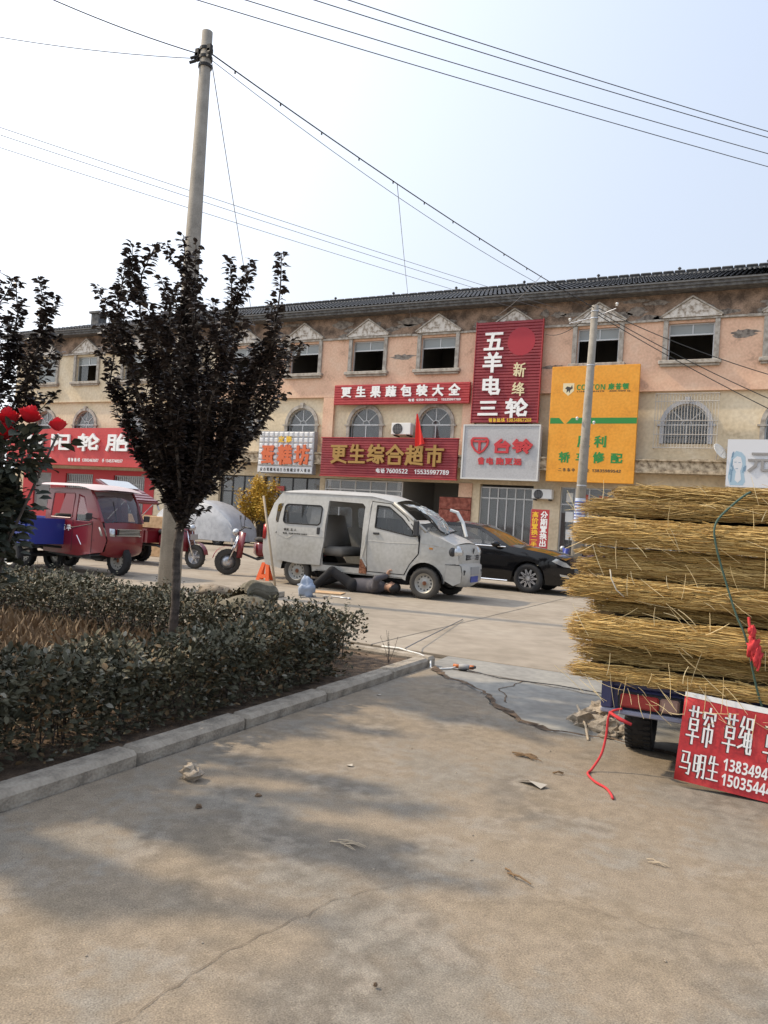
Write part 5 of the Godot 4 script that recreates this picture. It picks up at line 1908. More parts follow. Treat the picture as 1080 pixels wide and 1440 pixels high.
	rose_flower(t, Vector3(0.21, 1.62, 0.01), 0.06, 2)
	rose_flower(t, Vector3(0.395, 1.605, -0.11), 0.046, 3)
	rose_flower(t, Vector3(0.22, 1.55, 0.03), 0.056, 4)
	# a few weeds at the kerb corner
	for q in [[Vector3(-3.05, 0.045, -6.3), "thin dry weed at the kerb corner", 0.26], [Vector3(-7.6, 0.3, -6.5), "thin weed standing above the street-side hedge", 0.34], [Vector3(-7.9, 0.3, -6.45), "second thin weed beside the one standing above the street-side hedge", 0.3]]:
		t = thing("weed", q[1], "weed", q[0])
		s = st()
		xfs = []
		cols = []
		for k in 5:
			var e := Vector3(r.randf_range(-0.1, 0.1), q[2] * r.randf_range(0.7, 1.1), r.randf_range(-0.1, 0.1))
			tube(s, [Vector3(0, -0.25 if q[0].y > 0.2 else 0.0, 0), e * 0.5 + Vector3(0.01, 0, 0), e], [0.003, 0.002, 0.0012], 4)
			for j in 9:
				var ang := r.randf() * TAU
				xfs.append(Transform3D(leaf_basis(Vector3(cos(ang), 0.6, sin(ang)), 0).scaled_local(Vector3.ONE * 0.55), e * r.randf_range(0.35, 1.0)))
				cols.append(Color(0.08, 0.075, 0.05))
		obj("stalks", s, M.bark, t)
		scatter("leaves", leaf_mesh(0.03, 0.014), xfs, cols, M.leaf, t)


# ---------- vehicles (local x forward, z the side towards the viewer) ----------
func wheel(t: Node3D, c: Vector3, R: float, w: float, side: float, rim_m: Material, style := "steel", tyre_m: Material = null) -> void:
	var s := st(true)
	var ax := Vector3(0, 0, side)
	lathe(s, [Vector2(R * 0.6, -w * 0.42), Vector2(R * 0.88, -w * 0.5), Vector2(R * 0.97, -w * 0.4), Vector2(R, -w * 0.2), Vector2(R, w * 0.2), Vector2(R * 0.97, w * 0.4), Vector2(R * 0.88, w * 0.5), Vector2(R * 0.66, w * 0.46), Vector2(R * 0.6, w * 0.36)], c, ax, 32)
	var tyre := obj("wheel", s, tyre_m if tyre_m else M.rubber, t)
	# tread blocks
	s = st()
	var f := frame_of(ax)
	for k in 36:
		var a := TAU * k / 36
		var d := f * Vector3(cos(a), 0, sin(a))
		var e := f * Vector3(-sin(a), 0, cos(a))
		cbox(s, c + d * R * 0.995 + ax * w * (0.2 if k % 2 == 0 else -0.2), Vector3(R * 0.10, R * 0.03, w * 0.36), Basis(e, d, ax))
	obj("tread", s, tyre_m if tyre_m else M.rubber, tyre)
	s = st(true)
	lathe(s, [Vector2(0.0, w * 0.22), Vector2(R * 0.13, w * 0.22), Vector2(R * 0.16, w * 0.12), Vector2(R * 0.34, w * 0.2), Vector2(R * 0.5, w * 0.10), Vector2(R * 0.56, w * 0.3), Vector2(R * 0.62, w * 0.4), Vector2(R * 0.655, w * 0.42)] if style == "steel" else [Vector2(0.0, -w * 0.1), Vector2(R * 0.58, -w * 0.1), Vector2(R * 0.6, w * 0.34), Vector2(R * 0.68, w * 0.42)], c, ax, 32)
	var rim := obj("rim", s, rim_m if style == "steel" else (M.dark_plastic if style == "alloy" else rim_m), tyre)
	s = st()
	if style == "steel":
		for k in 12:
			var a := TAU * k / 12
			var d := f * Vector3(cos(a), 0, sin(a))
			lathe(s, [Vector2(0.0, 0.002), Vector2(R * 0.045, 0.002), Vector2(R * 0.05, -0.006)], c + d * R * 0.44 + ax * w * 0.165, (ax + d * 0.35).normalized(), 8)
		obj("rim_holes", s, M.black, rim).set_meta("kind", "stuff")
		s = st(true)
		lathe(s, [Vector2(0.0, w * 0.32), Vector2(R * 0.1, w * 0.3), Vector2(R * 0.14, w * 0.22)], c, ax, 16)
		obj("hub", s, M.rust, rim)
	elif style == "alloy":
		for k in 10:
			var a := TAU * k / 10
			var d := f * Vector3(cos(a), 0, sin(a))
			var e := f * Vector3(-sin(a), 0, cos(a))
			for g in [-1, 1]:
				cbox(s, c + d * R * 0.38 + e * R * 0.05 * g + ax * w * 0.3, Vector3(R * 0.055, R * 0.56, w * 0.16), Basis(e, d, ax).rotated(ax, 0.10 * g))
		lathe(s, [Vector2(0.0, w * 0.4), Vector2(R * 0.12, w * 0.38), Vector2(R * 0.15, w * 0.2)], c, ax, 16)
		lathe(s, [Vector2(R * 0.60, w * 0.3), Vector2(R * 0.64, w * 0.43), Vector2(R * 0.69, w * 0.43), Vector2(R * 0.69, w * 0.3)], c, ax, 32)
		obj("spokes", s, rim_m, rim)
	else:
		for k in 6:
			var a := TAU * k / 6
			var d := f * Vector3(cos(a), 0, sin(a))
			cbox(s, c + d * R * 0.34 + ax * w * 0.1, Vector3(R * 0.09, R * 0.6, w * 0.3), Basis(f * Vector3(-sin(a), 0, cos(a)), d, ax))
		lathe(s, [Vector2(0.0, w * 0.45), Vector2(R * 0.2, w * 0.42), Vector2(R * 0.22, -w * 0.3)], c, ax, 16)
		obj("spokes", s, M.alloy, rim)


func loft(s: SurfaceTool, prof: Array, zs: Callable, crown: float, nt := 10) -> void:
	# skin swept over the long profile of a vehicle, from side to side
	var rows := []
	for i in prof.size():
		var a: Vector2 = prof[maxi(i - 1, 0)]
		var b: Vector2 = prof[mini(i + 1, prof.size() - 1)]
		var n := (b - a).orthogonal().normalized()
		if n.dot(prof[i] - Vector2(0, 0.8)) < 0: n = -n
		var row := []
		for k in nt + 1:
			var t := lerpf(-1.0, 1.0, float(k) / nt)
			var p: Vector2 = prof[i] + n * crown * (1.0 - t * t)
			row.append(Vector3(p.x, p.y, t * float(zs.call(prof[i].x, prof[i].y))))
		rows.append(row)
	for i in rows.size() - 1:
		for k in nt:
			quad(s, rows[i][k], rows[i + 1][k], rows[i + 1][k + 1], rows[i][k + 1])


func pv(a: Array) -> PackedVector2Array:
	var p := PackedVector2Array()
	for i in range(0, a.size(), 2): p.append(Vector2(a[i], a[i + 1]))
	return p


func side_skin(n: String, outer: PackedVector2Array, holes: Array, zs: Callable, side: float, off: float, m: Material, parent: Node, cell := Vector2(0.2, 0.1)) -> MeshInstance3D:
	var s := st(true)
	skin(s, outer, holes, cell, func(p: Vector2): return Vector3(p.x, p.y, side * (float(zs.call(p.x, p.y)) + off)), side < 0)
	return obj(n, s, m, parent)


func van_z(x: float, y: float) -> float:
	var z := 0.765 - 0.115 * smoothstep(1.0, 1.9, y) - 0.03 * smoothstep(0.7, 0.3, y)
	z -= 0.16 * pow(maxf(0.0, (x - 1.35) / 0.7), 2.0)
	z -= 0.05 * pow(maxf(0.0, (-1.7 - x) / 0.36), 2.0)
	return z


func build_van() -> void:
	var t := thing("minivan", "silver minivan with open sliding door and crumpled windscreen", "van", Vector3(-7.0, 0, -13.37), 2.0)
	var zs := van_z
	var P: Material = M.van_paint
	var arch_f := arc(Vector2(1.43, 0.30), 0.36, 0.0, PI, 14)
	var arch_r := arc(Vector2(-1.24, 0.30), 0.35, 0.0, PI, 14)
	var outer := pv([-1.98, 0.36, -2.06, 0.60, -2.06, 0.95, -2.0, 1.22, -1.88, 1.58, -1.72, 1.79, -0.8, 1.82, 0.0, 1.81, 0.45, 1.78, 0.74, 1.70, 1.08, 1.45, 1.42, 1.20, 1.72, 1.10, 1.95, 1.0, 2.01, 0.9, 2.03, 0.66])
	outer.append_array(pv([1.85, 0.64]))
	for p in arch_f: outer.append(p)
	outer.append_array(pv([1.0, 0.33, -0.8, 0.33]))
	for p in arch_r: outer.append(p)
	var front_door := pv([0.29, 0.41, 0.27, 1.05, 0.28, 1.70, 0.66, 1.675, 0.98, 1.46, 1.30, 1.13, 1.29, 0.80, 1.13, 0.60, 1.03, 0.41])
	var door_gap := pv([0.275, 0.395, 0.255, 1.05, 0.265, 1.715, 0.67, 1.69, 0.99, 1.475, 1.316, 1.135, 1.306, 0.79, 1.145, 0.59, 1.045, 0.395])
	var opening := pv([-0.66, 0.45, 0.13, 0.45, 0.15, 1.0, 0.14, 1.60, 0.08, 1.66, -0.62, 1.68, -0.70, 1.62])
	var quarter := rrect(-1.78, 1.2, -1.0, 1.58, 0.06)
	side_skin("body_side", outer, [door_gap, opening, quarter], zs, 1.0, 0.0, P, t)
	var far_win := [rrect(-1.75, 1.18, -0.85, 1.6, 0.06), rrect(-0.7, 1.18, 0.1, 1.6, 0.06), pv([0.41, 1.22, 0.40, 1.62, 0.70, 1.60, 0.95, 1.42, 1.2, 1.16])]
	side_skin("body_side", outer, far_win, zs, -1.0, 0.0, P, t)
	for w in far_win: side_skin("side_window", w, [], zs, -1.0, -0.012, M.windscreen, t, Vector2(0.5, 0.5))
	var win := pv([0.40, 1.23, 0.39, 1.64, 0.64, 1.62, 0.92, 1.43, 1.24, 1.12, 1.14, 1.11])
	var fd := side_skin("front_door", front_door, [win], zs, 1.0, 0.004, P, t)
	side_skin("window", win, [], zs, 1.0, -0.014, M.van_glass, fd, Vector2(0.3, 0.2))
	var seal := []
	for q in win: seal.append(q)
	var s := st()
	for k in win.size():
		var a := win[k]
		var b := win[(k + 1) % win.size()]
		tube(s, [Vector3(a.x, a.y, van_z(a.x, a.y) + 0.006), Vector3(b.x, b.y, van_z(b.x, b.y) + 0.006)], 0.012, 5)
	obj("window_seal", s, M.rubber, fd)
	s = st()
	bevel_box(s, Vector3(0.38, 1.10, 0.755), Vector3(0.50, 1.14, 0.79), 0.01)
	obj("handle", s, M.dark_plastic, fd)
	# sliding door, pushed back over the rear side
	var slide := pv([-1.66, 0.47, -1.70, 0.95, -1.66, 1.40, -1.60, 1.66, -0.62, 1.68, -0.63, 0.9, -0.70, 0.44, -1.2, 0.43])
	var sw := rrect(-1.57, 1.20, -0.74, 1.57, 0.07)
	var sd := side_skin("sliding_door", slide, [sw], zs, 1.0, 0.05, P, t)
	s = st()
	for k in slide.size():
		var a := slide[k]
		var b := slide[(k + 1) % slide.size()]
		quad(s, Vector3(a.x, a.y, van_z(a.x, a.y) + 0.05), Vector3(b.x, b.y, van_z(b.x, b.y) + 0.05), Vector3(b.x, b.y, van_z(b.x, b.y) + 0.012), Vector3(a.x, a.y, van_z(a.x, a.y) + 0.012))
	obj("door_edge", s, P, sd)
	side_skin("window", sw, [], zs, 1.0, 0.036, M.van_glass, sd, Vector2(0.3, 0.2))
	s = st()
	for k in sw.size():
		var a := sw[k]
		var b := sw[(k + 1) % sw.size()]
		tube(s, [Vector3(a.x, a.y, van_z(a.x, a.y) + 0.055), Vector3(b.x, b.y, van_z(b.x, b.y) + 0.055)], 0.013, 5)
	box(s, Vector3(-1.18, 1.2, 0.755), Vector3(-1.155, 1.57, 0.765))
	obj("window_seal", s, M.rubber, sd)
	s = st()
	bevel_box(s, Vector3(-0.80, 1.02, 0.80), Vector3(-0.73, 1.16, 0.83), 0.015)
	obj("handle", s, M.dark_plastic, sd)
	s = st()
	tube(s, [Vector3(-1.68, 0.98, van_z(-1.68, 0.98) + 0.052), Vector3(-1.45, 0.90, 0.815), Vector3(-1.3, 0.99, 0.815), Vector3(-0.64, 0.98, 0.815)], 0.006, 5)
	obj("door_crease", s, P, sd)
	s = st()
	words(s, "核定", -1.53, 1.055, 0.05, 0.045, 0.06, 0.004, 0.8165, 0.001)
	words(s, "五人", -1.38, 1.055, 0.05, 0.045, 0.08, 0.004, 0.8165, 0.001)
	words(s, "电话", -1.55, 0.985, 0.04, 0.036, 0.05, 0.003, 0.8165, 0.001)
	obj("side_lettering", s, M.dark_letter, sd)
	numerals("side_lettering", "13835961097", -1.42, 0.987, 0.42, 0.03, 0.8165, M.dark_letter, sd)
	# skins over the long profile
	for q in [["bumper", [1.98, 0.28, 2.07, 0.34, 2.09, 0.50, 2.07, 0.64, 2.02, 0.67], P, 0.05], ["nose", [2.02, 0.67, 2.03, 0.8, 2.01, 0.9, 1.95, 1.0], P, 0.06], ["bonnet", [1.95, 1.0, 1.72, 1.10, 1.42, 1.20], P, 0.055], ["roof", [0.74, 1.70, 0.45, 1.78, 0.0, 1.81, -0.8, 1.82, -1.5, 1.81, -1.72, 1.79], P, 0.085], ["tailgate", [-2.0, 1.22, -2.06, 0.95, -2.06, 0.60, -1.98, 0.36], P, 0.05]]:
		s = st(true)
		var prof := []
		for p in pv(q[1]): prof.append(p)
		loft(s, prof, zs, q[3])
		obj(q[0], s, q[2], t)
	s = st(true)
	loft(s, [Vector2(-1.72, 1.79), Vector2(-1.88, 1.58), Vector2(-2.0, 1.22)], zs, 0.05)
	obj("rear_window", s, M.windscreen, t)
	# corner of the bumper on both sides
	for d in [1.0, -1.0]:
		var bp := pv([2.07, 0.34, 2.085, 0.50, 2.06, 0.645, 1.83, 0.64, 1.80, 0.36, 1.95, 0.28])
		side_skin("bumper_corner", bp, [], zs, d, 0.012, P, t)
	# crumpled windscreen: many small dull facets, bulged and slipped over the bonnet
	var r := RandomNumberGenerator.new()
	r.seed = 12
	s = st()
	var nx := 9
	var ny := 8
	var g := []
	for j in ny + 1:
		var row := []
		for i in nx + 1:
			var u := float(i) / nx
			var v := float(j) / ny
			var base := Vector2(0.78, 1.70).lerp(Vector2(1.50, 1.21), v)
			var slip := smoothstep(0.25, 0.9, v) * smoothstep(0.15, 0.75, u)
			base += Vector2(0.17, -0.015) * slip + Vector2(0.06, 0.09) * sin(v * PI) * (0.3 + u)
			var z := lerpf(-0.64, 0.66, u)
			row.append(Vector3(base.x + r.randf_range(-0.03, 0.03), base.y + r.randf_range(-0.02, 0.035) * (1.0 if v > 0.05 else 0.0), z + r.randf_range(-0.03, 0.03)))
		g.append(row)
	for j in ny:
		for i in nx:
			if r.randf() < 0.5: quad(s, g[j][i], g[j + 1][i], g[j + 1][i + 1], g[j][i + 1])
			else: quad(s, g[j + 1][i], g[j + 1][i + 1], g[j][i + 1], g[j][i])
	var ws := obj("windscreen", s, M.broken_glass, t)
	s = st()
	for k in 34:
		var a := Vector2(r.randf_range(0, nx - 1), r.randf_range(1, ny - 1))
		var pts := []
		var dd := Vector2(r.randf_range(-1, 1), r.randf_range(-1, 1)).normalized()
		for q in 4:
			var i := clampi(int(a.x), 0, nx)
			var j := clampi(int(a.y), 0, ny)
			pts.append(g[j][i] + Vector3(0.006, 0.008, 0.002))
			a += dd * 1.1 + Vector2(r.randf_range(-0.3, 0.3), r.randf_range(-0.3, 0.3))
		if pts[0].distance_to(pts[1]) > 0.01 and pts[1].distance_to(pts[2]) > 0.01 and pts[2].distance_to(pts[3]) > 0.01: tube(s, pts, 0.0035, 4)
	obj("cracks", s, M.crack_white, ws)
	s = st()
	tube(s, [Vector3(1.56, 1.26, 0.35), Vector3(1.42, 1.42, 0.15), Vector3(1.36, 1.46, -0.2)], 0.012, 5)
	obj("wiper", s, M.rubber, t)
	s = st()
	tube(s, [g[ny][0] + Vector3(0, 0.01, 0), g[ny][3] + Vector3(0, 0.01, 0), g[ny][6] + Vector3(0, 0.01, 0), g[ny][9] + Vector3(0, 0.01, 0), g[4][9] + Vector3(0, 0.01, 0.01)], 0.016, 6)
	obj("windscreen_seal", s, M.rubber, t)
	# far pillar strip standing up loose
	s = st()
	tube(s, [Vector3(1.72, 1.16, -0.62), Vector3(1.62, 1.42, -0.66), Vector3(1.5, 1.62, -0.64), Vector3(1.36, 1.66, -0.6)], [0.03, 0.035, 0.035, 0.03], 8)
	obj("loose_trim", s, M.white_plastic, t)
	# near A-pillar and mirror foot
	s = st(true)
	tube(s, [Vector3(0.72, 1.705, van_z(0.72, 1.7) - 0.02), Vector3(1.08, 1.455, van_z(1.08, 1.45) - 0.02), Vector3(1.42, 1.205, van_z(1.42, 1.2) - 0.02)], 0.035, 8)
	obj("pillar", s, P, t)
	s = st()
	prism(s, pv([1.16, 1.13, 1.30, 1.13, 1.30, 1.02, 1.24, 1.38, 1.19, 1.42]), 0.76, 0.79)
	bevel_box(s, Vector3(1.20, 1.12, 0.785), Vector3(1.30, 1.40, 0.84), 0.015)
	obj("mirror", s, M.dark_plastic, t)
	s = st()
	for d in [1, -1]:
		var gp := []
		for k in 12:
			var x := lerpf(-1.7, 0.7, k / 11.0)
			var y := 1.80 if x < 0.3 else lerpf(1.80, 1.715, (x - 0.3) / 0.4)
			gp.append(Vector3(x, y, d * (van_z(x, y) + 0.004)))
		tube(s, gp, 0.009, 5)
	obj("roof_gutter", s, M.grey_plastic, t)
	s = st()
	for q in [[[0.28, 0.98], [0.7, 0.965], [1.28, 0.985]], [[1.34, 1.0], [1.6, 0.98], [1.78, 0.95]]]:
		var gp := []
		for p in q: gp.append(Vector3(p[0], p[1], van_z(p[0], p[1]) + 0.004))
		tube(s, gp, 0.005, 5)
	obj("body_crease", s, P, t)
	s = st()
	for q in [[[1.98, 0.665], [1.9, 0.655], [1.80, 0.65]], [[-0.8, 0.345], [0.1, 0.345], [1.0, 0.345]], [[1.32, 1.12], [1.315, 0.95], [1.31, 0.80]]]:
		var gp := []
		for p in q: gp.append(Vector3(p[0], p[1], van_z(p[0], p[1]) + 0.003))
		tube(s, gp, 0.004, 4)
	obj("panel_seams", s, M.black, t)
	s = st()
	bevel_box(s, Vector3(1.50, 0.90, van_z(1.55, 0.92) - 0.01), Vector3(1.57, 0.935, van_z(1.55, 0.92) + 0.012), 0.006)
	obj("side_indicator", s, M.lamp_amber, t)
	# lamps, grille, plate
	for d in [1, -1]:
		s = st(true)
		blob(s, Vector3(1.95, 0.88, d * 0.52), Vector3(0.11, 0.12, 0.15), 0.0, 1, 18, 12)
		var hl := obj("headlight", s, M.lamp_clear, t)
		s = st(true)
		blob(s, Vector3(1.895, 0.88, d * 0.53), Vector3(0.105, 0.137, 0.168), 0.0, 1, 18, 12)
		obj("lamp_rim", s, M.dark_plastic, hl)
		s = st(true)
		prism(s, pv([-2.065, 0.86, -2.05, 1.14, -1.98, 1.16, -1.98, 0.98, -2.0, 0.86]), van_z(-2.0, 1.0) - 0.1 if d > 0 else -van_z(-2.0, 1.0) - 0.012, van_z(-2.0, 1.0) + 0.012 if d > 0 else -van_z(-2.0, 1.0) + 0.1)
		obj("tail_light", s, M.lamp_red, t)
		s = st()
		bevel_box(s, Vector3(2.06, 0.47, d * 0.47 - 0.05), Vector3(2.105, 0.57, d * 0.47 + 0.05), 0.012)
		obj("fog_slot", s, M.black, t)
	s = st()
	bevel_box(s, Vector3(2.0, 0.74, -0.36), Vector3(2.085, 0.84, 0.36), 0.015)
	var gr := obj("grille", s, M.black, t)
	s = st()
	for y in [0.77, 0.80]:
		box(s, Vector3(2.086, y, -0.34), Vector3(2.09, y + 0.008, 0.34))
	obj("grille_bars", s, M.grey_plastic, gr)
	s = st()
	prism(s, pv([-0.06, 0.05, 0.0, -0.06, 0.06, 0.05, 0.02, 0.03, 0.0, -0.015, -0.02, 0.03]), 0.0, 0.01, Transform3D(Basis(Vector3(0, 0, -1), Vector3.UP, Vector3(1, 0, 0)), Vector3(2.085, 0.92, 0)))
	obj("badge", s, M.dark_plastic, t)
	s = st()
	box(s, Vector3(2.12, 0.48, -0.22), Vector3(2.145, 0.62, 0.22))
	obj("plate_holder", s, M.grey_plastic, t)
	s = st()
	box(s, Vector3(2.125, 0.34, -0.2), Vector3(2.14, 0.45, 0.2))
	obj("number_plate", s, M.plate_blue, t)
	# interior and underbody
	s = st()
	box(s, Vector3(-1.95, 0.34, -0.68), Vector3(1.1, 0.44, 0.68))
	box(s, Vector3(1.1, 0.36, -0.5), Vector3(1.98, 0.8, 0.5))
	box(s, Vector3(-0.9, 0.2, -0.45), Vector3(1.0, 0.335, 0.45))
	obj("underbody", s, M.black, t)
	for q in [[0.62, 0.36, 0.5, "cloth"], [0.62, -0.36, 0.5, "cloth"], [-0.62, 0.0, 1.1, "cover"], [-1.55, 0.0, 1.1, "cloth"]]:
		s = st(true)
		var w: float = q[2]
		bevel_box(s, Vector3(q[0] - 0.25, 0.62, q[1] - w / 2), Vector3(q[0] + 0.25, 0.8, q[1] + w / 2), 0.05)
		hexa(s, [Vector3(q[0] - 0.25, 0.78, q[1] + w / 2), Vector3(q[0] - 0.1, 0.78, q[1] + w / 2), Vector3(q[0] - 0.1, 0.78, q[1] - w / 2), Vector3(q[0] - 0.25, 0.78, q[1] - w / 2), Vector3(q[0] - 0.40, 1.42, q[1] + w * 0.44), Vector3(q[0] - 0.28, 1.42, q[1] + w * 0.44), Vector3(q[0] - 0.28, 1.42, q[1] - w * 0.44), Vector3(q[0] - 0.40, 1.42, q[1] - w * 0.44)])
		obj("seat", s, M.seat_cloth if q[3] == "cloth" else M.seat_cover, t)
	s = st(true)
	lathe(s, [Vector2(0.17, -0.012), Vector2(0.19, 0.0), Vector2(0.17, 0.012), Vector2(0.155, 0.0), Vector2(0.17, -0.012)], Vector3(1.08, 1.08, -0.34), Vector3(-0.6, 0.8, 0), 20)
	cyl(s, Vector3(1.08, 1.08, -0.34), Vector3(1.3, 0.85, -0.34), 0.03, -1, 8)
	obj("steering_wheel", s, M.dark_plastic, t)
	s = st()
	bevel_box(s, Vector3(1.22, 0.75, -0.62), Vector3(1.5, 1.14, 0.6), 0.04)
	obj("dashboard", s, M.dark_plastic, t)
	s = st()
	prism(s, pv([0.13, 0.36, 0.28, 0.36, 0.275, 0.46, 0.17, 0.62, 0.14, 0.62]), 0.74, 0.772)
	obj("rusty_pillar_foot", s, M.rust, t)
	s = st()
	tube(s, [Vector3(0.265, 1.7, 0.66), Vector3(0.21, 1.3, 0.72), Vector3(0.235, 0.9, 0.785), Vector3(0.19, 0.66, 0.79), Vector3(0.29, 0.5, 0.79)], 0.014, 6)
	obj("bent_pillar_edge", s, P, t)
	s = st()
	tube(s, [Vector3(-1.72, 1.0, 0.766), Vector3(-1.71, 1.0, 0.78)], 0.025, 10)
	obj("fuel_cap", s, M.black, t)
	for q in [[1.43, 1], [-1.24, 1], [1.43, -1], [-1.24, -1]]:
		wheel(t, Vector3(q[0], 0.285, q[1] * 0.665), 0.285, 0.17, q[1], M.wheel_steel, "steel", M.tyre_dusty)
		s = st(true)
		var c := Vector2(q[0], 0.30)
		var zi := 0.40
		var ring := arc(c, 0.355 if q[0] > 0 else 0.345, 0.0, PI, 14)
		for k in ring.size() - 1:
			quad(s, Vector3(ring[k].x, ring[k].y, q[1] * 0.75), Vector3(ring[k + 1].x, ring[k + 1].y, q[1] * 0.75), Vector3(ring[k + 1].x, ring[k + 1].y, q[1] * zi), Vector3(ring[k].x, ring[k].y, q[1] * zi))
		obj("wheel_housing", s, M.black, t)


func car_z(x: float, y: float) -> float:
	var z := 0.90 - 0.035 * smoothstep(0.75, 0.98, y) - 0.04 * smoothstep(0.5, 0.2, y)
	z -= 0.27 * smoothstep(0.94, 1.46, y)
	z -= 0.20 * pow(maxf(0.0, (x - 1.5) / 0.85), 2.0)
	z -= 0.14 * pow(maxf(0.0, (-1.5 - x) / 0.85), 2.0)
	return z


func make_car(label: String, at: Vector3, turn: float, P: Material, top: Material, glass_m: Material) -> Node3D:
	var t := thing("sedan_car", label, "car", at, turn)
	var zs := car_z
	var outer := pv([-2.25, 0.28, -2.33, 0.5, -2.33, 0.9, -2.2, 1.05, -1.85, 1.08, -1.3, 1.36, -0.9, 1.44, -0.4, 1.46, 0.1, 1.40, 0.5, 1.22, 0.9, 1.0, 1.7, 0.90, 2.15, 0.77, 2.32, 0.62, 2.34, 0.42, 2.25, 0.24, 1.75, 0.22])
	for p in arc(Vector2(1.36, 0.33), 0.37, 0.0, PI, 14): outer.append(p)
	outer.append_array(pv([0.95, 0.22, -0.95, 0.22]))
	for p in arc(Vector2(-1.36, 0.33), 0.37, 0.0, PI, 14): outer.append(p)
	var w1 := pv([-0.28, 0.99, -0.28, 1.38, 0.08, 1.34, 0.42, 1.18, 0.74, 0.985])
	var w2 := pv([-1.3, 1.0, -1.18, 1.28, -0.85, 1.38, -0.36, 1.39, -0.36, 0.99])
	for d in [1.0, -1.0]:
		side_skin("body_side", outer, [w1, w2], zs, d, 0.0, P, t)
		side_skin("side_window", w1, [], zs, d, -0.01, glass_m, t)
		side_skin("side_window", w2, [], zs, d, -0.01, glass_m, t)
		var s := st()
		var pts := []
		for k in 12:
			var x := lerpf(-1.4, 0.82, k / 11.0)
			pts.append(Vector3(x, 0.975, d * (car_z(x, 0.975) + 0.004)))
		tube(s, pts, 0.013, 6)
		obj("chrome_strip", s, M.chrome, t)
		s = st()
		tube(s, [Vector3(-0.9, 0.235, d * 0.875), Vector3(0.9, 0.235, d * 0.875)], 0.018, 6)
		obj("sill_strip", s, M.chrome, t)
		s = st(true)
		blob(s, Vector3(0.62, 1.03, d * 1.0), Vector3(0.10, 0.07, 0.11), 0.0, 1, 14, 10)
		obj("mirror", s, P, t)
		s = st(true)
		var hl := pv([1.86, 0.735, 1.95, 0.80, 2.16, 0.72, 2.27, 0.62, 2.10, 0.635])
		skin(s, hl, [], Vector2(0.1, 0.05), func(p: Vector2): return Vector3(p.x, p.y, d * (car_z(p.x, p.y) + 0.008)), d < 0)
		obj("headlight", s, M.lamp_clear, t)
		s = st(true)
		skin(s, pv([2.05, 0.43, 2.04, 0.47, 2.2, 0.45, 2.26, 0.40, 2.2, 0.395]), [], Vector2(0.1, 0.05), func(p: Vector2): return Vector3(p.x, p.y, d * (car_z(p.x, p.y) + 0.008)), d < 0)
		obj("fog_light", s, M.lamp_clear, t)
		s = st()
		for q in [[0.12, 0.86], [-1.0, 0.88]]:
			bevel_box(s, Vector3(q[0] - 0.2, q[1] - 0.018, d * 0.895 - 0.012), Vector3(q[0], q[1] + 0.018, d * 0.895 + 0.012), 0.006)
		obj("door_handles", s, P, t)
		s = st()
		for x in [0.86, -0.32, -1.22]:
			tube(s, [Vector3(x, 0.96, d * (car_z(x, 0.96) + 0.001)), Vector3(x + 0.02, 0.6, d * (car_z(x, 0.6) + 0.001)), Vector3(x - 0.03, 0.28, d * (car_z(x, 0.28) + 0.001))], 0.004, 4)
		obj("door_gaps", s, M.black, t)
	for q in [["nose", [2.25, 0.24, 2.34, 0.42, 2.32, 0.62, 2.15, 0.77], P, 0.12], ["bonnet", [2.15, 0.77, 1.7, 0.90, 0.9, 1.0], top, 0.045], ["windscreen", [0.9, 1.0, 0.5, 1.22, 0.1, 1.40], glass_m, 0.05], ["roof", [0.1, 1.40, -0.4, 1.46, -0.9, 1.44, -1.3, 1.36], top, 0.045], ["rear_window", [-1.3, 1.36, -1.85, 1.08], glass_m, 0.05], ["boot_lid", [-1.85, 1.08, -2.2, 1.05, -2.33, 0.9, -2.33, 0.5, -2.25, 0.28], P, 0.05]]:
		var s := st(true)
		var prof := []
		for p in pv(q[1]): prof.append(p)
		loft(s, prof, zs, q[3])
		obj(q[0], s, q[2], t)
	var s := st()
	box(s, Vector3(-2.1, 0.2, -0.7), Vector3(2.1, 0.5, 0.7))
	box(s, Vector3(-1.2, 0.5, -0.7), Vector3(0.95, 0.8, 0.7))
	obj("underbody", s, M.black, t)
	s = st()
	hexa(s, [Vector3(0.82, 0.98, 0.6), Vector3(0.85, 0.98, 0.6), Vector3(0.85, 0.98, -0.6), Vector3(0.82, 0.98, -0.6), Vector3(0.28, 1.27, 0.5), Vector3(0.31, 1.27, 0.5), Vector3(0.31, 1.27, -0.5), Vector3(0.28, 1.27, -0.5)])
	obj("sunshade", s, M.sunshade, t)
	for z in [0.38, -0.38]:
		s = st()
		bevel_box(s, Vector3(-0.75, 0.82, z - 0.25), Vector3(-0.2, 0.95, z + 0.25), 0.04)
		bevel_box(s, Vector3(-0.85, 0.9, z - 0.23), Vector3(-0.7, 1.32, z + 0.23), 0.04)
		obj("seat", s, M.seat_cloth, t)
	for q in [[1.36, 1], [-1.36, 1], [1.36, -1], [-1.36, -1]]:
		wheel(t, Vector3(q[0], 0.325, q[1] * 0.79), 0.325, 0.2, q[1], M.alloy, "alloy")
		s = st(true)
		var ring := arc(Vector2(q[0], 0.33), 0.365, 0.0, PI, 14)
		for k in ring.size() - 1:
			quad(s, Vector3(ring[k].x, ring[k].y, q[1] * 0.87), Vector3(ring[k + 1].x, ring[k + 1].y, q[1] * 0.87), Vector3(ring[k + 1].x, ring[k + 1].y, q[1] * 0.5), Vector3(ring[k].x, ring[k].y, q[1] * 0.5))
		obj("wheel_housing", s, M.black, t)
	return t


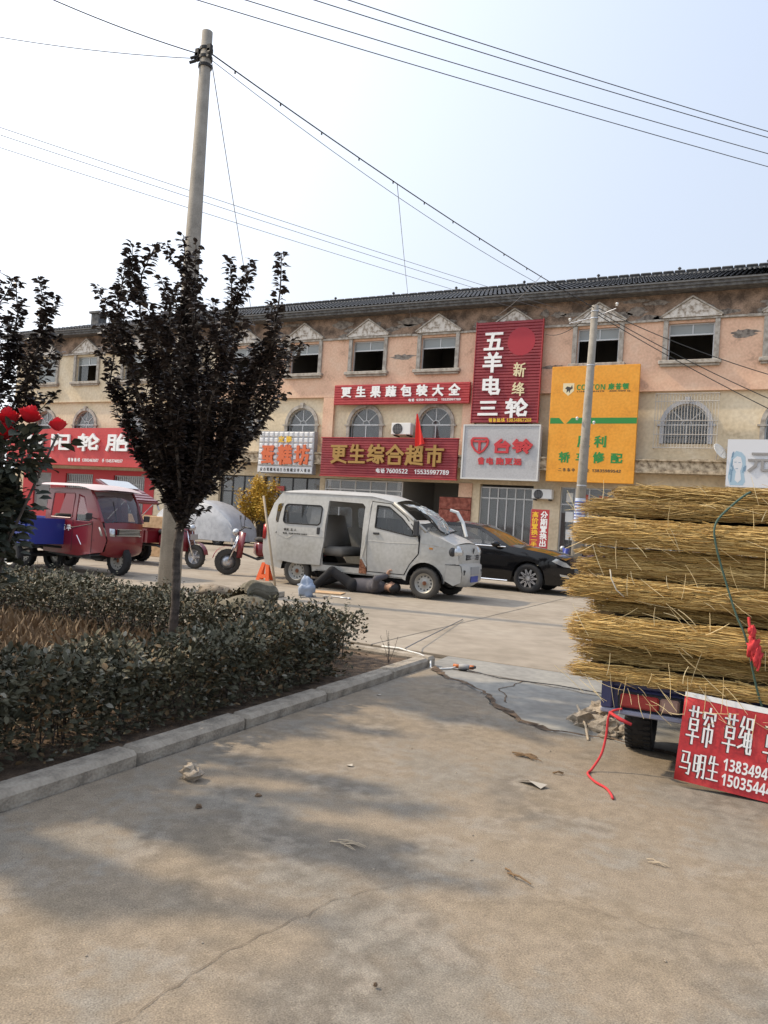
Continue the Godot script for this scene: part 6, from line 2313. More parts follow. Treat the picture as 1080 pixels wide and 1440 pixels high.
func panel_box(s: SurfaceTool, a: Vector3, b: Vector3, wall := 0.03) -> void:
	# open cargo tray
	box(s, a, Vector3(b.x, a.y + wall, b.z))
	box(s, Vector3(a.x, a.y + wall, b.z - wall), b)
	box(s, Vector3(a.x, a.y + wall, a.z), Vector3(b.x, b.y, a.z + wall))
	box(s, Vector3(a.x, a.y + wall, a.z + wall), Vector3(a.x + wall, b.y, b.z - wall))
	box(s, Vector3(b.x - wall, a.y + wall, a.z + wall), Vector3(b.x, b.y, b.z - wall))


func cargo_trike(label: String, at: Vector3, turn: float, P: Material, bed_m: Material, h := 0.45, text := "") -> Node3D:
	# three-wheeled cargo tricycle: tray behind, saddle, fork and handlebar in front
	var t := thing("cargo_tricycle", label, "tricycle", at, turn)
	var s := st()
	panel_box(s, Vector3(-1.45, 0.52, -0.5), Vector3(0.12, 0.52 + h, 0.5))
	obj("cargo_tray", s, bed_m, t)
	s = st()
	for k in 4:
		var x := -1.35 + k * 0.44
		for d in [0.5, -0.53]:
			box(s, Vector3(x, 0.53, d), Vector3(x + 0.05, 0.5 + h, d + 0.03))
	for d in [0.5, -0.53]:
		box(s, Vector3(-1.46, 0.5 + h, d - 0.01), Vector3(0.13, 0.54 + h, d + 0.04))
	obj("tray_ribs", s, bed_m, t)
	s = st()
	for z in [0.25, -0.25]:
		tube(s, [Vector3(-1.4, 0.46, z), Vector3(0.2, 0.46, z), Vector3(0.5, 0.36, z * 0.6), Vector3(0.9, 0.5, 0)], 0.025, 6)
	cyl(s, Vector3(-0.95, 0.29, -0.5), Vector3(-0.95, 0.29, 0.5), 0.035, -1, 8)
	for z in [0.3, -0.3]:
		tube(s, [Vector3(-1.3, 0.44, z), Vector3(-0.95, 0.36, z), Vector3(-0.6, 0.44, z)], 0.02, 5)
	obj("chassis", s, M.dark_plastic, t)
	s = st(true)
	bevel_box(s, Vector3(0.15, 0.42, -0.22), Vector3(0.55, 0.74, 0.22), 0.06)
	obj("seat_box", s, P, t)
	s = st(true)
	bevel_box(s, Vector3(0.12, 0.74, -0.2), Vector3(0.55, 0.84, 0.2), 0.04)
	obj("saddle", s, M.seat_cloth, t)
	s = st(true)
	hexa(s, [Vector3(0.86, 0.38, 0.26), Vector3(0.95, 0.38, 0.2), Vector3(0.95, 0.38, -0.2), Vector3(0.86, 0.38, -0.26), Vector3(0.80, 0.92, 0.22), Vector3(0.92, 0.94, 0.14), Vector3(0.92, 0.94, -0.14), Vector3(0.80, 0.92, -0.22)])
	obj("leg_shield", s, P, t)
	s = st(true)
	for z in [0.085, -0.085]:
		tube(s, [Vector3(1.12, 0.29, z), Vector3(0.99, 0.62, z), Vector3(0.90, 0.88, z * 0.8)], 0.02, 8)
	obj("fork", s, M.chrome, t)
	s = st(true)
	for k in 8:
		var a0 := lerpf(0.15, 2.6, k / 8.0)
		var a1 := lerpf(0.15, 2.6, (k + 1) / 8.0)
		var c := Vector3(1.12, 0.29, 0)
		quad(s, c + Vector3(cos(a0) * 0.325, sin(a0) * 0.325, 0.07), c + Vector3(cos(a1) * 0.325, sin(a1) * 0.325, 0.07), c + Vector3(cos(a1) * 0.325, sin(a1) * 0.325, -0.07), c + Vector3(cos(a0) * 0.325, sin(a0) * 0.325, -0.07))
	obj("mudguard", s, P, t)
	s = st(true)
	tube(s, [Vector3(0.72, 1.02, 0.36), Vector3(0.82, 1.04, 0.2), Vector3(0.9, 0.96, 0.0), Vector3(0.82, 1.04, -0.2), Vector3(0.72, 1.02, -0.36)], 0.014, 8)
	obj("handlebar", s, M.dark_plastic, t)
	for d in [1, -1]:
		s = st()
		tube(s, [Vector3(0.84, 1.03, d * 0.2), Vector3(0.86, 1.2, d * 0.3)], 0.006, 5)
		cbox(s, Vector3(0.86, 1.24, d * 0.32), Vector3(0.02, 0.09, 0.13))
		obj("mirror", s, M.dark_plastic, t)
	s = st(true)
	blob(s, Vector3(0.98, 0.92, 0), Vector3(0.08, 0.08, 0.09), 0.0, 1, 14, 10)
	obj("headlight", s, M.lamp_clear, t)
	s = st()
	cbox(s, Vector3(1.06, 0.72, 0), Vector3(0.012, 0.13, 0.24))
	obj("plate_holder", s, M.steel, t)
	wheel(t, Vector3(1.12, 0.275, 0), 0.275, 0.10, 1, M.alloy, "spoke", M.tyre_dusty)
	wheel(t, Vector3(-0.95, 0.275, 0.46), 0.275, 0.12, 1, M.wheel_steel, "steel")
	wheel(t, Vector3(-0.95, 0.275, -0.46), 0.275, 0.12, -1, M.wheel_steel, "steel")
	if text:
		s = st()
		words(s, text, -0.75, 0.5 + h * 0.42, 0.2, 0.13, 0.24, 0.014, 0.5305, 0.002)
		words(s, text, 0.35, 0.5 + h * 0.42, 0.2, 0.13, 0.24, 0.014, 0.5305, 0.002, Transform3D(Basis(Vector3.UP, PI), Vector3.ZERO))
		obj("side_lettering", s, M.white_letter, t)
	return t


func trike_z(x: float, y: float) -> float:
	return 0.53 - 0.05 * smoothstep(1.0, 1.6, y) - 0.12 * pow(maxf(0.0, (x - 0.25) / 0.5), 2.0)


func cab_trike() -> void:
	var t := thing("cab_tricycle", "dark red tricycle with closed cab, pale roof and single front wheel", "tricycle", Vector3(-11.6, 0, -10.8), -4.0)
	var zs := trike_z
	var P: Material = M.trike_red
	var outer := pv([-0.95, 0.36, -0.95, 1.58, 0.25, 1.60, 0.40, 1.42, 0.62, 1.0, 0.72, 0.66, 0.66, 0.44, 0.30, 0.38, 0.1, 0.34])
	var w1 := rrect(-0.78, 1.03, -0.16, 1.50, 0.04)
	var w2 := pv([-0.05, 0.98, -0.05, 1.48, 0.10, 1.44, 0.38, 0.98])
	for d in [1.0, -1.0]:
		side_skin("cab_side", outer, [w1, w2], zs, d, 0.0, P, t)
		if d < 0: side_skin("window", w1, [], zs, d, -0.01, M.windscreen, t)
		side_skin("window", w2, [], zs, d, -0.01, M.windscreen, t)
	var s := st()
	for w in [w1, w2]:
		for k in w.size():
			var a: Vector2 = w[k]
			var b: Vector2 = w[(k + 1) % w.size()]
			tube(s, [Vector3(a.x, a.y, trike_z(a.x, a.y)), Vector3(b.x, b.y, trike_z(b.x, b.y))], 0.014, 5)
	obj("window_frames", s, P, t)
	for q in [["nose", [0.60, 0.40, 0.70, 0.46, 0.74, 0.66, 0.66, 0.98], P, 0.08], ["windscreen", [0.66, 0.98, 0.44, 1.38, 0.28, 1.58], M.trike_glass, 0.07]]:
		s = st(true)
		var prof := []
		for p in pv(q[1]): prof.append(p)
		loft(s, prof, zs, q[3])
		obj(q[0], s, q[2], t)
	s = st()
	for d in [1, -1]:
		tube(s, [Vector3(0.64, 1.0, d * 0.47), Vector3(0.44, 1.38, d * 0.48), Vector3(0.27, 1.59, d * 0.47)], 0.028, 6)
	obj("windscreen_pillars", s, P, t)
	# pale moulded roof
	s = st(true)
	skin(s, rrect(-1.12, -0.62, 0.50, 0.62, 0.16), [], Vector2(0.2, 0.155), func(p: Vector2): return Vector3(p.x, 1.70 - 0.06 * pow(p.y / 0.62, 4.0) - 0.10 * pow(maxf(0, (p.x - 0.1) / 0.4), 2.0), p.y), true)
	skin(s, rrect(-1.12, -0.62, 0.50, 0.62, 0.16), [], Vector2(0.4, 0.31), func(p: Vector2): return Vector3(p.x, 1.60 - 0.03 * pow(maxf(0, (p.x - 0.1) / 0.4), 2.0), p.y))
	obj("roof", s, M.trike_roof, t)
	s = st()
	bevel_box(s, Vector3(0.79, 0.76, -0.26), Vector3(0.83, 0.88, 0.26), 0.01)
	var gr := obj("grille", s, M.black, t)
	s = st()
	for k in 4:
		box(s, Vector3(0.831, 0.775 + k * 0.026, -0.24), Vector3(0.836, 0.783 + k * 0.026, 0.24))
	for q in [[0.755, 0.765, -0.28, 0.28], [0.875, 0.885, -0.28, 0.28]]:
		box(s, Vector3(0.80, q[0], q[2]), Vector3(0.84, q[1], q[3]))
	obj("grille_bars", s, M.chrome, gr)
	for d in [1, -1]:
		s = st(true)
		hexa(s, [Vector3(0.62, 0.74, d * 0.46 + 0.02), Vector3(0.80, 0.74, d * 0.29 + 0.02), Vector3(0.78, 0.74, d * 0.29 - 0.02), Vector3(0.58, 0.74, d * 0.44), Vector3(0.56, 0.90, d * 0.47 + 0.02), Vector3(0.77, 0.88, d * 0.29 + 0.02), Vector3(0.75, 0.88, d * 0.29 - 0.02), Vector3(0.53, 0.9, d * 0.44)])
		obj("headlight", s, M.lamp_clear, t)
		s = st()
		tube(s, [Vector3(0.5, 1.05, d * 0.5), Vector3(0.52, 1.08, d * 0.66)], 0.01, 5)
		bevel_box(s, Vector3(0.49, 1.03, d * 0.68 - 0.07), Vector3(0.53, 1.15, d * 0.68 + 0.07), 0.012)
		obj("mirror", s, M.dark_plastic, t)
		s = st()
		tube(s, [Vector3(0.62, 0.44, d * 0.12), Vector3(0.68, 0.56, d * 0.36), Vector3(0.45, 0.66, d * 0.5)], 0.022, 6)
		obj("bumper_bar", s, P, t)
	# door with emblem, handle, footboard
	s = st()
	words(s, "五羊", -0.45, 0.80, 0.13, 0.10, 0.16, 0.011, 0.5335, 0.002)
	obj("side_lettering", s, M.white_letter, t)
	s = st()
	tube(s, [Vector3(0.02, 0.72, 0.535), Vector3(0.16, 0.55, 0.535)], 0.008, 5)
	obj("door_handle", s, M.chrome, t)
	s = st()
	for x in [-0.12, 0.42]:
		tube(s, [Vector3(x, 1.0, trike_z(x, 1.0) + 0.001), Vector3(x, 0.42, trike_z(x, 0.42) + 0.001)], 0.005, 4)
	tube(s, [Vector3(-0.94, 0.92, 0.532), Vector3(-0.1, 0.86, 0.532), Vector3(0.4, 0.95, 0.525)], 0.008, 5)
	obj("door_gaps", s, M.black, t)
	s = st()
	box(s, Vector3(-0.9, 0.30, -0.45), Vector3(0.35, 0.36, 0.45))
	cyl(s, Vector3(-1.5, 0.28, -0.52), Vector3(-1.5, 0.28, 0.52), 0.04, -1, 8)
	for z in [0.25, -0.25]:
		cyl(s, Vector3(-2.3, 0.42, z), Vector3(-0.9, 0.38, z), 0.03, -1, 6)
	for z in [0.09, -0.09]:
		tube(s, [Vector3(0.60, 0.29, z), Vector3(0.52, 0.62, z)], 0.022, 6)
	obj("chassis", s, M.dark_plastic, t)
	s = st()
	panel_box(s, Vector3(-2.5, 0.52, -0.55), Vector3(-1.0, 0.95, 0.55))
	obj("cargo_tray", s, P, t)
	s = st(true)
	bevel_box(s, Vector3(-0.75, 0.4, -0.42), Vector3(-0.25, 0.75, 0.42), 0.05)
	bevel_box(s, Vector3(-0.9, 0.7, -0.42), Vector3(-0.72, 1.1, 0.42), 0.05)
	obj("seat", s, M.seat_cloth, t)
	s = st(true)
	tube(s, [Vector3(0.1, 1.0, 0.28), Vector3(0.22, 1.02, 0.12), Vector3(0.3, 0.95, 0), Vector3(0.22, 1.02, -0.12), Vector3(0.1, 1.0, -0.28)], 0.014, 6)
	bevel_box(s, Vector3(0.3, 0.7, -0.35), Vector3(0.5, 0.98, 0.35), 0.04)
	obj("dashboard", s, M.dark_plastic, t)
	s = st()
	tube(s, [Vector3(0.70, 1.0, 0.2), Vector3(0.52, 1.38, 0.16)], 0.008, 5)
	obj("wiper", s, M.rubber, t)
	wheel(t, Vector3(0.60, 0.285, 0), 0.285, 0.14, 1, M.wheel_steel, "steel")
	wheel(t, Vector3(-1.5, 0.285, 0.5), 0.285, 0.13, 1, M.wheel_steel, "steel")
	wheel(t, Vector3(-1.5, 0.285, -0.5), 0.285, 0.13, -1, M.wheel_steel, "steel")


func hatch_trike() -> void:
	var t := thing("enclosed_tricycle", "maroon enclosed tricycle with its rear hatch raised behind the pale-roofed one", "tricycle", Vector3(-14.35, 0, -13.6), 0.0)
	var s := st()
	box(s, Vector3(-1.1, 0.45, -0.55), Vector3(0.55, 0.95, 0.55))
	hexa(s, [Vector3(-1.1, 0.952, 0.55), Vector3(0.1, 0.952, 0.55), Vector3(0.1, 0.952, -0.55), Vector3(-1.1, 0.952, -0.55), Vector3(-0.9, 1.62, 0.5), Vector3(0.05, 1.62, 0.5), Vector3(0.05, 1.62, -0.5), Vector3(-0.9, 1.62, -0.5)])
	obj("body", s, M.trike_red, t)
	var b := Basis(Vector3(0, 0, 1), -0.42)
	s = st()
	cbox(s, Vector3(0.62, 1.66, 0.05), Vector3(1.15, 0.05, 1.05), b)
	var hp := obj("hatch", s, M.trike_red, t)
	for k in 4:
		s = st()
		cbox(s, Vector3(0.62, 1.66, 0.05) + b * Vector3(0.02 + k * 0.15, 0.035, 0), Vector3(0.1, 0.025, 1.0), b)
		obj("slat", s, M.trike_red, hp)
	s = st()
	cbox(s, Vector3(0.62, 1.66, 0.05) + b * Vector3(-0.33, 0.04, 0), Vector3(0.42, 0.02, 0.9), b)
	obj("hatch_window", s, M.lamp_clear, hp)
	s = st()
	for z in [-0.45, 0.5]:
		tube(s, [Vector3(0.5, 1.0, z), Vector3(1.0, 1.44, z)], 0.012, 5)
		tube(s, [Vector3(1.1, 1.40, z), Vector3(1.16, 1.28, z)], 0.02, 6)
	obj("stay", s, M.steel, t)
	wheel(t, Vector3(0.3, 0.28, 0.5), 0.28, 0.13, 1, M.wheel_steel, "steel")
	wheel(t, Vector3(0.3, 0.28, -0.5), 0.28, 0.13, -1, M.wheel_steel, "steel")
	wheel(t, Vector3(-0.9, 0.28, 0.0), 0.28, 0.13, 1, M.wheel_steel, "steel")


func build_vehicles() -> void:
	flat("wheel_steel", 0.34, 0.33, 0.30, 0.5, 0.4)
	flat("lamp_amber", 0.5, 0.2, 0.03, 0.3)
	flat("crack_white", 0.55, 0.58, 0.58, 0.6)
	flat("sunshade", 0.22, 0.17, 0.10, 0.9)
	flat("trike_roof", 0.58, 0.46, 0.44, 0.4)
	paint("car_white", 0.66, 0.66, 0.65)
	glass("van_glass", 0.05, 0.055, 0.055, 0.45)
	glass("car_glass", 0.03, 0.032, 0.03, 0.6)
	glass("trike_glass", 0.04, 0.045, 0.06, 0.5)
	build_van()
	make_car("black saloon car parked behind the silver van, with tan sunshade", Vector3(-6.08, 0, -17.3), 0.0, M.car_black, M.car_black, M.car_glass)
	make_car("white saloon car parked beyond the black one, only its roof showing", Vector3(-8.6, 0, -21.2), 0.0, M.car_white, M.car_white, M.car_glass)
	cab_trike()
	hatch_trike()
	cargo_trike("bright blue cargo tricycle with white side lettering beside the rose bush", Vector3(-13.45, 0, -10.1), 178.0, M.trike_blue, M.trike_blue, 0.48, "五羊")
	var t := cargo_trike("red flat cargo tricycle facing the silver covered car, behind the tall pole", Vector3(-12.85, 0, -13.75), 0.0, M.trike_red, M.trike_red, 0.3, "五羊")
	cargo_trike("small red cargo tricycle with chrome fork parked behind the van's tail", Vector3(-9.62, 0, -14.05), 226.0, M.trike_red, M.trike_red, 0.4)
	cargo_trike("blue cargo tricycle parked in front of the repair shop beside the lower pole", Vector3(-4.7, 0, -23.3), 180.0, M.trike_blue, M.trike_blue, 0.4)
	var s := st()
	# covered car
	t = thing("covered_car", "car under a silver-grey tarpaulin parked before the shops", "car", Vector3(-21.35, 0, -25.5))
	s = st(true)
	var fn := FastNoiseLite.new()
	fn.seed = 4
	fn.frequency = 0.8
	var st_x := [-2.2, -2.15, -1.9, -1.5, -1.0, -0.4, 0.3, 0.9, 1.4, 1.8, 2.05, 2.15]
	var st_h := [0.25, 0.9, 1.25, 1.6, 1.78, 1.84, 1.82, 1.7, 1.42, 1.15, 0.85, 0.25]
	var g := []
	for i in st_x.size():
		var row := []
		for k in 25:
			var a := PI * k / 24.0
			var c := cos(a)
			var sn := sin(a)
			var w: float = 0.92 - 0.1 * pow(absf(st_x[i]) / 2.2, 3)
			var y: float = 0.2 + (st_h[i] - 0.2) * pow(sn, 0.3)
			var z: float = -signf(c) * pow(absf(c), 0.36) * w * (1.0 - 0.16 * smoothstep(0.8, 1.8, y))
			var fold: float = fn.get_noise_2d(st_x[i] * 1.4, k * 0.33) * 0.07 + 0.02 * sin(k * 2.1 + st_x[i] * 3.0) * (1.0 - sn)
			row.append(Vector3(st_x[i], y + fold * 0.5, z + fold * signf(z)))
		g.append(row)
	for i in g.size() - 1:
		for k in 24:
			quad(s, g[i][k], g[i + 1][k], g[i + 1][k + 1], g[i][k + 1])
	for e in [[g[0], false], [g[-1], true]]:
		for k in range(1, 23):
			if e[1]: tri(s, e[0][0], e[0][k + 1], e[0][k])
			else: tri(s, e[0][0], e[0][k], e[0][k + 1])
	obj("tarpaulin", s, M.tarp_silver, t)
	for q in [[1.35, 1], [-1.35, 1], [1.35, -1], [-1.35, -1]]:
		wheel(t, Vector3(q[0], 0.3, q[1] * 0.72), 0.3, 0.18, q[1], M.wheel_steel, "steel")
	s = st()
	box(s, Vector3(-1.9, 0.18, -0.65), Vector3(1.9, 0.5, 0.65))
	obj("underbody", s, M.black, t)
	# electric scooter behind the black car
	t = thing("electric_scooter", "dark electric scooter with white front beside the red banner stand", "scooter", Vector3(-6.6, 0, -21.6), 200.0)
	s = st(true)
	bevel_box(s, Vector3(-0.5, 0.4, -0.14), Vector3(0.1, 0.72, 0.14), 0.06)
	bevel_box(s, Vector3(-0.05, 0.25, -0.12), Vector3(0.45, 0.34, 0.12), 0.03)
	obj("body", s, M.dark_plastic, t)
	s = st(true)
	hexa(s, [Vector3(0.42, 0.3, 0.18), Vector3(0.5, 0.3, 0.12), Vector3(0.5, 0.3, -0.12), Vector3(0.42, 0.3, -0.18), Vector3(0.36, 0.98, 0.16), Vector3(0.46, 1.0, 0.1), Vector3(0.46, 1.0, -0.1), Vector3(0.36, 0.98, -0.16)])
	obj("leg_shield", s, M.white_plastic, t)
	s = st(true)
	bevel_box(s, Vector3(-0.55, 0.72, -0.13), Vector3(0.12, 0.80, 0.13), 0.03)
	obj("saddle", s, M.seat_cloth, t)
	s = st(true)
	tube(s, [Vector3(0.28, 1.08, 0.32), Vector3(0.38, 1.08, 0.0), Vector3(0.28, 1.08, -0.32)], 0.016, 6)
	tube(s, [Vector3(0.38, 1.08, 0), Vector3(0.6, 0.25, 0)], 0.025, 6)
	for d in [1, -1]:
		tube(s, [Vector3(0.32, 1.08, d * 0.25), Vector3(0.35, 1.28, d * 0.32)], 0.007, 5)
		cbox(s, Vector3(0.35, 1.33, d * 0.34), Vector3(0.02, 0.1, 0.12))
	obj("handlebar", s, M.dark_plastic, t)
	wheel(t, Vector3(0.6, 0.22, 0), 0.22, 0.09, 1, M.alloy, "spoke")
	wheel(t, Vector3(-0.5, 0.22, 0), 0.22, 0.09, 1, M.alloy, "spoke")


# ---------- straw trailer ----------
func strand_mesh() -> ArrayMesh:
	# a thin three-sided stalk, one metre long along x, slightly bent
	var s := st()
	var n := 3
	var segs := 3
	for i in segs:
		for k in n:
			var p := []
			for q in [[i, k], [i + 1, k], [i + 1, k + 1], [i, k + 1]]:
				var u := float(q[0]) / segs
				var a: float = TAU * q[1] / n
				var r := 1.0 - 0.45 * absf(u * 2 - 1)
				p.append(Vector3(u - 0.5, cos(a) * r + 3.0 * sin(u * PI), sin(a) * r))
			quad(s, p[0], p[1], p[2], p[3])
	s.generate_normals()
	return s.commit()


func straw_colour(r: RandomNumberGenerator, tone: float) -> Color:
	var c := Color(0.45, 0.28, 0.08).lerp(Color(0.64, 0.45, 0.165), r.randf())
	if r.randf() < 0.25: c = Color(0.25, 0.14, 0.035).lerp(Color(0.37, 0.215, 0.055), r.randf())
	return Color(c.r * tone, c.g * tone, c.b * tone)


func stalk(p: Vector3, d: Vector3, l: float, rad: float, roll: float) -> Transform3D:
	var x := d.normalized()
	var y := x.cross(Vector3(0.1, 0.2, 1)).normalized()
	var z := x.cross(y)
	return Transform3D(Basis(x * l, y * rad, z * rad).rotated(x, roll), p)


func straw_mat(label: String, y0: float, y1: float, x0: float, x1: float, zf: float, count: int, sd: int, mesh: Mesh, tone: float, slope: float, top := false) -> void:
	var r := RandomNumberGenerator.new()
	r.seed = sd
	var fn := FastNoiseLite.new()
	fn.seed = sd
	fn.frequency = 1.0
	var depth := 1.7
	var t := thing("straw_mat", label, "straw mat", Vector3((x0 + x1) / 2, y0, zf), 0.0, "straw mats stacked on the trailer")
	var o := t.position
	var cy := (y0 + y1) / 2
	var hr := (y1 - y0) / 2 * 0.87
	# packed core with a rounded fold in front
	var s := st(true)
	var prof := [Vector2(-depth, -hr * 0.86), Vector2(-hr, -hr * 0.86)]
	for k in 9:
		var a := -PI / 2 + PI * k / 8
		prof.append(Vector2(-hr + cos(a) * hr * 0.86, sin(a) * hr * 0.86))
	prof.append_array([Vector2(-hr, hr * 0.86), Vector2(-depth, hr * 0.86)])
	var nx := 14
	var rings := []
	for i in nx + 1:
		var u := float(i) / nx
		var x := lerpf(x0 + 0.06, x1 - 0.06, u)
		var ring := []
		for p in prof:
			var w := fn.get_noise_2d(x * 3.0, p.y * 8.0) * 0.012
			ring.append(Vector3(x, cy + p.y + slope * (x - x0) + w, zf + p.x + w) - o)
		rings.append(ring)
	for i in nx:
		for k in prof.size() - 1:
			quad(s, rings[i][k], rings[i][k + 1], rings[i + 1][k + 1], rings[i + 1][k])
	for e in [rings[0], rings[nx]]:
		for k in range(1, prof.size() - 1):
			tri(s, e[0], e[k], e[k + 1])
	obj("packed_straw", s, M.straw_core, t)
	# stalks laid along the mat
	var xfs := []
	var cols := []
	for k in int(count * 1.7):
		var a := r.randf_range(-1.05, 1.15)
		var l := r.randf_range(0.06, 0.26)
		var x := r.randf_range(x0 - 0.03 + l * 0.45, x1)
		var lift := r.randf_range(-0.008, 0.007)
		var rr := hr + lift + fn.get_noise_2d(x * 4.0, a * 2.0) * 0.012
		var p := Vector3(x, cy + sin(a) * rr + slope * (x - x0), zf - hr + cos(a) * rr)
		if top and r.randf() < 0.45:
			p = Vector3(x, y1 + lift + slope * (x - x0) + fn.get_noise_2d(x * 4.0, 3.0) * 0.01, zf - hr - r.randf() * 0.5)
		var wild := 0.16 if r.randf() < 0.88 else 0.5
		var d := Vector3(1, r.randf_range(-wild, wild) * 0.7, r.randf_range(-wild, wild) * 0.4)
		xfs.append(stalk(p - o, d, l, r.randf_range(0.0015, 0.0032), r.randf() * TAU))
		cols.append(straw_colour(r, tone * r.randf_range(0.8, 1.12)))
	# frayed end
	for k in int(count * 0.16):
		var a := r.randf_range(-PI / 2, PI / 2)
		var q := sqrt(r.randf())
		var p := Vector3(x0 + r.randf_range(-0.05, 0.08), cy + sin(a) * hr * q, zf - hr * 0.9 + cos(a) * hr * q - (r.randf() * 0.5 if q > 0.6 else 0.0))
		var d := Vector3(-1, r.randf_range(-0.4, 0.22) - 0.06, r.randf_range(-0.35, 0.45))
		xfs.append(stalk(p - o, d, r.randf_range(0.025, 0.08), r.randf_range(0.0012, 0.0024), r.randf() * TAU))
		cols.append(straw_colour(r, tone))
	scatter("stalks", mesh, xfs, cols, M.straw, t)
	# rows of stitching that pinch the mat
	s = st()
	var x := x0 + 0.22
	while x < x1 - 0.1:
		var pts := []
		for k in 9:
			var a := -1.3 + 2.6 * k / 8.0
			pts.append(Vector3(x + 0.004 * sin(k * 2.0), cy + sin(a) * (hr + 0.004) + slope * (x - x0), zf - hr + cos(a) * (hr + 0.004)) - o)
		tube(s, pts, 0.0022, 4)
		x += 0.31
	obj("stitching", s, M.twine_brown, t)


func build_straw_trailer() -> void:
	var t := thing("farm_trailer", "dark blue farm trailer with red tail lamp under the stacked straw", "trailer", Vector3(-0.1, 0, -4.5), 1.5)
	var s := st()
	# bed: floor, side rails, tail beam
	bevel_box(s, Vector3(-0.70, 0.47, -2.6), Vector3(0.90, 0.52, -0.02), 0.008)
	obj("bed_floor", s, M.trailer_blue, t)
	s = st()
	bevel_box(s, Vector3(-0.72, 0.335, -0.1), Vector3(0.92, 0.468, -0.03), 0.008)
	obj("tail_beam", s, M.trailer_blue, t)
	s = st()
	bevel_box(s, Vector3(-0.72, 0.325, -0.028), Vector3(0.92, 0.352, 0.01), 0.006)
	obj("bumper_strip", s, M.trailer_edge, t)
	for x in [-0.72, 0.86]:
		s = st()
		bevel_box(s, Vector3(x, 0.353, -0.06), Vector3(x + 0.06, 0.55, 0.012), 0.006)
		obj("corner_post", s, M.trailer_blue, t)
		s = st()
		bevel_box(s, Vector3(x, 0.35, -2.6), Vector3(x + 0.06, 0.468, -0.12), 0.006)
		obj("side_rail", s, M.trailer_blue, t)
	s = st()
	for z in [-0.4, -1.0, -1.6, -2.2]:
		box(s, Vector3(-0.6, 0.38, z - 0.03), Vector3(0.8, 0.465, z + 0.03))
	for x in [-0.25, 0.4]:
		box(s, Vector3(x - 0.04, 0.30, -3.2), Vector3(x + 0.04, 0.378, -0.12))
	obj("chassis", s, M.dark_plastic, t)
	for x in [-0.63, 0.48]:
		s = st()
		bevel_box(s, Vector3(x, 0.36, -0.028), Vector3(x + 0.34, 0.455, 0.004), 0.01)
		var lm := obj("tail_lamp", s, M.dark_plastic, t)
		s = st()
		bevel_box(s, Vector3(x + 0.015, 0.37, 0.0), Vector3(x + 0.22, 0.446, 0.018), 0.01)
		obj("red_lens", s, M.lens_red, lm)
		s = st()
		bevel_box(s, Vector3(x + 0.224, 0.37, 0.0), Vector3(x + 0.325, 0.446, 0.016), 0.01)
		obj("clear_lens", s, M.lens_dusty, lm)
	s = st()
	cyl(s, Vector3(-0.6, 0.26, -0.62), Vector3(0.8, 0.26, -0.62), 0.035, -1, 10)
	for x in [-0.35, 0.5]:
		tube(s, [Vector3(x, 0.38, -0.2), Vector3(x, 0.29, -0.62), Vector3(x, 0.38, -1.05)], 0.02, 6)
	obj("axle", s, M.black, t)
	for q in [[-0.56, -1.0], [0.76, 1.0]]:
		trailer_wheel(t, Vector3(q[0], 0.26, -0.62), 0.26, 0.15, q[1])
	# hawker's sign hung from the tail
	var g := thing("hawker_sign", "crooked red board with white characters and phone numbers hung at the trailer's tail", "sign", Vector3(-0.405, 0.05, -4.40))
	g.rotation_degrees = Vector3(-3.0, 2.0, -4.0)
	s = st()
	# thin sheet with a slight warp
	var W := 1.06
	var H := 0.465
	var sg := st(true)
	for face in [0.0, -0.004]:
		for i in 12:
			for j in 4:
				var p := []
				for q in [[i, j], [i, j + 1], [i + 1, j + 1], [i + 1, j]]:
					p.append(Vector3(W * q[0] / 12.0, H * q[1] / 4.0, face))
				if face < 0: p.reverse()
				quad(sg, p[0], p[1], p[2], p[3])
	quad(sg, Vector3(0, 0, -0.004), Vector3(0, H, -0.004), Vector3(0, H, 0), Vector3(0, 0, 0))
	quad(sg, Vector3(0, H, -0.004), Vector3(W, H, -0.004), Vector3(W, H, 0), Vector3(0, H, 0))
	quad(sg, Vector3(0, 0, 0), Vector3(W, 0, 0), Vector3(W, 0, -0.004), Vector3(0, 0, -0.004))
	obj("board", sg, M.board_red, g)
	s = st()
	prism(s, pv([0.0, H - 0.022, 0.19, H - 0.026, 0.2, H - 0.03, W, H - 0.016, W, H + 0.002, 0.0, H + 0.002]), 0.0006, 0.0016)
	obj("white_margin", s, M.white_letter, g)
	for k in 2:
		var m: Material = M.dark_letter if k == 0 else M.white_letter
		var o := Vector2(-0.004, -0.004) if k == 0 else Vector2.ZERO
		var z := 0.0008 if k == 0 else 0.006
		var wt := 0.0058 if k == 0 else 0.0052
		for q in [["草", 0.030], ["帘", 0.102], ["草", 0.206], ["绳", 0.279], ["草", 0.398], ["帘", 0.471]]:
			s = st()
			strokes(s, q[0], q[1] + o.x, 0.205 + o.y, 0.064, 0.205, wt, z, 0.0)
			obj("character" if k == 1 else "character_outline", s, m, g)
		for q in [["马", 0.018], ["明", 0.085], ["生", 0.152]]:
			s = st()
			strokes(s, q[0], q[1] + o.x, 0.035 + o.y, 0.058, 0.135, wt * 0.85, z, 0.0)
			obj("character" if k == 1 else "character_outline", s, m, g)
	numerals("phone_number", "13834947", 0.226, 0.108, 0.238, 0.062, 0.002, M.white_letter, g)
	numerals("phone_number", "15035444", 0.226, 0.030, 0.238, 0.062, 0.002, M.white_letter, g)
	# tie wires
	s = st()
	for x in [0.12, 0.8]:
		tube(s, [Vector3(x, H - 0.02, 0.003), Vector3(x + 0.01, H + 0.02, -0.03), Vector3(x, H + 0.0, -0.08)], 0.002, 4)
	obj("tie_wire", s, M.steel, g)
	# the load
	var mesh := strand_mesh()
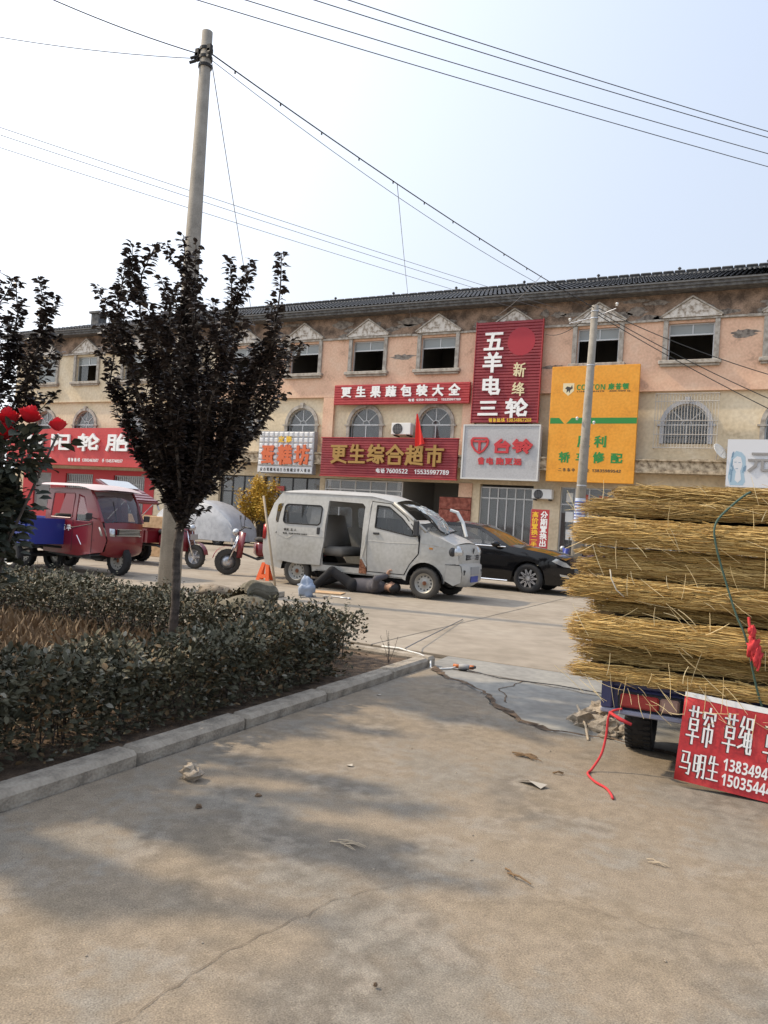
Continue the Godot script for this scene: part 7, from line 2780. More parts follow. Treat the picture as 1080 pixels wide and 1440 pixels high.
	var L := [
		["lowest straw mat, drooping over the trailer's tail beam", 0.50, 0.595, -0.97, 0.98, -4.44, 1100, 0.95, 0.0],
		["thin brown straw mat second from the trailer bed", 0.59, 0.70, -0.96, 1.0, -4.525, 1200, 0.78, 0.002],
		["thick pale golden straw mat, the broadest of the lower stack", 0.695, 0.885, -0.98, 1.02, -4.41, 2400, 1.08, 0.0],
		["thin set-back straw mat above the broad pale one", 0.88, 0.955, -0.90, 1.0, -4.54, 800, 0.80, -0.004],
		["straw mat with its frayed end reaching out furthest", 0.95, 1.09, -1.01, 1.03, -4.43, 1900, 1.0, -0.004],
		["straw mat with tangled loose ends below the thin flat one", 1.085, 1.20, -0.97, 1.0, -4.48, 1500, 0.86, -0.006],
		["thin flat straw mat under the thick tied mat", 1.195, 1.25, -0.97, 1.0, -4.49, 700, 0.92, -0.006],
		["thick straw mat near the top, crossed by the green rope", 1.245, 1.43, -0.99, 1.02, -4.42, 2400, 1.04, -0.006],
		["brown straw mat just under the topmost one", 1.425, 1.53, -0.97, 1.0, -4.49, 1600, 0.80, 0.0],
		["topmost straw mat, set in from the stack's end", 1.525, 1.61, -0.80, 1.0, -4.56, 1500, 0.88, 0.002]]
	for i in L.size():
		var q: Array = L[i]
		straw_mat(q[0], q[1], q[2], q[3], q[4], q[5], q[6], 200 + i, mesh, q[7], q[8], i >= 8)
	# loose stalks hanging over the face of the load
	var r := RandomNumberGenerator.new()
	r.seed = 303
	var xfs := []
	var cols := []
	for k in 150:
		var p := Vector3(r.randf_range(-1.05, 0.4), r.randf_range(0.45, 1.6), -4.42 + r.randf_range(0.0, 0.02))
		if k < 40: p = Vector3(r.randf_range(-0.9, 0.3), r.randf_range(0.36, 0.5), -4.43 + r.randf_range(0.0, 0.02))
		var a := r.randf_range(-1.9, -0.3) if r.randf() < 0.7 else r.randf_range(-0.4, 0.6)
		xfs.append(stalk(p, Vector3(cos(a), sin(a), r.randf_range(-0.05, 0.12)), r.randf_range(0.06, 0.22), r.randf_range(0.0014, 0.0026), r.randf() * TAU))
		cols.append(Color(0.60, 0.45, 0.21).lerp(Color(0.72, 0.6, 0.36), r.randf()))
	var lo := scatter("loose_straw", mesh, xfs, cols, M.straw, self)
	tag(lo, "loose pale straw stalks hanging over the stacked mats", "straw", "", "stuff")
	# ropes
	s = st(true)
	tube(s, spline([Vector3(-0.06, 1.61, -4.9), Vector3(-0.12, 1.60, -4.56), Vector3(-0.22, 1.50, -4.46), Vector3(-0.275, 1.41, -4.405), Vector3(-0.265, 1.3, -4.40), Vector3(-0.21, 1.12, -4.41), Vector3(-0.15, 0.95, -4.40), Vector3(-0.10, 0.84, -4.39), Vector3(-0.04, 0.6, -4.42), Vector3(0.0, 0.47, -4.45)]), 0.006, 6)
	single("tie_rope", s, M.rope_green, "dark green rope lashing the straw mats down", "rope")
	s = st(true)
	blob(s, Vector3(-0.072, 0.875, -4.368), Vector3(0.018, 0.026, 0.016), 1.2, 9, 14, 10)
	blob(s, Vector3(-0.062, 0.80, -4.366), Vector3(0.026, 0.055, 0.013), 1.4, 19, 18, 14)
	blob(s, Vector3(-0.04, 0.755, -4.366), Vector3(0.02, 0.045, 0.012), 1.4, 29, 16, 12)
	tube(s, spline([Vector3(-0.09, 0.945, -4.385), Vector3(-0.085, 0.91, -4.372), Vector3(-0.072, 0.88, -4.366)]), 0.007, 7)
	tube(s, spline([Vector3(-0.05, 0.78, -4.362), Vector3(-0.028, 0.73, -4.362), Vector3(-0.036, 0.68, -4.366)]), 0.006, 7)
	single("red_ribbon", s, M.rope_red, "knotted red plastic ribbon tied to the green rope", "ribbon")
	s = st(true)
	tube(s, spline([Vector3(-0.70, 0.36, -4.47), Vector3(-0.75, 0.34, -4.46), Vector3(-0.77, 0.30, -4.455), Vector3(-0.775, 0.2, -4.45), Vector3(-0.79, 0.10, -4.42), Vector3(-0.825, 0.026, -4.36), Vector3(-0.83, 0.021, -4.28), Vector3(-0.77, 0.021, -4.17), Vector3(-0.70, 0.021, -4.10), Vector3(-0.66, 0.021, -4.02), Vector3(-0.64, 0.021, -3.96)]), 0.0068, 7)
	tube(s, [Vector3(-0.765, 0.335, -4.445), Vector3(-0.70, 0.31, -4.42), Vector3(-0.64, 0.29, -4.43)], [0.008, 0.012, 0.009], 8)
	single("red_strap", s, M.rope_red, "red plastic strap trailing from the trailer corner onto the ground", "strap")
	s = st(true)
	tube(s, [Vector3(-0.80, 1.13, -4.405), Vector3(-0.79, 1.08, -4.40), Vector3(-0.76, 1.02, -4.405), Vector3(-0.72, 0.985, -4.42)], 0.004, 6)
	single("white_twine", s, M.twine, "short white twine hanging from a straw mat", "twine")


func spline(pts: Array, n := 6) -> Array:
	var out := []
	for i in pts.size() - 1:
		var p0: Vector3 = pts[maxi(i - 1, 0)]
		var p3: Vector3 = pts[mini(i + 2, pts.size() - 1)]
		for k in n:
			out.append((pts[i] as Vector3).cubic_interpolate(pts[i + 1], p0, p3, float(k) / n))
	out.append(pts[-1])
	return out


func trailer_wheel(t: Node3D, c: Vector3, R: float, w: float, side: float) -> void:
	# agricultural tyre with deep side lugs
	var s := st(true)
	var ax := Vector3(side, 0, 0)
	lathe(s, [Vector2(0.0, -w * 0.3), Vector2(R * 0.55, -w * 0.3), Vector2(R * 0.6, -w * 0.5), Vector2(R * 0.92, -w * 0.5), Vector2(R * 0.985, -w * 0.4), Vector2(R * 0.985, w * 0.4), Vector2(R * 0.92, w * 0.5), Vector2(R * 0.6, w * 0.5), Vector2(R * 0.55, w * 0.3), Vector2(0.0, w * 0.3)], c, ax, 40)
	var o := obj("wheel", s, M.rubber, t)
	s = st()
	for k in 44:
		var a := TAU * k / 44
		var d := Vector3(0, sin(a), cos(a))
		var e := Vector3(0, cos(a), -sin(a))
		for g in [-1, 1]:
			cbox(s, c + d * R * 0.985 + ax * g * w * 0.36, Vector3(w * 0.26, R * 0.05, R * 0.075), Basis(ax, d, ax.cross(d)))
		cbox(s, c + d * R * 0.98 + ax * (0.12 * w if k % 2 == 0 else -0.12 * w), Vector3(w * 0.2, R * 0.03, R * 0.09), Basis(ax, d, ax.cross(d)))
	obj("tread", s, M.rubber, o)


# ---------- people (smooth-joined tapered bones, meshed as surface nets) ----------
func body_mesh(bones: Array, cell: float, grow := 0.0, blend := 0.03) -> ArrayMesh:
	# bones: [a, b, ra, rb]
	var lo := Vector3.ONE * 1e9
	var hi := -lo
	for b in bones:
		var m := Vector3.ONE * (maxf(b[2], b[3]) + grow + 0.04)
		lo = lo.min(b[0] - m).min(b[1] - m)
		hi = hi.max(b[0] + m).max(b[1] + m)
	var n := Vector3i(((hi - lo) / cell).ceil()) + Vector3i.ONE
	var f := PackedFloat32Array()
	f.resize(n.x * n.y * n.z)
	f.fill(1e3)
	for b in bones:
		var pa: Vector3 = b[0]
		var ab: Vector3 = b[1] - pa
		var inv := 1.0 / maxf(ab.length_squared(), 1e-6)
		var ra: float = b[2]
		var rb: float = b[3]
		var m := Vector3.ONE * (maxf(ra, rb) + grow + blend + cell * 2.0)
		var i0 := Vector3i(((pa.min(b[1]) - m - lo) / cell).floor()).clamp(Vector3i.ZERO, n - Vector3i.ONE)
		var i1 := Vector3i(((pa.max(b[1]) + m - lo) / cell).ceil()).clamp(Vector3i.ZERO, n - Vector3i.ONE)
		for z in range(i0.z, i1.z + 1):
			for y in range(i0.y, i1.y + 1):
				for x in range(i0.x, i1.x + 1):
					var p := lo + Vector3(x, y, z) * cell - pa
					var h := clampf(p.dot(ab) * inv, 0.0, 1.0)
					var e := (p - ab * h).length() - lerpf(ra, rb, h) - grow
					var q := x + n.x * (y + n.y * z)
					var d := f[q]
					var k := clampf(0.5 + 0.5 * (d - e) / blend, 0.0, 1.0)
					f[q] = lerpf(d, e, k) - blend * k * (1.0 - k)
	var ids := {}
	var verts := []
	for z in n.z - 1:
		for y in n.y - 1:
			for x in n.x - 1:
				if absf(f[x + n.x * (y + n.y * z)]) > cell * 2.5: continue
				var acc := Vector3.ZERO
				var c := 0
				var v := []
				for k in 8:
					v.append(f[(x + (k & 1)) + n.x * ((y + ((k >> 1) & 1)) + n.y * (z + (k >> 2)))])
				for e in [[0, 1], [2, 3], [4, 5], [6, 7], [0, 2], [1, 3], [4, 6], [5, 7], [0, 4], [1, 5], [2, 6], [3, 7]]:
					var a: float = v[e[0]]
					var b: float = v[e[1]]
					if (a < 0.0) != (b < 0.0):
						var t := a / (a - b)
						var pa := Vector3(e[0] & 1, (e[0] >> 1) & 1, e[0] >> 2)
						var pb := Vector3(e[1] & 1, (e[1] >> 1) & 1, e[1] >> 2)
						acc += pa.lerp(pb, t)
						c += 1
				if c:
					ids[Vector3i(x, y, z)] = verts.size()
					verts.append(lo + (Vector3(x, y, z) + acc / c) * cell)
	var s := st(true)
	for key in ids:
		var at: Vector3i = key
		for ax in 3:
			var u := Vector3i.ZERO
			var w := Vector3i.ZERO
			var dd := Vector3i.ZERO
			dd[ax] = 1
			u[(ax + 1) % 3] = 1
			w[(ax + 2) % 3] = 1
			if not (ids.has(at - u) and ids.has(at - w) and ids.has(at - u - w)): continue
			var a: float = f[at.x + n.x * (at.y + n.y * at.z)]
			var q := at + dd
			var b: float = f[q.x + n.x * (q.y + n.y * q.z)]
			if (a < 0.0) == (b < 0.0): continue
			var p0: Vector3 = verts[ids[at]]
			var p1: Vector3 = verts[ids[at - u]]
			var p2: Vector3 = verts[ids[at - u - w]]
			var p3: Vector3 = verts[ids[at - w]]
			if a < 0.0: quad(s, p3, p2, p1, p0)
			else: quad(s, p0, p1, p2, p3)
	s.generate_normals()
	return s.commit()


func build_person() -> void:
	# lying on the back beside the van, knees drawn up, one arm reaching under the sill
	var t := thing("person", "person in dark jacket and black trousers lying under the van, one arm raised", "person", Vector3(-6.95, 0, -12.68), 4.0)
	var hip := Vector3(0, 0.125, 0)
	var chest := Vector3(0.42, 0.145, 0.0)
	var neck := Vector3(0.60, 0.15, 0.0)
	var head := Vector3(0.76, 0.14, 0.0)
	var kneeL := Vector3(-0.42, 0.36, 0.14)
	var kneeR := Vector3(-0.40, 0.24, -0.16)
	var ankL := Vector3(-0.74, 0.07, 0.16)
	var ankR := Vector3(-0.82, 0.07, -0.14)
	var shL := Vector3(0.50, 0.15, 0.185)
	var shR := Vector3(0.50, 0.15, -0.185)
	var elL := Vector3(0.56, 0.30, 0.30)
	var wrL := Vector3(0.68, 0.36, 0.10)
	var elR := Vector3(0.40, 0.22, -0.36)
	var wrR := Vector3(0.58, 0.36, -0.25)
	var bones := [[hip + Vector3(0, 0, 0.08), hip + Vector3(0, 0, -0.08), 0.10, 0.10], [hip, chest, 0.115, 0.13], [chest + Vector3(0, 0, 0.08), chest + Vector3(0, 0, -0.08), 0.105, 0.105], [chest, neck, 0.11, 0.055], [neck, head, 0.05, 0.07],
		[shL, elL, 0.052, 0.04], [elL, wrL, 0.04, 0.028], [shR, elR, 0.052, 0.04], [elR, wrR, 0.04, 0.028],
		[hip + Vector3(0, 0, 0.09), kneeL, 0.085, 0.06], [kneeL, ankL, 0.056, 0.038], [hip + Vector3(0, 0, -0.09), kneeR, 0.085, 0.06], [kneeR, ankR, 0.056, 0.038]]
	# head: skull, jaw, nose, ears
	bones.append_array([[head, head + Vector3(0.06, 0.01, 0), 0.088, 0.085], [head + Vector3(-0.05, 0.045, 0), head + Vector3(-0.02, 0.05, 0), 0.045, 0.05], [head + Vector3(0.005, 0.09, 0), head + Vector3(-0.015, 0.105, 0), 0.012, 0.016], [head + Vector3(0.0, 0.01, 0.085), head + Vector3(0.02, 0.02, 0.088), 0.014, 0.018], [head + Vector3(0.0, 0.01, -0.085), head + Vector3(0.02, 0.02, -0.088), 0.014, 0.018]])
	# hands: palm, four curled fingers, thumb
	for h in [[wrL, Vector3(0.35, 0.9, -0.2)], [wrR, Vector3(0.2, 0.9, 0.25)]]:
		var w: Vector3 = h[0]
		var d: Vector3 = h[1].normalized()
		var sd := d.cross(Vector3(1, 0, 0)).normalized()
		var up := sd.cross(d)
		var hands := []
		var palm: Vector3 = w + d * 0.075
		hands.append([w, palm, 0.026, 0.03])
		hands.append([w + sd * 0.018 + d * 0.03, palm + sd * 0.025, 0.02, 0.02])
		hands.append([w - sd * 0.018 + d * 0.03, palm - sd * 0.025, 0.02, 0.02])
		for k in 4:
			var b0: Vector3 = palm + sd * (0.033 - 0.022 * k)
			var l: float = [0.036, 0.042, 0.039, 0.03][k]
			var b1 := b0 + d * l + up * 0.006
			var b2 := b1 + d * l * 0.5 + up * l * 0.55
			var b3 := b2 - d * l * 0.1 + up * l * 0.6
			hands.append([b0, b1, 0.0095, 0.009])
			hands.append([b1, b2, 0.009, 0.0085])
			hands.append([b2, b3, 0.0085, 0.008])
		var t0: Vector3 = w + d * 0.025 + sd * 0.026
		var t1 := t0 + (d + sd * 0.8 + up * 0.5).normalized() * 0.038
		hands.append([t0, t1, 0.012, 0.010])
		hands.append([t1, t1 + (d + up * 0.6).normalized() * 0.03, 0.010, 0.009])
		obj("hand", body_mesh(hands, 0.005, 0.0, 0.006), M.skin, t)
	var body := obj("body", body_mesh(bones, 0.018), M.skin, t)
	var jacket := [bones[0], bones[1], bones[2], [chest, neck.lerp(chest, 0.3), 0.112, 0.085], bones[5], [elL, elL.lerp(wrL, 0.9), 0.042, 0.036], bones[7], [elR, elR.lerp(wrR, 0.9), 0.042, 0.036]]
	obj("jacket", body_mesh(jacket, 0.018, 0.016), M.jacket, t)
	var pants := [[hip + Vector3(0, 0, 0.08), hip + Vector3(0, 0, -0.08), 0.105, 0.105], bones[9], [kneeL, kneeL.lerp(ankL, 0.92), 0.06, 0.05], bones[11], [kneeR, kneeR.lerp(ankR, 0.92), 0.06, 0.05]]
	obj("trousers", body_mesh(pants, 0.018, 0.02), M.trousers, t)
	for a in [ankL, ankR]:
		obj("shoe", body_mesh([[a + Vector3(0.03, -0.025, 0), a + Vector3(-0.06, -0.005, 0), 0.045, 0.05], [a + Vector3(-0.06, 0.0, 0), a + Vector3(-0.13, 0.05, 0.0), 0.045, 0.036]], 0.015), M.rubber, t)
	obj("hair", body_mesh([[head + Vector3(0.035, -0.015, 0.04), head + Vector3(0.075, 0.0, 0.0), 0.075, 0.085], [head + Vector3(0.035, -0.015, -0.04), head + Vector3(0.085, 0.02, 0.0), 0.075, 0.075]], 0.012), M.hair, t)
	var s := st(true)
	for d in [1, -1]:
		blob(s, head + Vector3(0.022, 0.083, d * 0.032), Vector3(0.012, 0.006, 0.014), 0.0, 1, 8, 6)
	obj("eyes", s, M.hair, body)
	s = st(true)
	tube(s, [head + Vector3(-0.05, 0.092, -0.02), head + Vector3(-0.052, 0.097, 0), head + Vector3(-0.05, 0.092, 0.02)], 0.005, 5)
	obj("mouth", s, M.lips, body)


func stone(s: SurfaceTool, c: Vector3, r: Vector3, sd: int) -> void:
	blob(s, c, r, 0.9, sd, 12, 8)


func twigs(s: SurfaceTool, c: Vector3, n: int, l: float, rad: float, r: RandomNumberGenerator, spread := 0.4, dir := 0.0) -> void:
	for k in n:
		var a := dir + r.randf_range(-spread, spread)
		var d := Vector3(cos(a), r.randf_range(0.0, 0.12), sin(a))
		var p := c + Vector3(r.randf_range(-l, l) * 0.25, rad, r.randf_range(-l, l) * 0.2)
		var h := l * r.randf_range(0.4, 1.0) * 0.5
		tube(s, [p - d * h * Vector3(1, 0, 1), p + Vector3(0, 0.01, 0), p + d * h], [rad, rad, rad * 0.6], 4)


func build_small_things() -> void:
	flat("jacket", 0.085, 0.08, 0.09, 0.9)
	flat("trousers", 0.012, 0.012, 0.014, 0.9)
	flat("hair", 0.012, 0.01, 0.009, 0.6)
	flat("lips", 0.22, 0.08, 0.07, 0.6)
	flat("bag_blue", 0.30, 0.36, 0.46, 0.5)
	flat("wood_pale", 0.42, 0.34, 0.24, 0.85)
	flat("tool_orange", 0.45, 0.12, 0.02, 0.5)
	flat("paper", 0.42, 0.38, 0.32, 0.9)
	flat("twig", 0.16, 0.10, 0.05, 0.9)
	build_person()
	var r := RandomNumberGenerator.new()
	r.seed = 91
	# padded quilt thrown over the hedge
	var t := thing("padded_quilt", "olive padded quilt thrown in folds over the street-side hedge", "quilt", Vector3(-4.33, 0.46, -6.05), -20.0)
	var s := st(true)
	var curve := [Vector2(-0.30, -0.10), Vector2(-0.27, 0.02), Vector2(-0.19, 0.12), Vector2(-0.09, 0.20), Vector2(0.0, 0.25), Vector2(0.07, 0.23), Vector2(0.09, 0.15), Vector2(0.05, 0.06), Vector2(-0.02, 0.0), Vector2(-0.10, -0.03), Vector2(-0.20, -0.06)]
	var rows := []
	for j in 13:
		var v := j / 12.0
		var row := []
		for i in curve.size() * 3 - 2:
			var k := i / 3
			var f := (i % 3) / 3.0
			var c: Vector2 = curve[k].lerp(curve[mini(k + 1, curve.size() - 1)], f)
			var sl := 1.0 - 0.45 * pow(absf(v - 0.5) * 2.0, 2.0)
			row.append(Vector3(c.x * (0.75 + 0.25 * sl) + 0.09 * (v - 0.5) + 0.035 * sin(v * 5.0), c.y * (0.7 + 0.25 * v) * sl + 0.012 * sin(i * 2.1) + 0.02 * sin(v * 9.0 + c.x * 8.0), (v - 0.5) * 0.40 + 0.05 * c.y))
		rows.append(row)
	for off in [0.0, 0.022]:
		for j in 12:
			for i in rows[0].size() - 1:
				var o := Vector3(0, off, 0)
				quad(s, rows[j][i] + o, rows[j][i + 1] + o, rows[j + 1][i + 1] + o, rows[j + 1][i] + o)
	obj("rolled_fold", s, M.quilt, t)
	s = st(true)
	var g := []
	for j in 20:
		var row := []
		for i in 26:
			var u := i / 25.0
			var v := j / 19.0
			var hgt := 0.12 * pow(sin(PI * clampf(u, 0.0, 1.0)), 0.6) * pow(sin(PI * v), 0.5)
			var rib := 0.007 * absf(sin(u * 22.0))
			row.append(Vector3(-0.16 + u * 0.48, 0.0 + hgt + rib - 0.05 * u, 0.16 + (v - 0.5) * 0.42))
		g.append(row)
	for j in 19:
		for i in 25:
			quad(s, g[j][i], g[j][i + 1], g[j + 1][i + 1], g[j + 1][i])
	obj("padded_flap", s, M.quilt, t)
	s = st(true)
	blob(s, Vector3(-5.05, 0.50, -6.25), Vector3(0.2, 0.07, 0.12), 0.5, 8, 16, 10)
	single("cloth_bundle", s, M.sack, "small brown cloth bundle lying on the hedge beside the quilt", "cloth")
	# warning triangle behind the van
	t = thing("warning_triangle", "orange folding warning stand on the ground behind the van's rear wheel", "warning sign", Vector3(-9.2, 0, -12.95), 10.0)
	for d in [-1, 1]:
		s = st()
		hexa(s, [Vector3(-0.15, 0, 0.1 * d + 0.006), Vector3(-0.07, 0, 0.1 * d + 0.006), Vector3(-0.07, 0, 0.1 * d - 0.006), Vector3(-0.15, 0, 0.1 * d - 0.006), Vector3(-0.075, 0.36, 0.006), Vector3(0.0, 0.36, 0.006), Vector3(0.0, 0.36, -0.006), Vector3(-0.075, 0.36, -0.006)])
		hexa(s, [Vector3(0.07, 0, 0.1 * d + 0.006), Vector3(0.15, 0, 0.1 * d + 0.006), Vector3(0.15, 0, 0.1 * d - 0.006), Vector3(0.07, 0, 0.1 * d - 0.006), Vector3(0.0005, 0.36, 0.006), Vector3(0.075, 0.36, 0.006), Vector3(0.075, 0.36, -0.006), Vector3(0.0005, 0.36, -0.006)])
		hexa(s, [Vector3(-0.07, 0.05, 0.087 * d + 0.006), Vector3(0.07, 0.05, 0.087 * d + 0.006), Vector3(0.07, 0.05, 0.087 * d - 0.006), Vector3(-0.07, 0.05, 0.087 * d - 0.006), Vector3(-0.06, 0.12, 0.068 * d + 0.006), Vector3(0.06, 0.12, 0.068 * d + 0.006), Vector3(0.06, 0.12, 0.068 * d - 0.006), Vector3(-0.06, 0.12, 0.068 * d - 0.006)])
		obj("leaf", s, M.warning_orange, t)
	s = st(true)
	tube(s, [Vector3(-8.34, 0, -12.1), Vector3(-8.55, 0.85, -12.11), Vector3(-8.76, 1.69, -12.12)], 0.022, 8)
	single("wooden_pole", s, M.wood_pale, "pale wooden pole leaning beside the van's tail", "pole")
	# things around the repair: block, bag, cardboard, tools
	s = st()
	bevel_box(s, Vector3(-7.5, 0.0, -10.6), Vector3(-7.1, 0.09, -10.35), 0.012)
	single("concrete_block", s, M.kerb_concrete, "grey concrete block on the road beside the hedge quilt", "block")
	s = st(true)
	blob(s, Vector3(-6.95, 0.14, -11.0), Vector3(0.13, 0.16, 0.12), 0.9, 23, 16, 12)
	single("plastic_bag", s, M.bag_blue, "crumpled pale blue plastic bag in front of the van's rear wheel", "bag")
	s = st()
	cbox(s, Vector3(-7.05, 0.012, -11.9), Vector3(0.55, 0.012, 0.4), Basis(Vector3.UP, 0.3))
	single("cardboard_sheet", s, M.cardboard, "flattened cardboard sheet under the lying person's legs", "cardboard")
	s = st(true)
	tube(s, [Vector3(-6.65, 0.015, -11.35), Vector3(-6.3, 0.015, -11.3)], 0.012, 6)
	blob(s, Vector3(-6.28, 0.018, -11.3), Vector3(0.035, 0.016, 0.03), 0.2, 3, 10, 6)
	single("wrench", s, M.steel, "steel wrench lying on the road near the plastic bag", "wrench")
	s = st()
	for k in 7:
		cbox(s, Vector3(-6.75 + r.randf_range(-0.25, 0.3), 0.012, -11.0 + r.randf_range(-0.3, 0.25)), Vector3(r.randf_range(0.05, 0.16), 0.02, r.randf_range(0.03, 0.08)), Basis(Vector3.UP, r.randf() * TAU))
	var o := obj("scraps", s, M.paper, self)
	tag(o, "scattered paper and metal scraps by the plastic bag", "litter", "", "stuff")
	# cartons behind the flat tricycle
	for q in [[Vector3(-15.9, 0, -16.3), Vector3(0.62, 1.12, 0.5), "tall brown carton standing behind the red flat tricycle"], [Vector3(-15.2, 0, -16.25), Vector3(0.7, 1.1, 0.55), "wide brown carton standing beside the tall one behind the tricycle"]]:
		t = thing("carton", q[2], "box", q[0], r.randf_range(-6, 6))
		var d: Vector3 = q[1]
		s = st()
		bevel_box(s, Vector3(-d.x / 2, 0, -d.z / 2), Vector3(d.x / 2, d.y, d.z / 2), 0.01)
		obj("box", s, M.cardboard, t)
		s = st()
		box(s, Vector3(-d.x / 2 - 0.002, d.y * 0.48, d.z / 2 + 0.001), Vector3(d.x / 2 + 0.002, d.y * 0.54, d.z / 2 + 0.003))
		box(s, Vector3(-d.x / 2 - 0.002, d.y + 0.001, -0.03), Vector3(d.x / 2 + 0.002, d.y + 0.003, 0.03))
		obj("tape", s, M.tape, t)
	# yellow shrub before the cake shop
	t = thing("yellow_shrub", "bright yellow autumn shrub between the covered car and the van", "shrub", Vector3(-19.75, 0, -27.2))
	var xfs := []
	var cols := []
	s = st(true)
	for k in 26:
		var a := r.randf() * TAU
		var out := r.randf_range(0.2, 1.25)
		var e := Vector3(cos(a) * out, r.randf_range(1.9, 3.25) - out * 0.45, sin(a) * out * 0.7)
		var m := e * Vector3(0.35, 0.5, 0.35)
		tube(s, [Vector3(cos(a) * 0.08, 0, sin(a) * 0.08), m, e], [0.025, 0.016, 0.006], 5)
		for q in 330:
			var u := r.randf_range(0.25, 1.0)
			var p := m.lerp(e, u) + Vector3(r.randfn(0, 0.12), r.randfn(0, 0.12), r.randfn(0, 0.12))
			var b := r.randf() * TAU
			xfs.append(Transform3D(leaf_basis(Vector3(cos(b), r.randf_range(-0.5, 0.8), sin(b)), r.randf_range(-1, 1)).scaled_local(Vector3.ONE * r.randf_range(0.7, 1.3)), p))
			cols.append(Color(0.42, 0.25, 0.03).lerp(Color(0.62, 0.42, 0.06), r.randf()))
	obj("branches", s, M.bark, t)
	scatter("foliage", leaf_mesh(0.10, 0.06), xfs, cols, M.leaf, t)
	# rubble heap by the trailer wheel
	var heap := [[Vector3(-1.06, 0.02, -5.5), Vector3(0.13, 0.09, 0.12)], [Vector3(-0.95, 0.02, -5.4), Vector3(0.10, 0.08, 0.09)], [Vector3(-1.0, 0.1, -5.55), Vector3(0.09, 0.06, 0.08)], [Vector3(-0.90, 0.0, -5.25), Vector3(0.06, 0.045, 0.05)], [Vector3(-1.16, 0.0, -5.55), Vector3(0.07, 0.05, 0.06)], [Vector3(-0.8, 0.0, -5.35), Vector3(0.08, 0.06, 0.07)]]
	for i in heap.size():
		s = st()
		stone(s, heap[i][0], heap[i][1], 50 + i)
		single("rubble_stone", s, M.rubble, "rough pale stone in the rubble heap beside the trailer wheel", "stone", "rubble by the trailer")
	s = st(true)
	tube(s, [Vector3(-1.22, 0.06, -5.75), Vector3(-1.06, 0.03, -5.3), Vector3(-0.98, 0.015, -5.0)], 0.009, 6)
	single("bent_stick", s, M.wood_pale, "thin pale stick lying against the rubble heap", "stick")
	# stones and litter on the forecourt
	for q in [[Vector3(-2.44, 0.045, -2.94), Vector3(0.055, 0.04, 0.045), "fist-sized pale stone lying beside the kerb"], [Vector3(-2.17, 0.02, -2.68), Vector3(0.014, 0.009, 0.012), "small dark stone on the open forecourt near the pale stone"], [Vector3(-2.05, 0.018, -2.95), Vector3(0.014, 0.007, 0.011), "flat dark chip on the forecourt beyond the small dark stone"], [Vector3(-0.92, 0.022, -1.95), Vector3(0.006, 0.005, 0.006), "pea-sized pebble in the middle of the forecourt"]]:
		s = st()
		stone(s, q[0], q[1], int(q[0].x * 100) + 900)
		single("stone", s, M.rubble if q[1].x > 0.03 else M.soil, q[2], "stone")
	var lit := [[Vector3(-1.20, 0.015, -4.38), 9, 0.18, 0.004, "tangle of brown twigs on the forecourt beyond the paper wrapper", 0.2], [Vector3(-1.44, 0.015, -2.72), 11, 0.13, 0.0018, "little heap of straw bits on the open forecourt", -0.2], [Vector3(-0.97, 0.015, -4.18), 2, 0.10, 0.004, "short bent twig near the red strap's end", -0.6], [Vector3(-0.8, 0.015, -2.85), 2, 0.12, 0.004, "single dry twig lying on the bare forecourt", 0.7], [Vector3(-0.35, 0.015, -3.3), 4, 0.08, 0.002, "few straw stalks on the ground before the red board", 0.3]]
	for q in lit:
		s = st()
		twigs(s, q[0], q[1], q[2], q[3], r, 0.5, q[5])
		single("twigs", s, M.twig if q[3] > 0.002 else M.wood_pale, q[4], "twigs")
	s = st()
	var wp := [Vector3(-1.12, 0.016, -3.93), Vector3(-1.05, 0.04, -3.90), Vector3(-0.98, 0.018, -3.88), Vector3(-0.96, 0.03, -3.93), Vector3(-1.04, 0.018, -3.97)]
	tri(s, wp[0], wp[1], wp[4]); tri(s, wp[1], wp[3], wp[4]); tri(s, wp[1], wp[2], wp[3])
	single("paper_wrapper", s, M.paper, "crumpled pale paper wrapper on the forecourt", "litter")
	for q in [[Vector3(-2.6, 0.014, -5.2), "small white paper scrap near the kerb end"], [Vector3(-1.95, 0.014, -3.6), "tiny white paper scrap on the shaded forecourt"]]:
		s = st()
		var p: Vector3 = q[0]
		quad(s, p, p + Vector3(0.03, 0.01, -0.012), p + Vector3(0.04, 0.004, 0.01), p + Vector3(0.012, 0.006, 0.018))
		single("paper_scrap", s, M.paper, q[1], "litter")
	# tiny grit, too small to count
	var gx := []
	s = st()
	stone(s, Vector3.ZERO, Vector3(1, 0.6, 1), 5)
	s.generate_normals()
	var gm := s.commit()
	for k in 260:
		var sc := 0.001 + 0.005 * pow(r.randf(), 6.0)
		gx.append(Transform3D(Basis(Vector3.UP, r.randf() * TAU).scaled(Vector3.ONE * sc), Vector3(r.randf_range(-2.7, 1.4), 0.012 + sc * 0.4, r.randf_range(-4.9, -0.8))))
	var gr := scatter("grit", gm, gx, [], M.rubble, self)
	tag(gr, "fine grit scattered over the concrete forecourt", "grit", "", "stuff")
	# power tool with its lead
	t = thing("power_tool", "small orange and white corded power tool left on the grey apron", "power tool", Vector3(-2.5, 0.0, -6.75), 15.0)
	t.scale = Vector3.ONE * 0.75
	s = st(true)
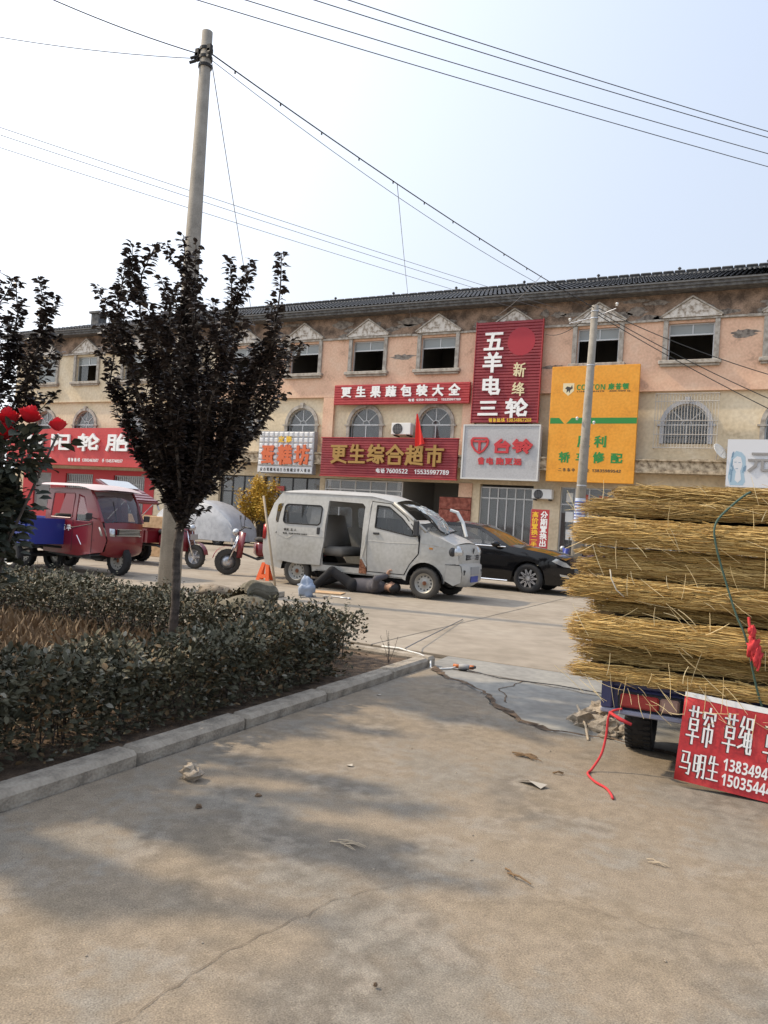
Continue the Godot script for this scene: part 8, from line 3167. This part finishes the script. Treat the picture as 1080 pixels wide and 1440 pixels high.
	lathe(s, [Vector2(0.0, -0.07), Vector2(0.032, -0.065), Vector2(0.036, 0.0), Vector2(0.03, 0.06), Vector2(0.0, 0.07)], Vector3(0.02, 0.04, 0.02), Vector3(1, 0.05, 0.2), 14)
	obj("motor_housing", s, M.grey_plastic, t)
	s = st(true)
	lathe(s, [Vector2(0.0, 0.0), Vector2(0.027, 0.005), Vector2(0.026, 0.05), Vector2(0.0, 0.06)], Vector3(0.085, 0.045, 0.035), Vector3(1, 0.05, 0.2), 12)
	lathe(s, [Vector2(0.0, 0.0), Vector2(0.024, 0.005), Vector2(0.022, 0.09), Vector2(0.0, 0.1)], Vector3(-0.04, 0.035, 0.0), Vector3(-1, 0.0, -0.6), 12)
	obj("grip", s, M.tool_orange, t)
	s = st(true)
	lathe(s, [Vector2(0.0, -0.01), Vector2(0.045, -0.01), Vector2(0.045, 0.01), Vector2(0.0, 0.01)], Vector3(0.12, 0.05, 0.03), Vector3(0, 1, 0.1), 16)
	bevel_box(s, Vector3(-0.05, 0.0, 0.03), Vector3(0.06, 0.03, 0.07), 0.008)
	obj("guard", s, M.dark_plastic, t)
	s = st(true)
	tube(s, [Vector3(-3.4, 0.09, -6.85), Vector3(-3.2, 0.1, -6.82), Vector3(-3.04, 0.098, -6.74), Vector3(-2.92, 0.095, -6.7), Vector3(-2.80, 0.06, -6.68), Vector3(-2.74, 0.012, -6.55), Vector3(-2.68, 0.005, -6.58), Vector3(-2.6, 0.005, -6.7), Vector3(-2.55, 0.02, -6.76)], 0.009, 6)
	single("white_lead", s, M.white_plastic, "white cable running from the kerb corner to the power tool", "cable")
	s = st(true)
	tube(s, [Vector3(-2.45, 0.012, -6.72), Vector3(-2.1, 0.002, -6.62), Vector3(-1.6, 0.002, -6.7), Vector3(-1.0, 0.002, -6.62), Vector3(-0.4, 0.002, -6.9)], 0.004, 5)
	single("thin_lead", s, M.cable, "thin dark wire lying across the grey apron", "cable")
	s = st(true)
	tube(s, [Vector3(-3.1, 0.12, -6.75), Vector3(-3.35, 0.06, -7.6), Vector3(-3.9, 0.012, -10.4)], 0.006, 5)
	single("straight_wire", s, M.wire, "straight thin wire stretched from the kerb corner over the road", "cable")
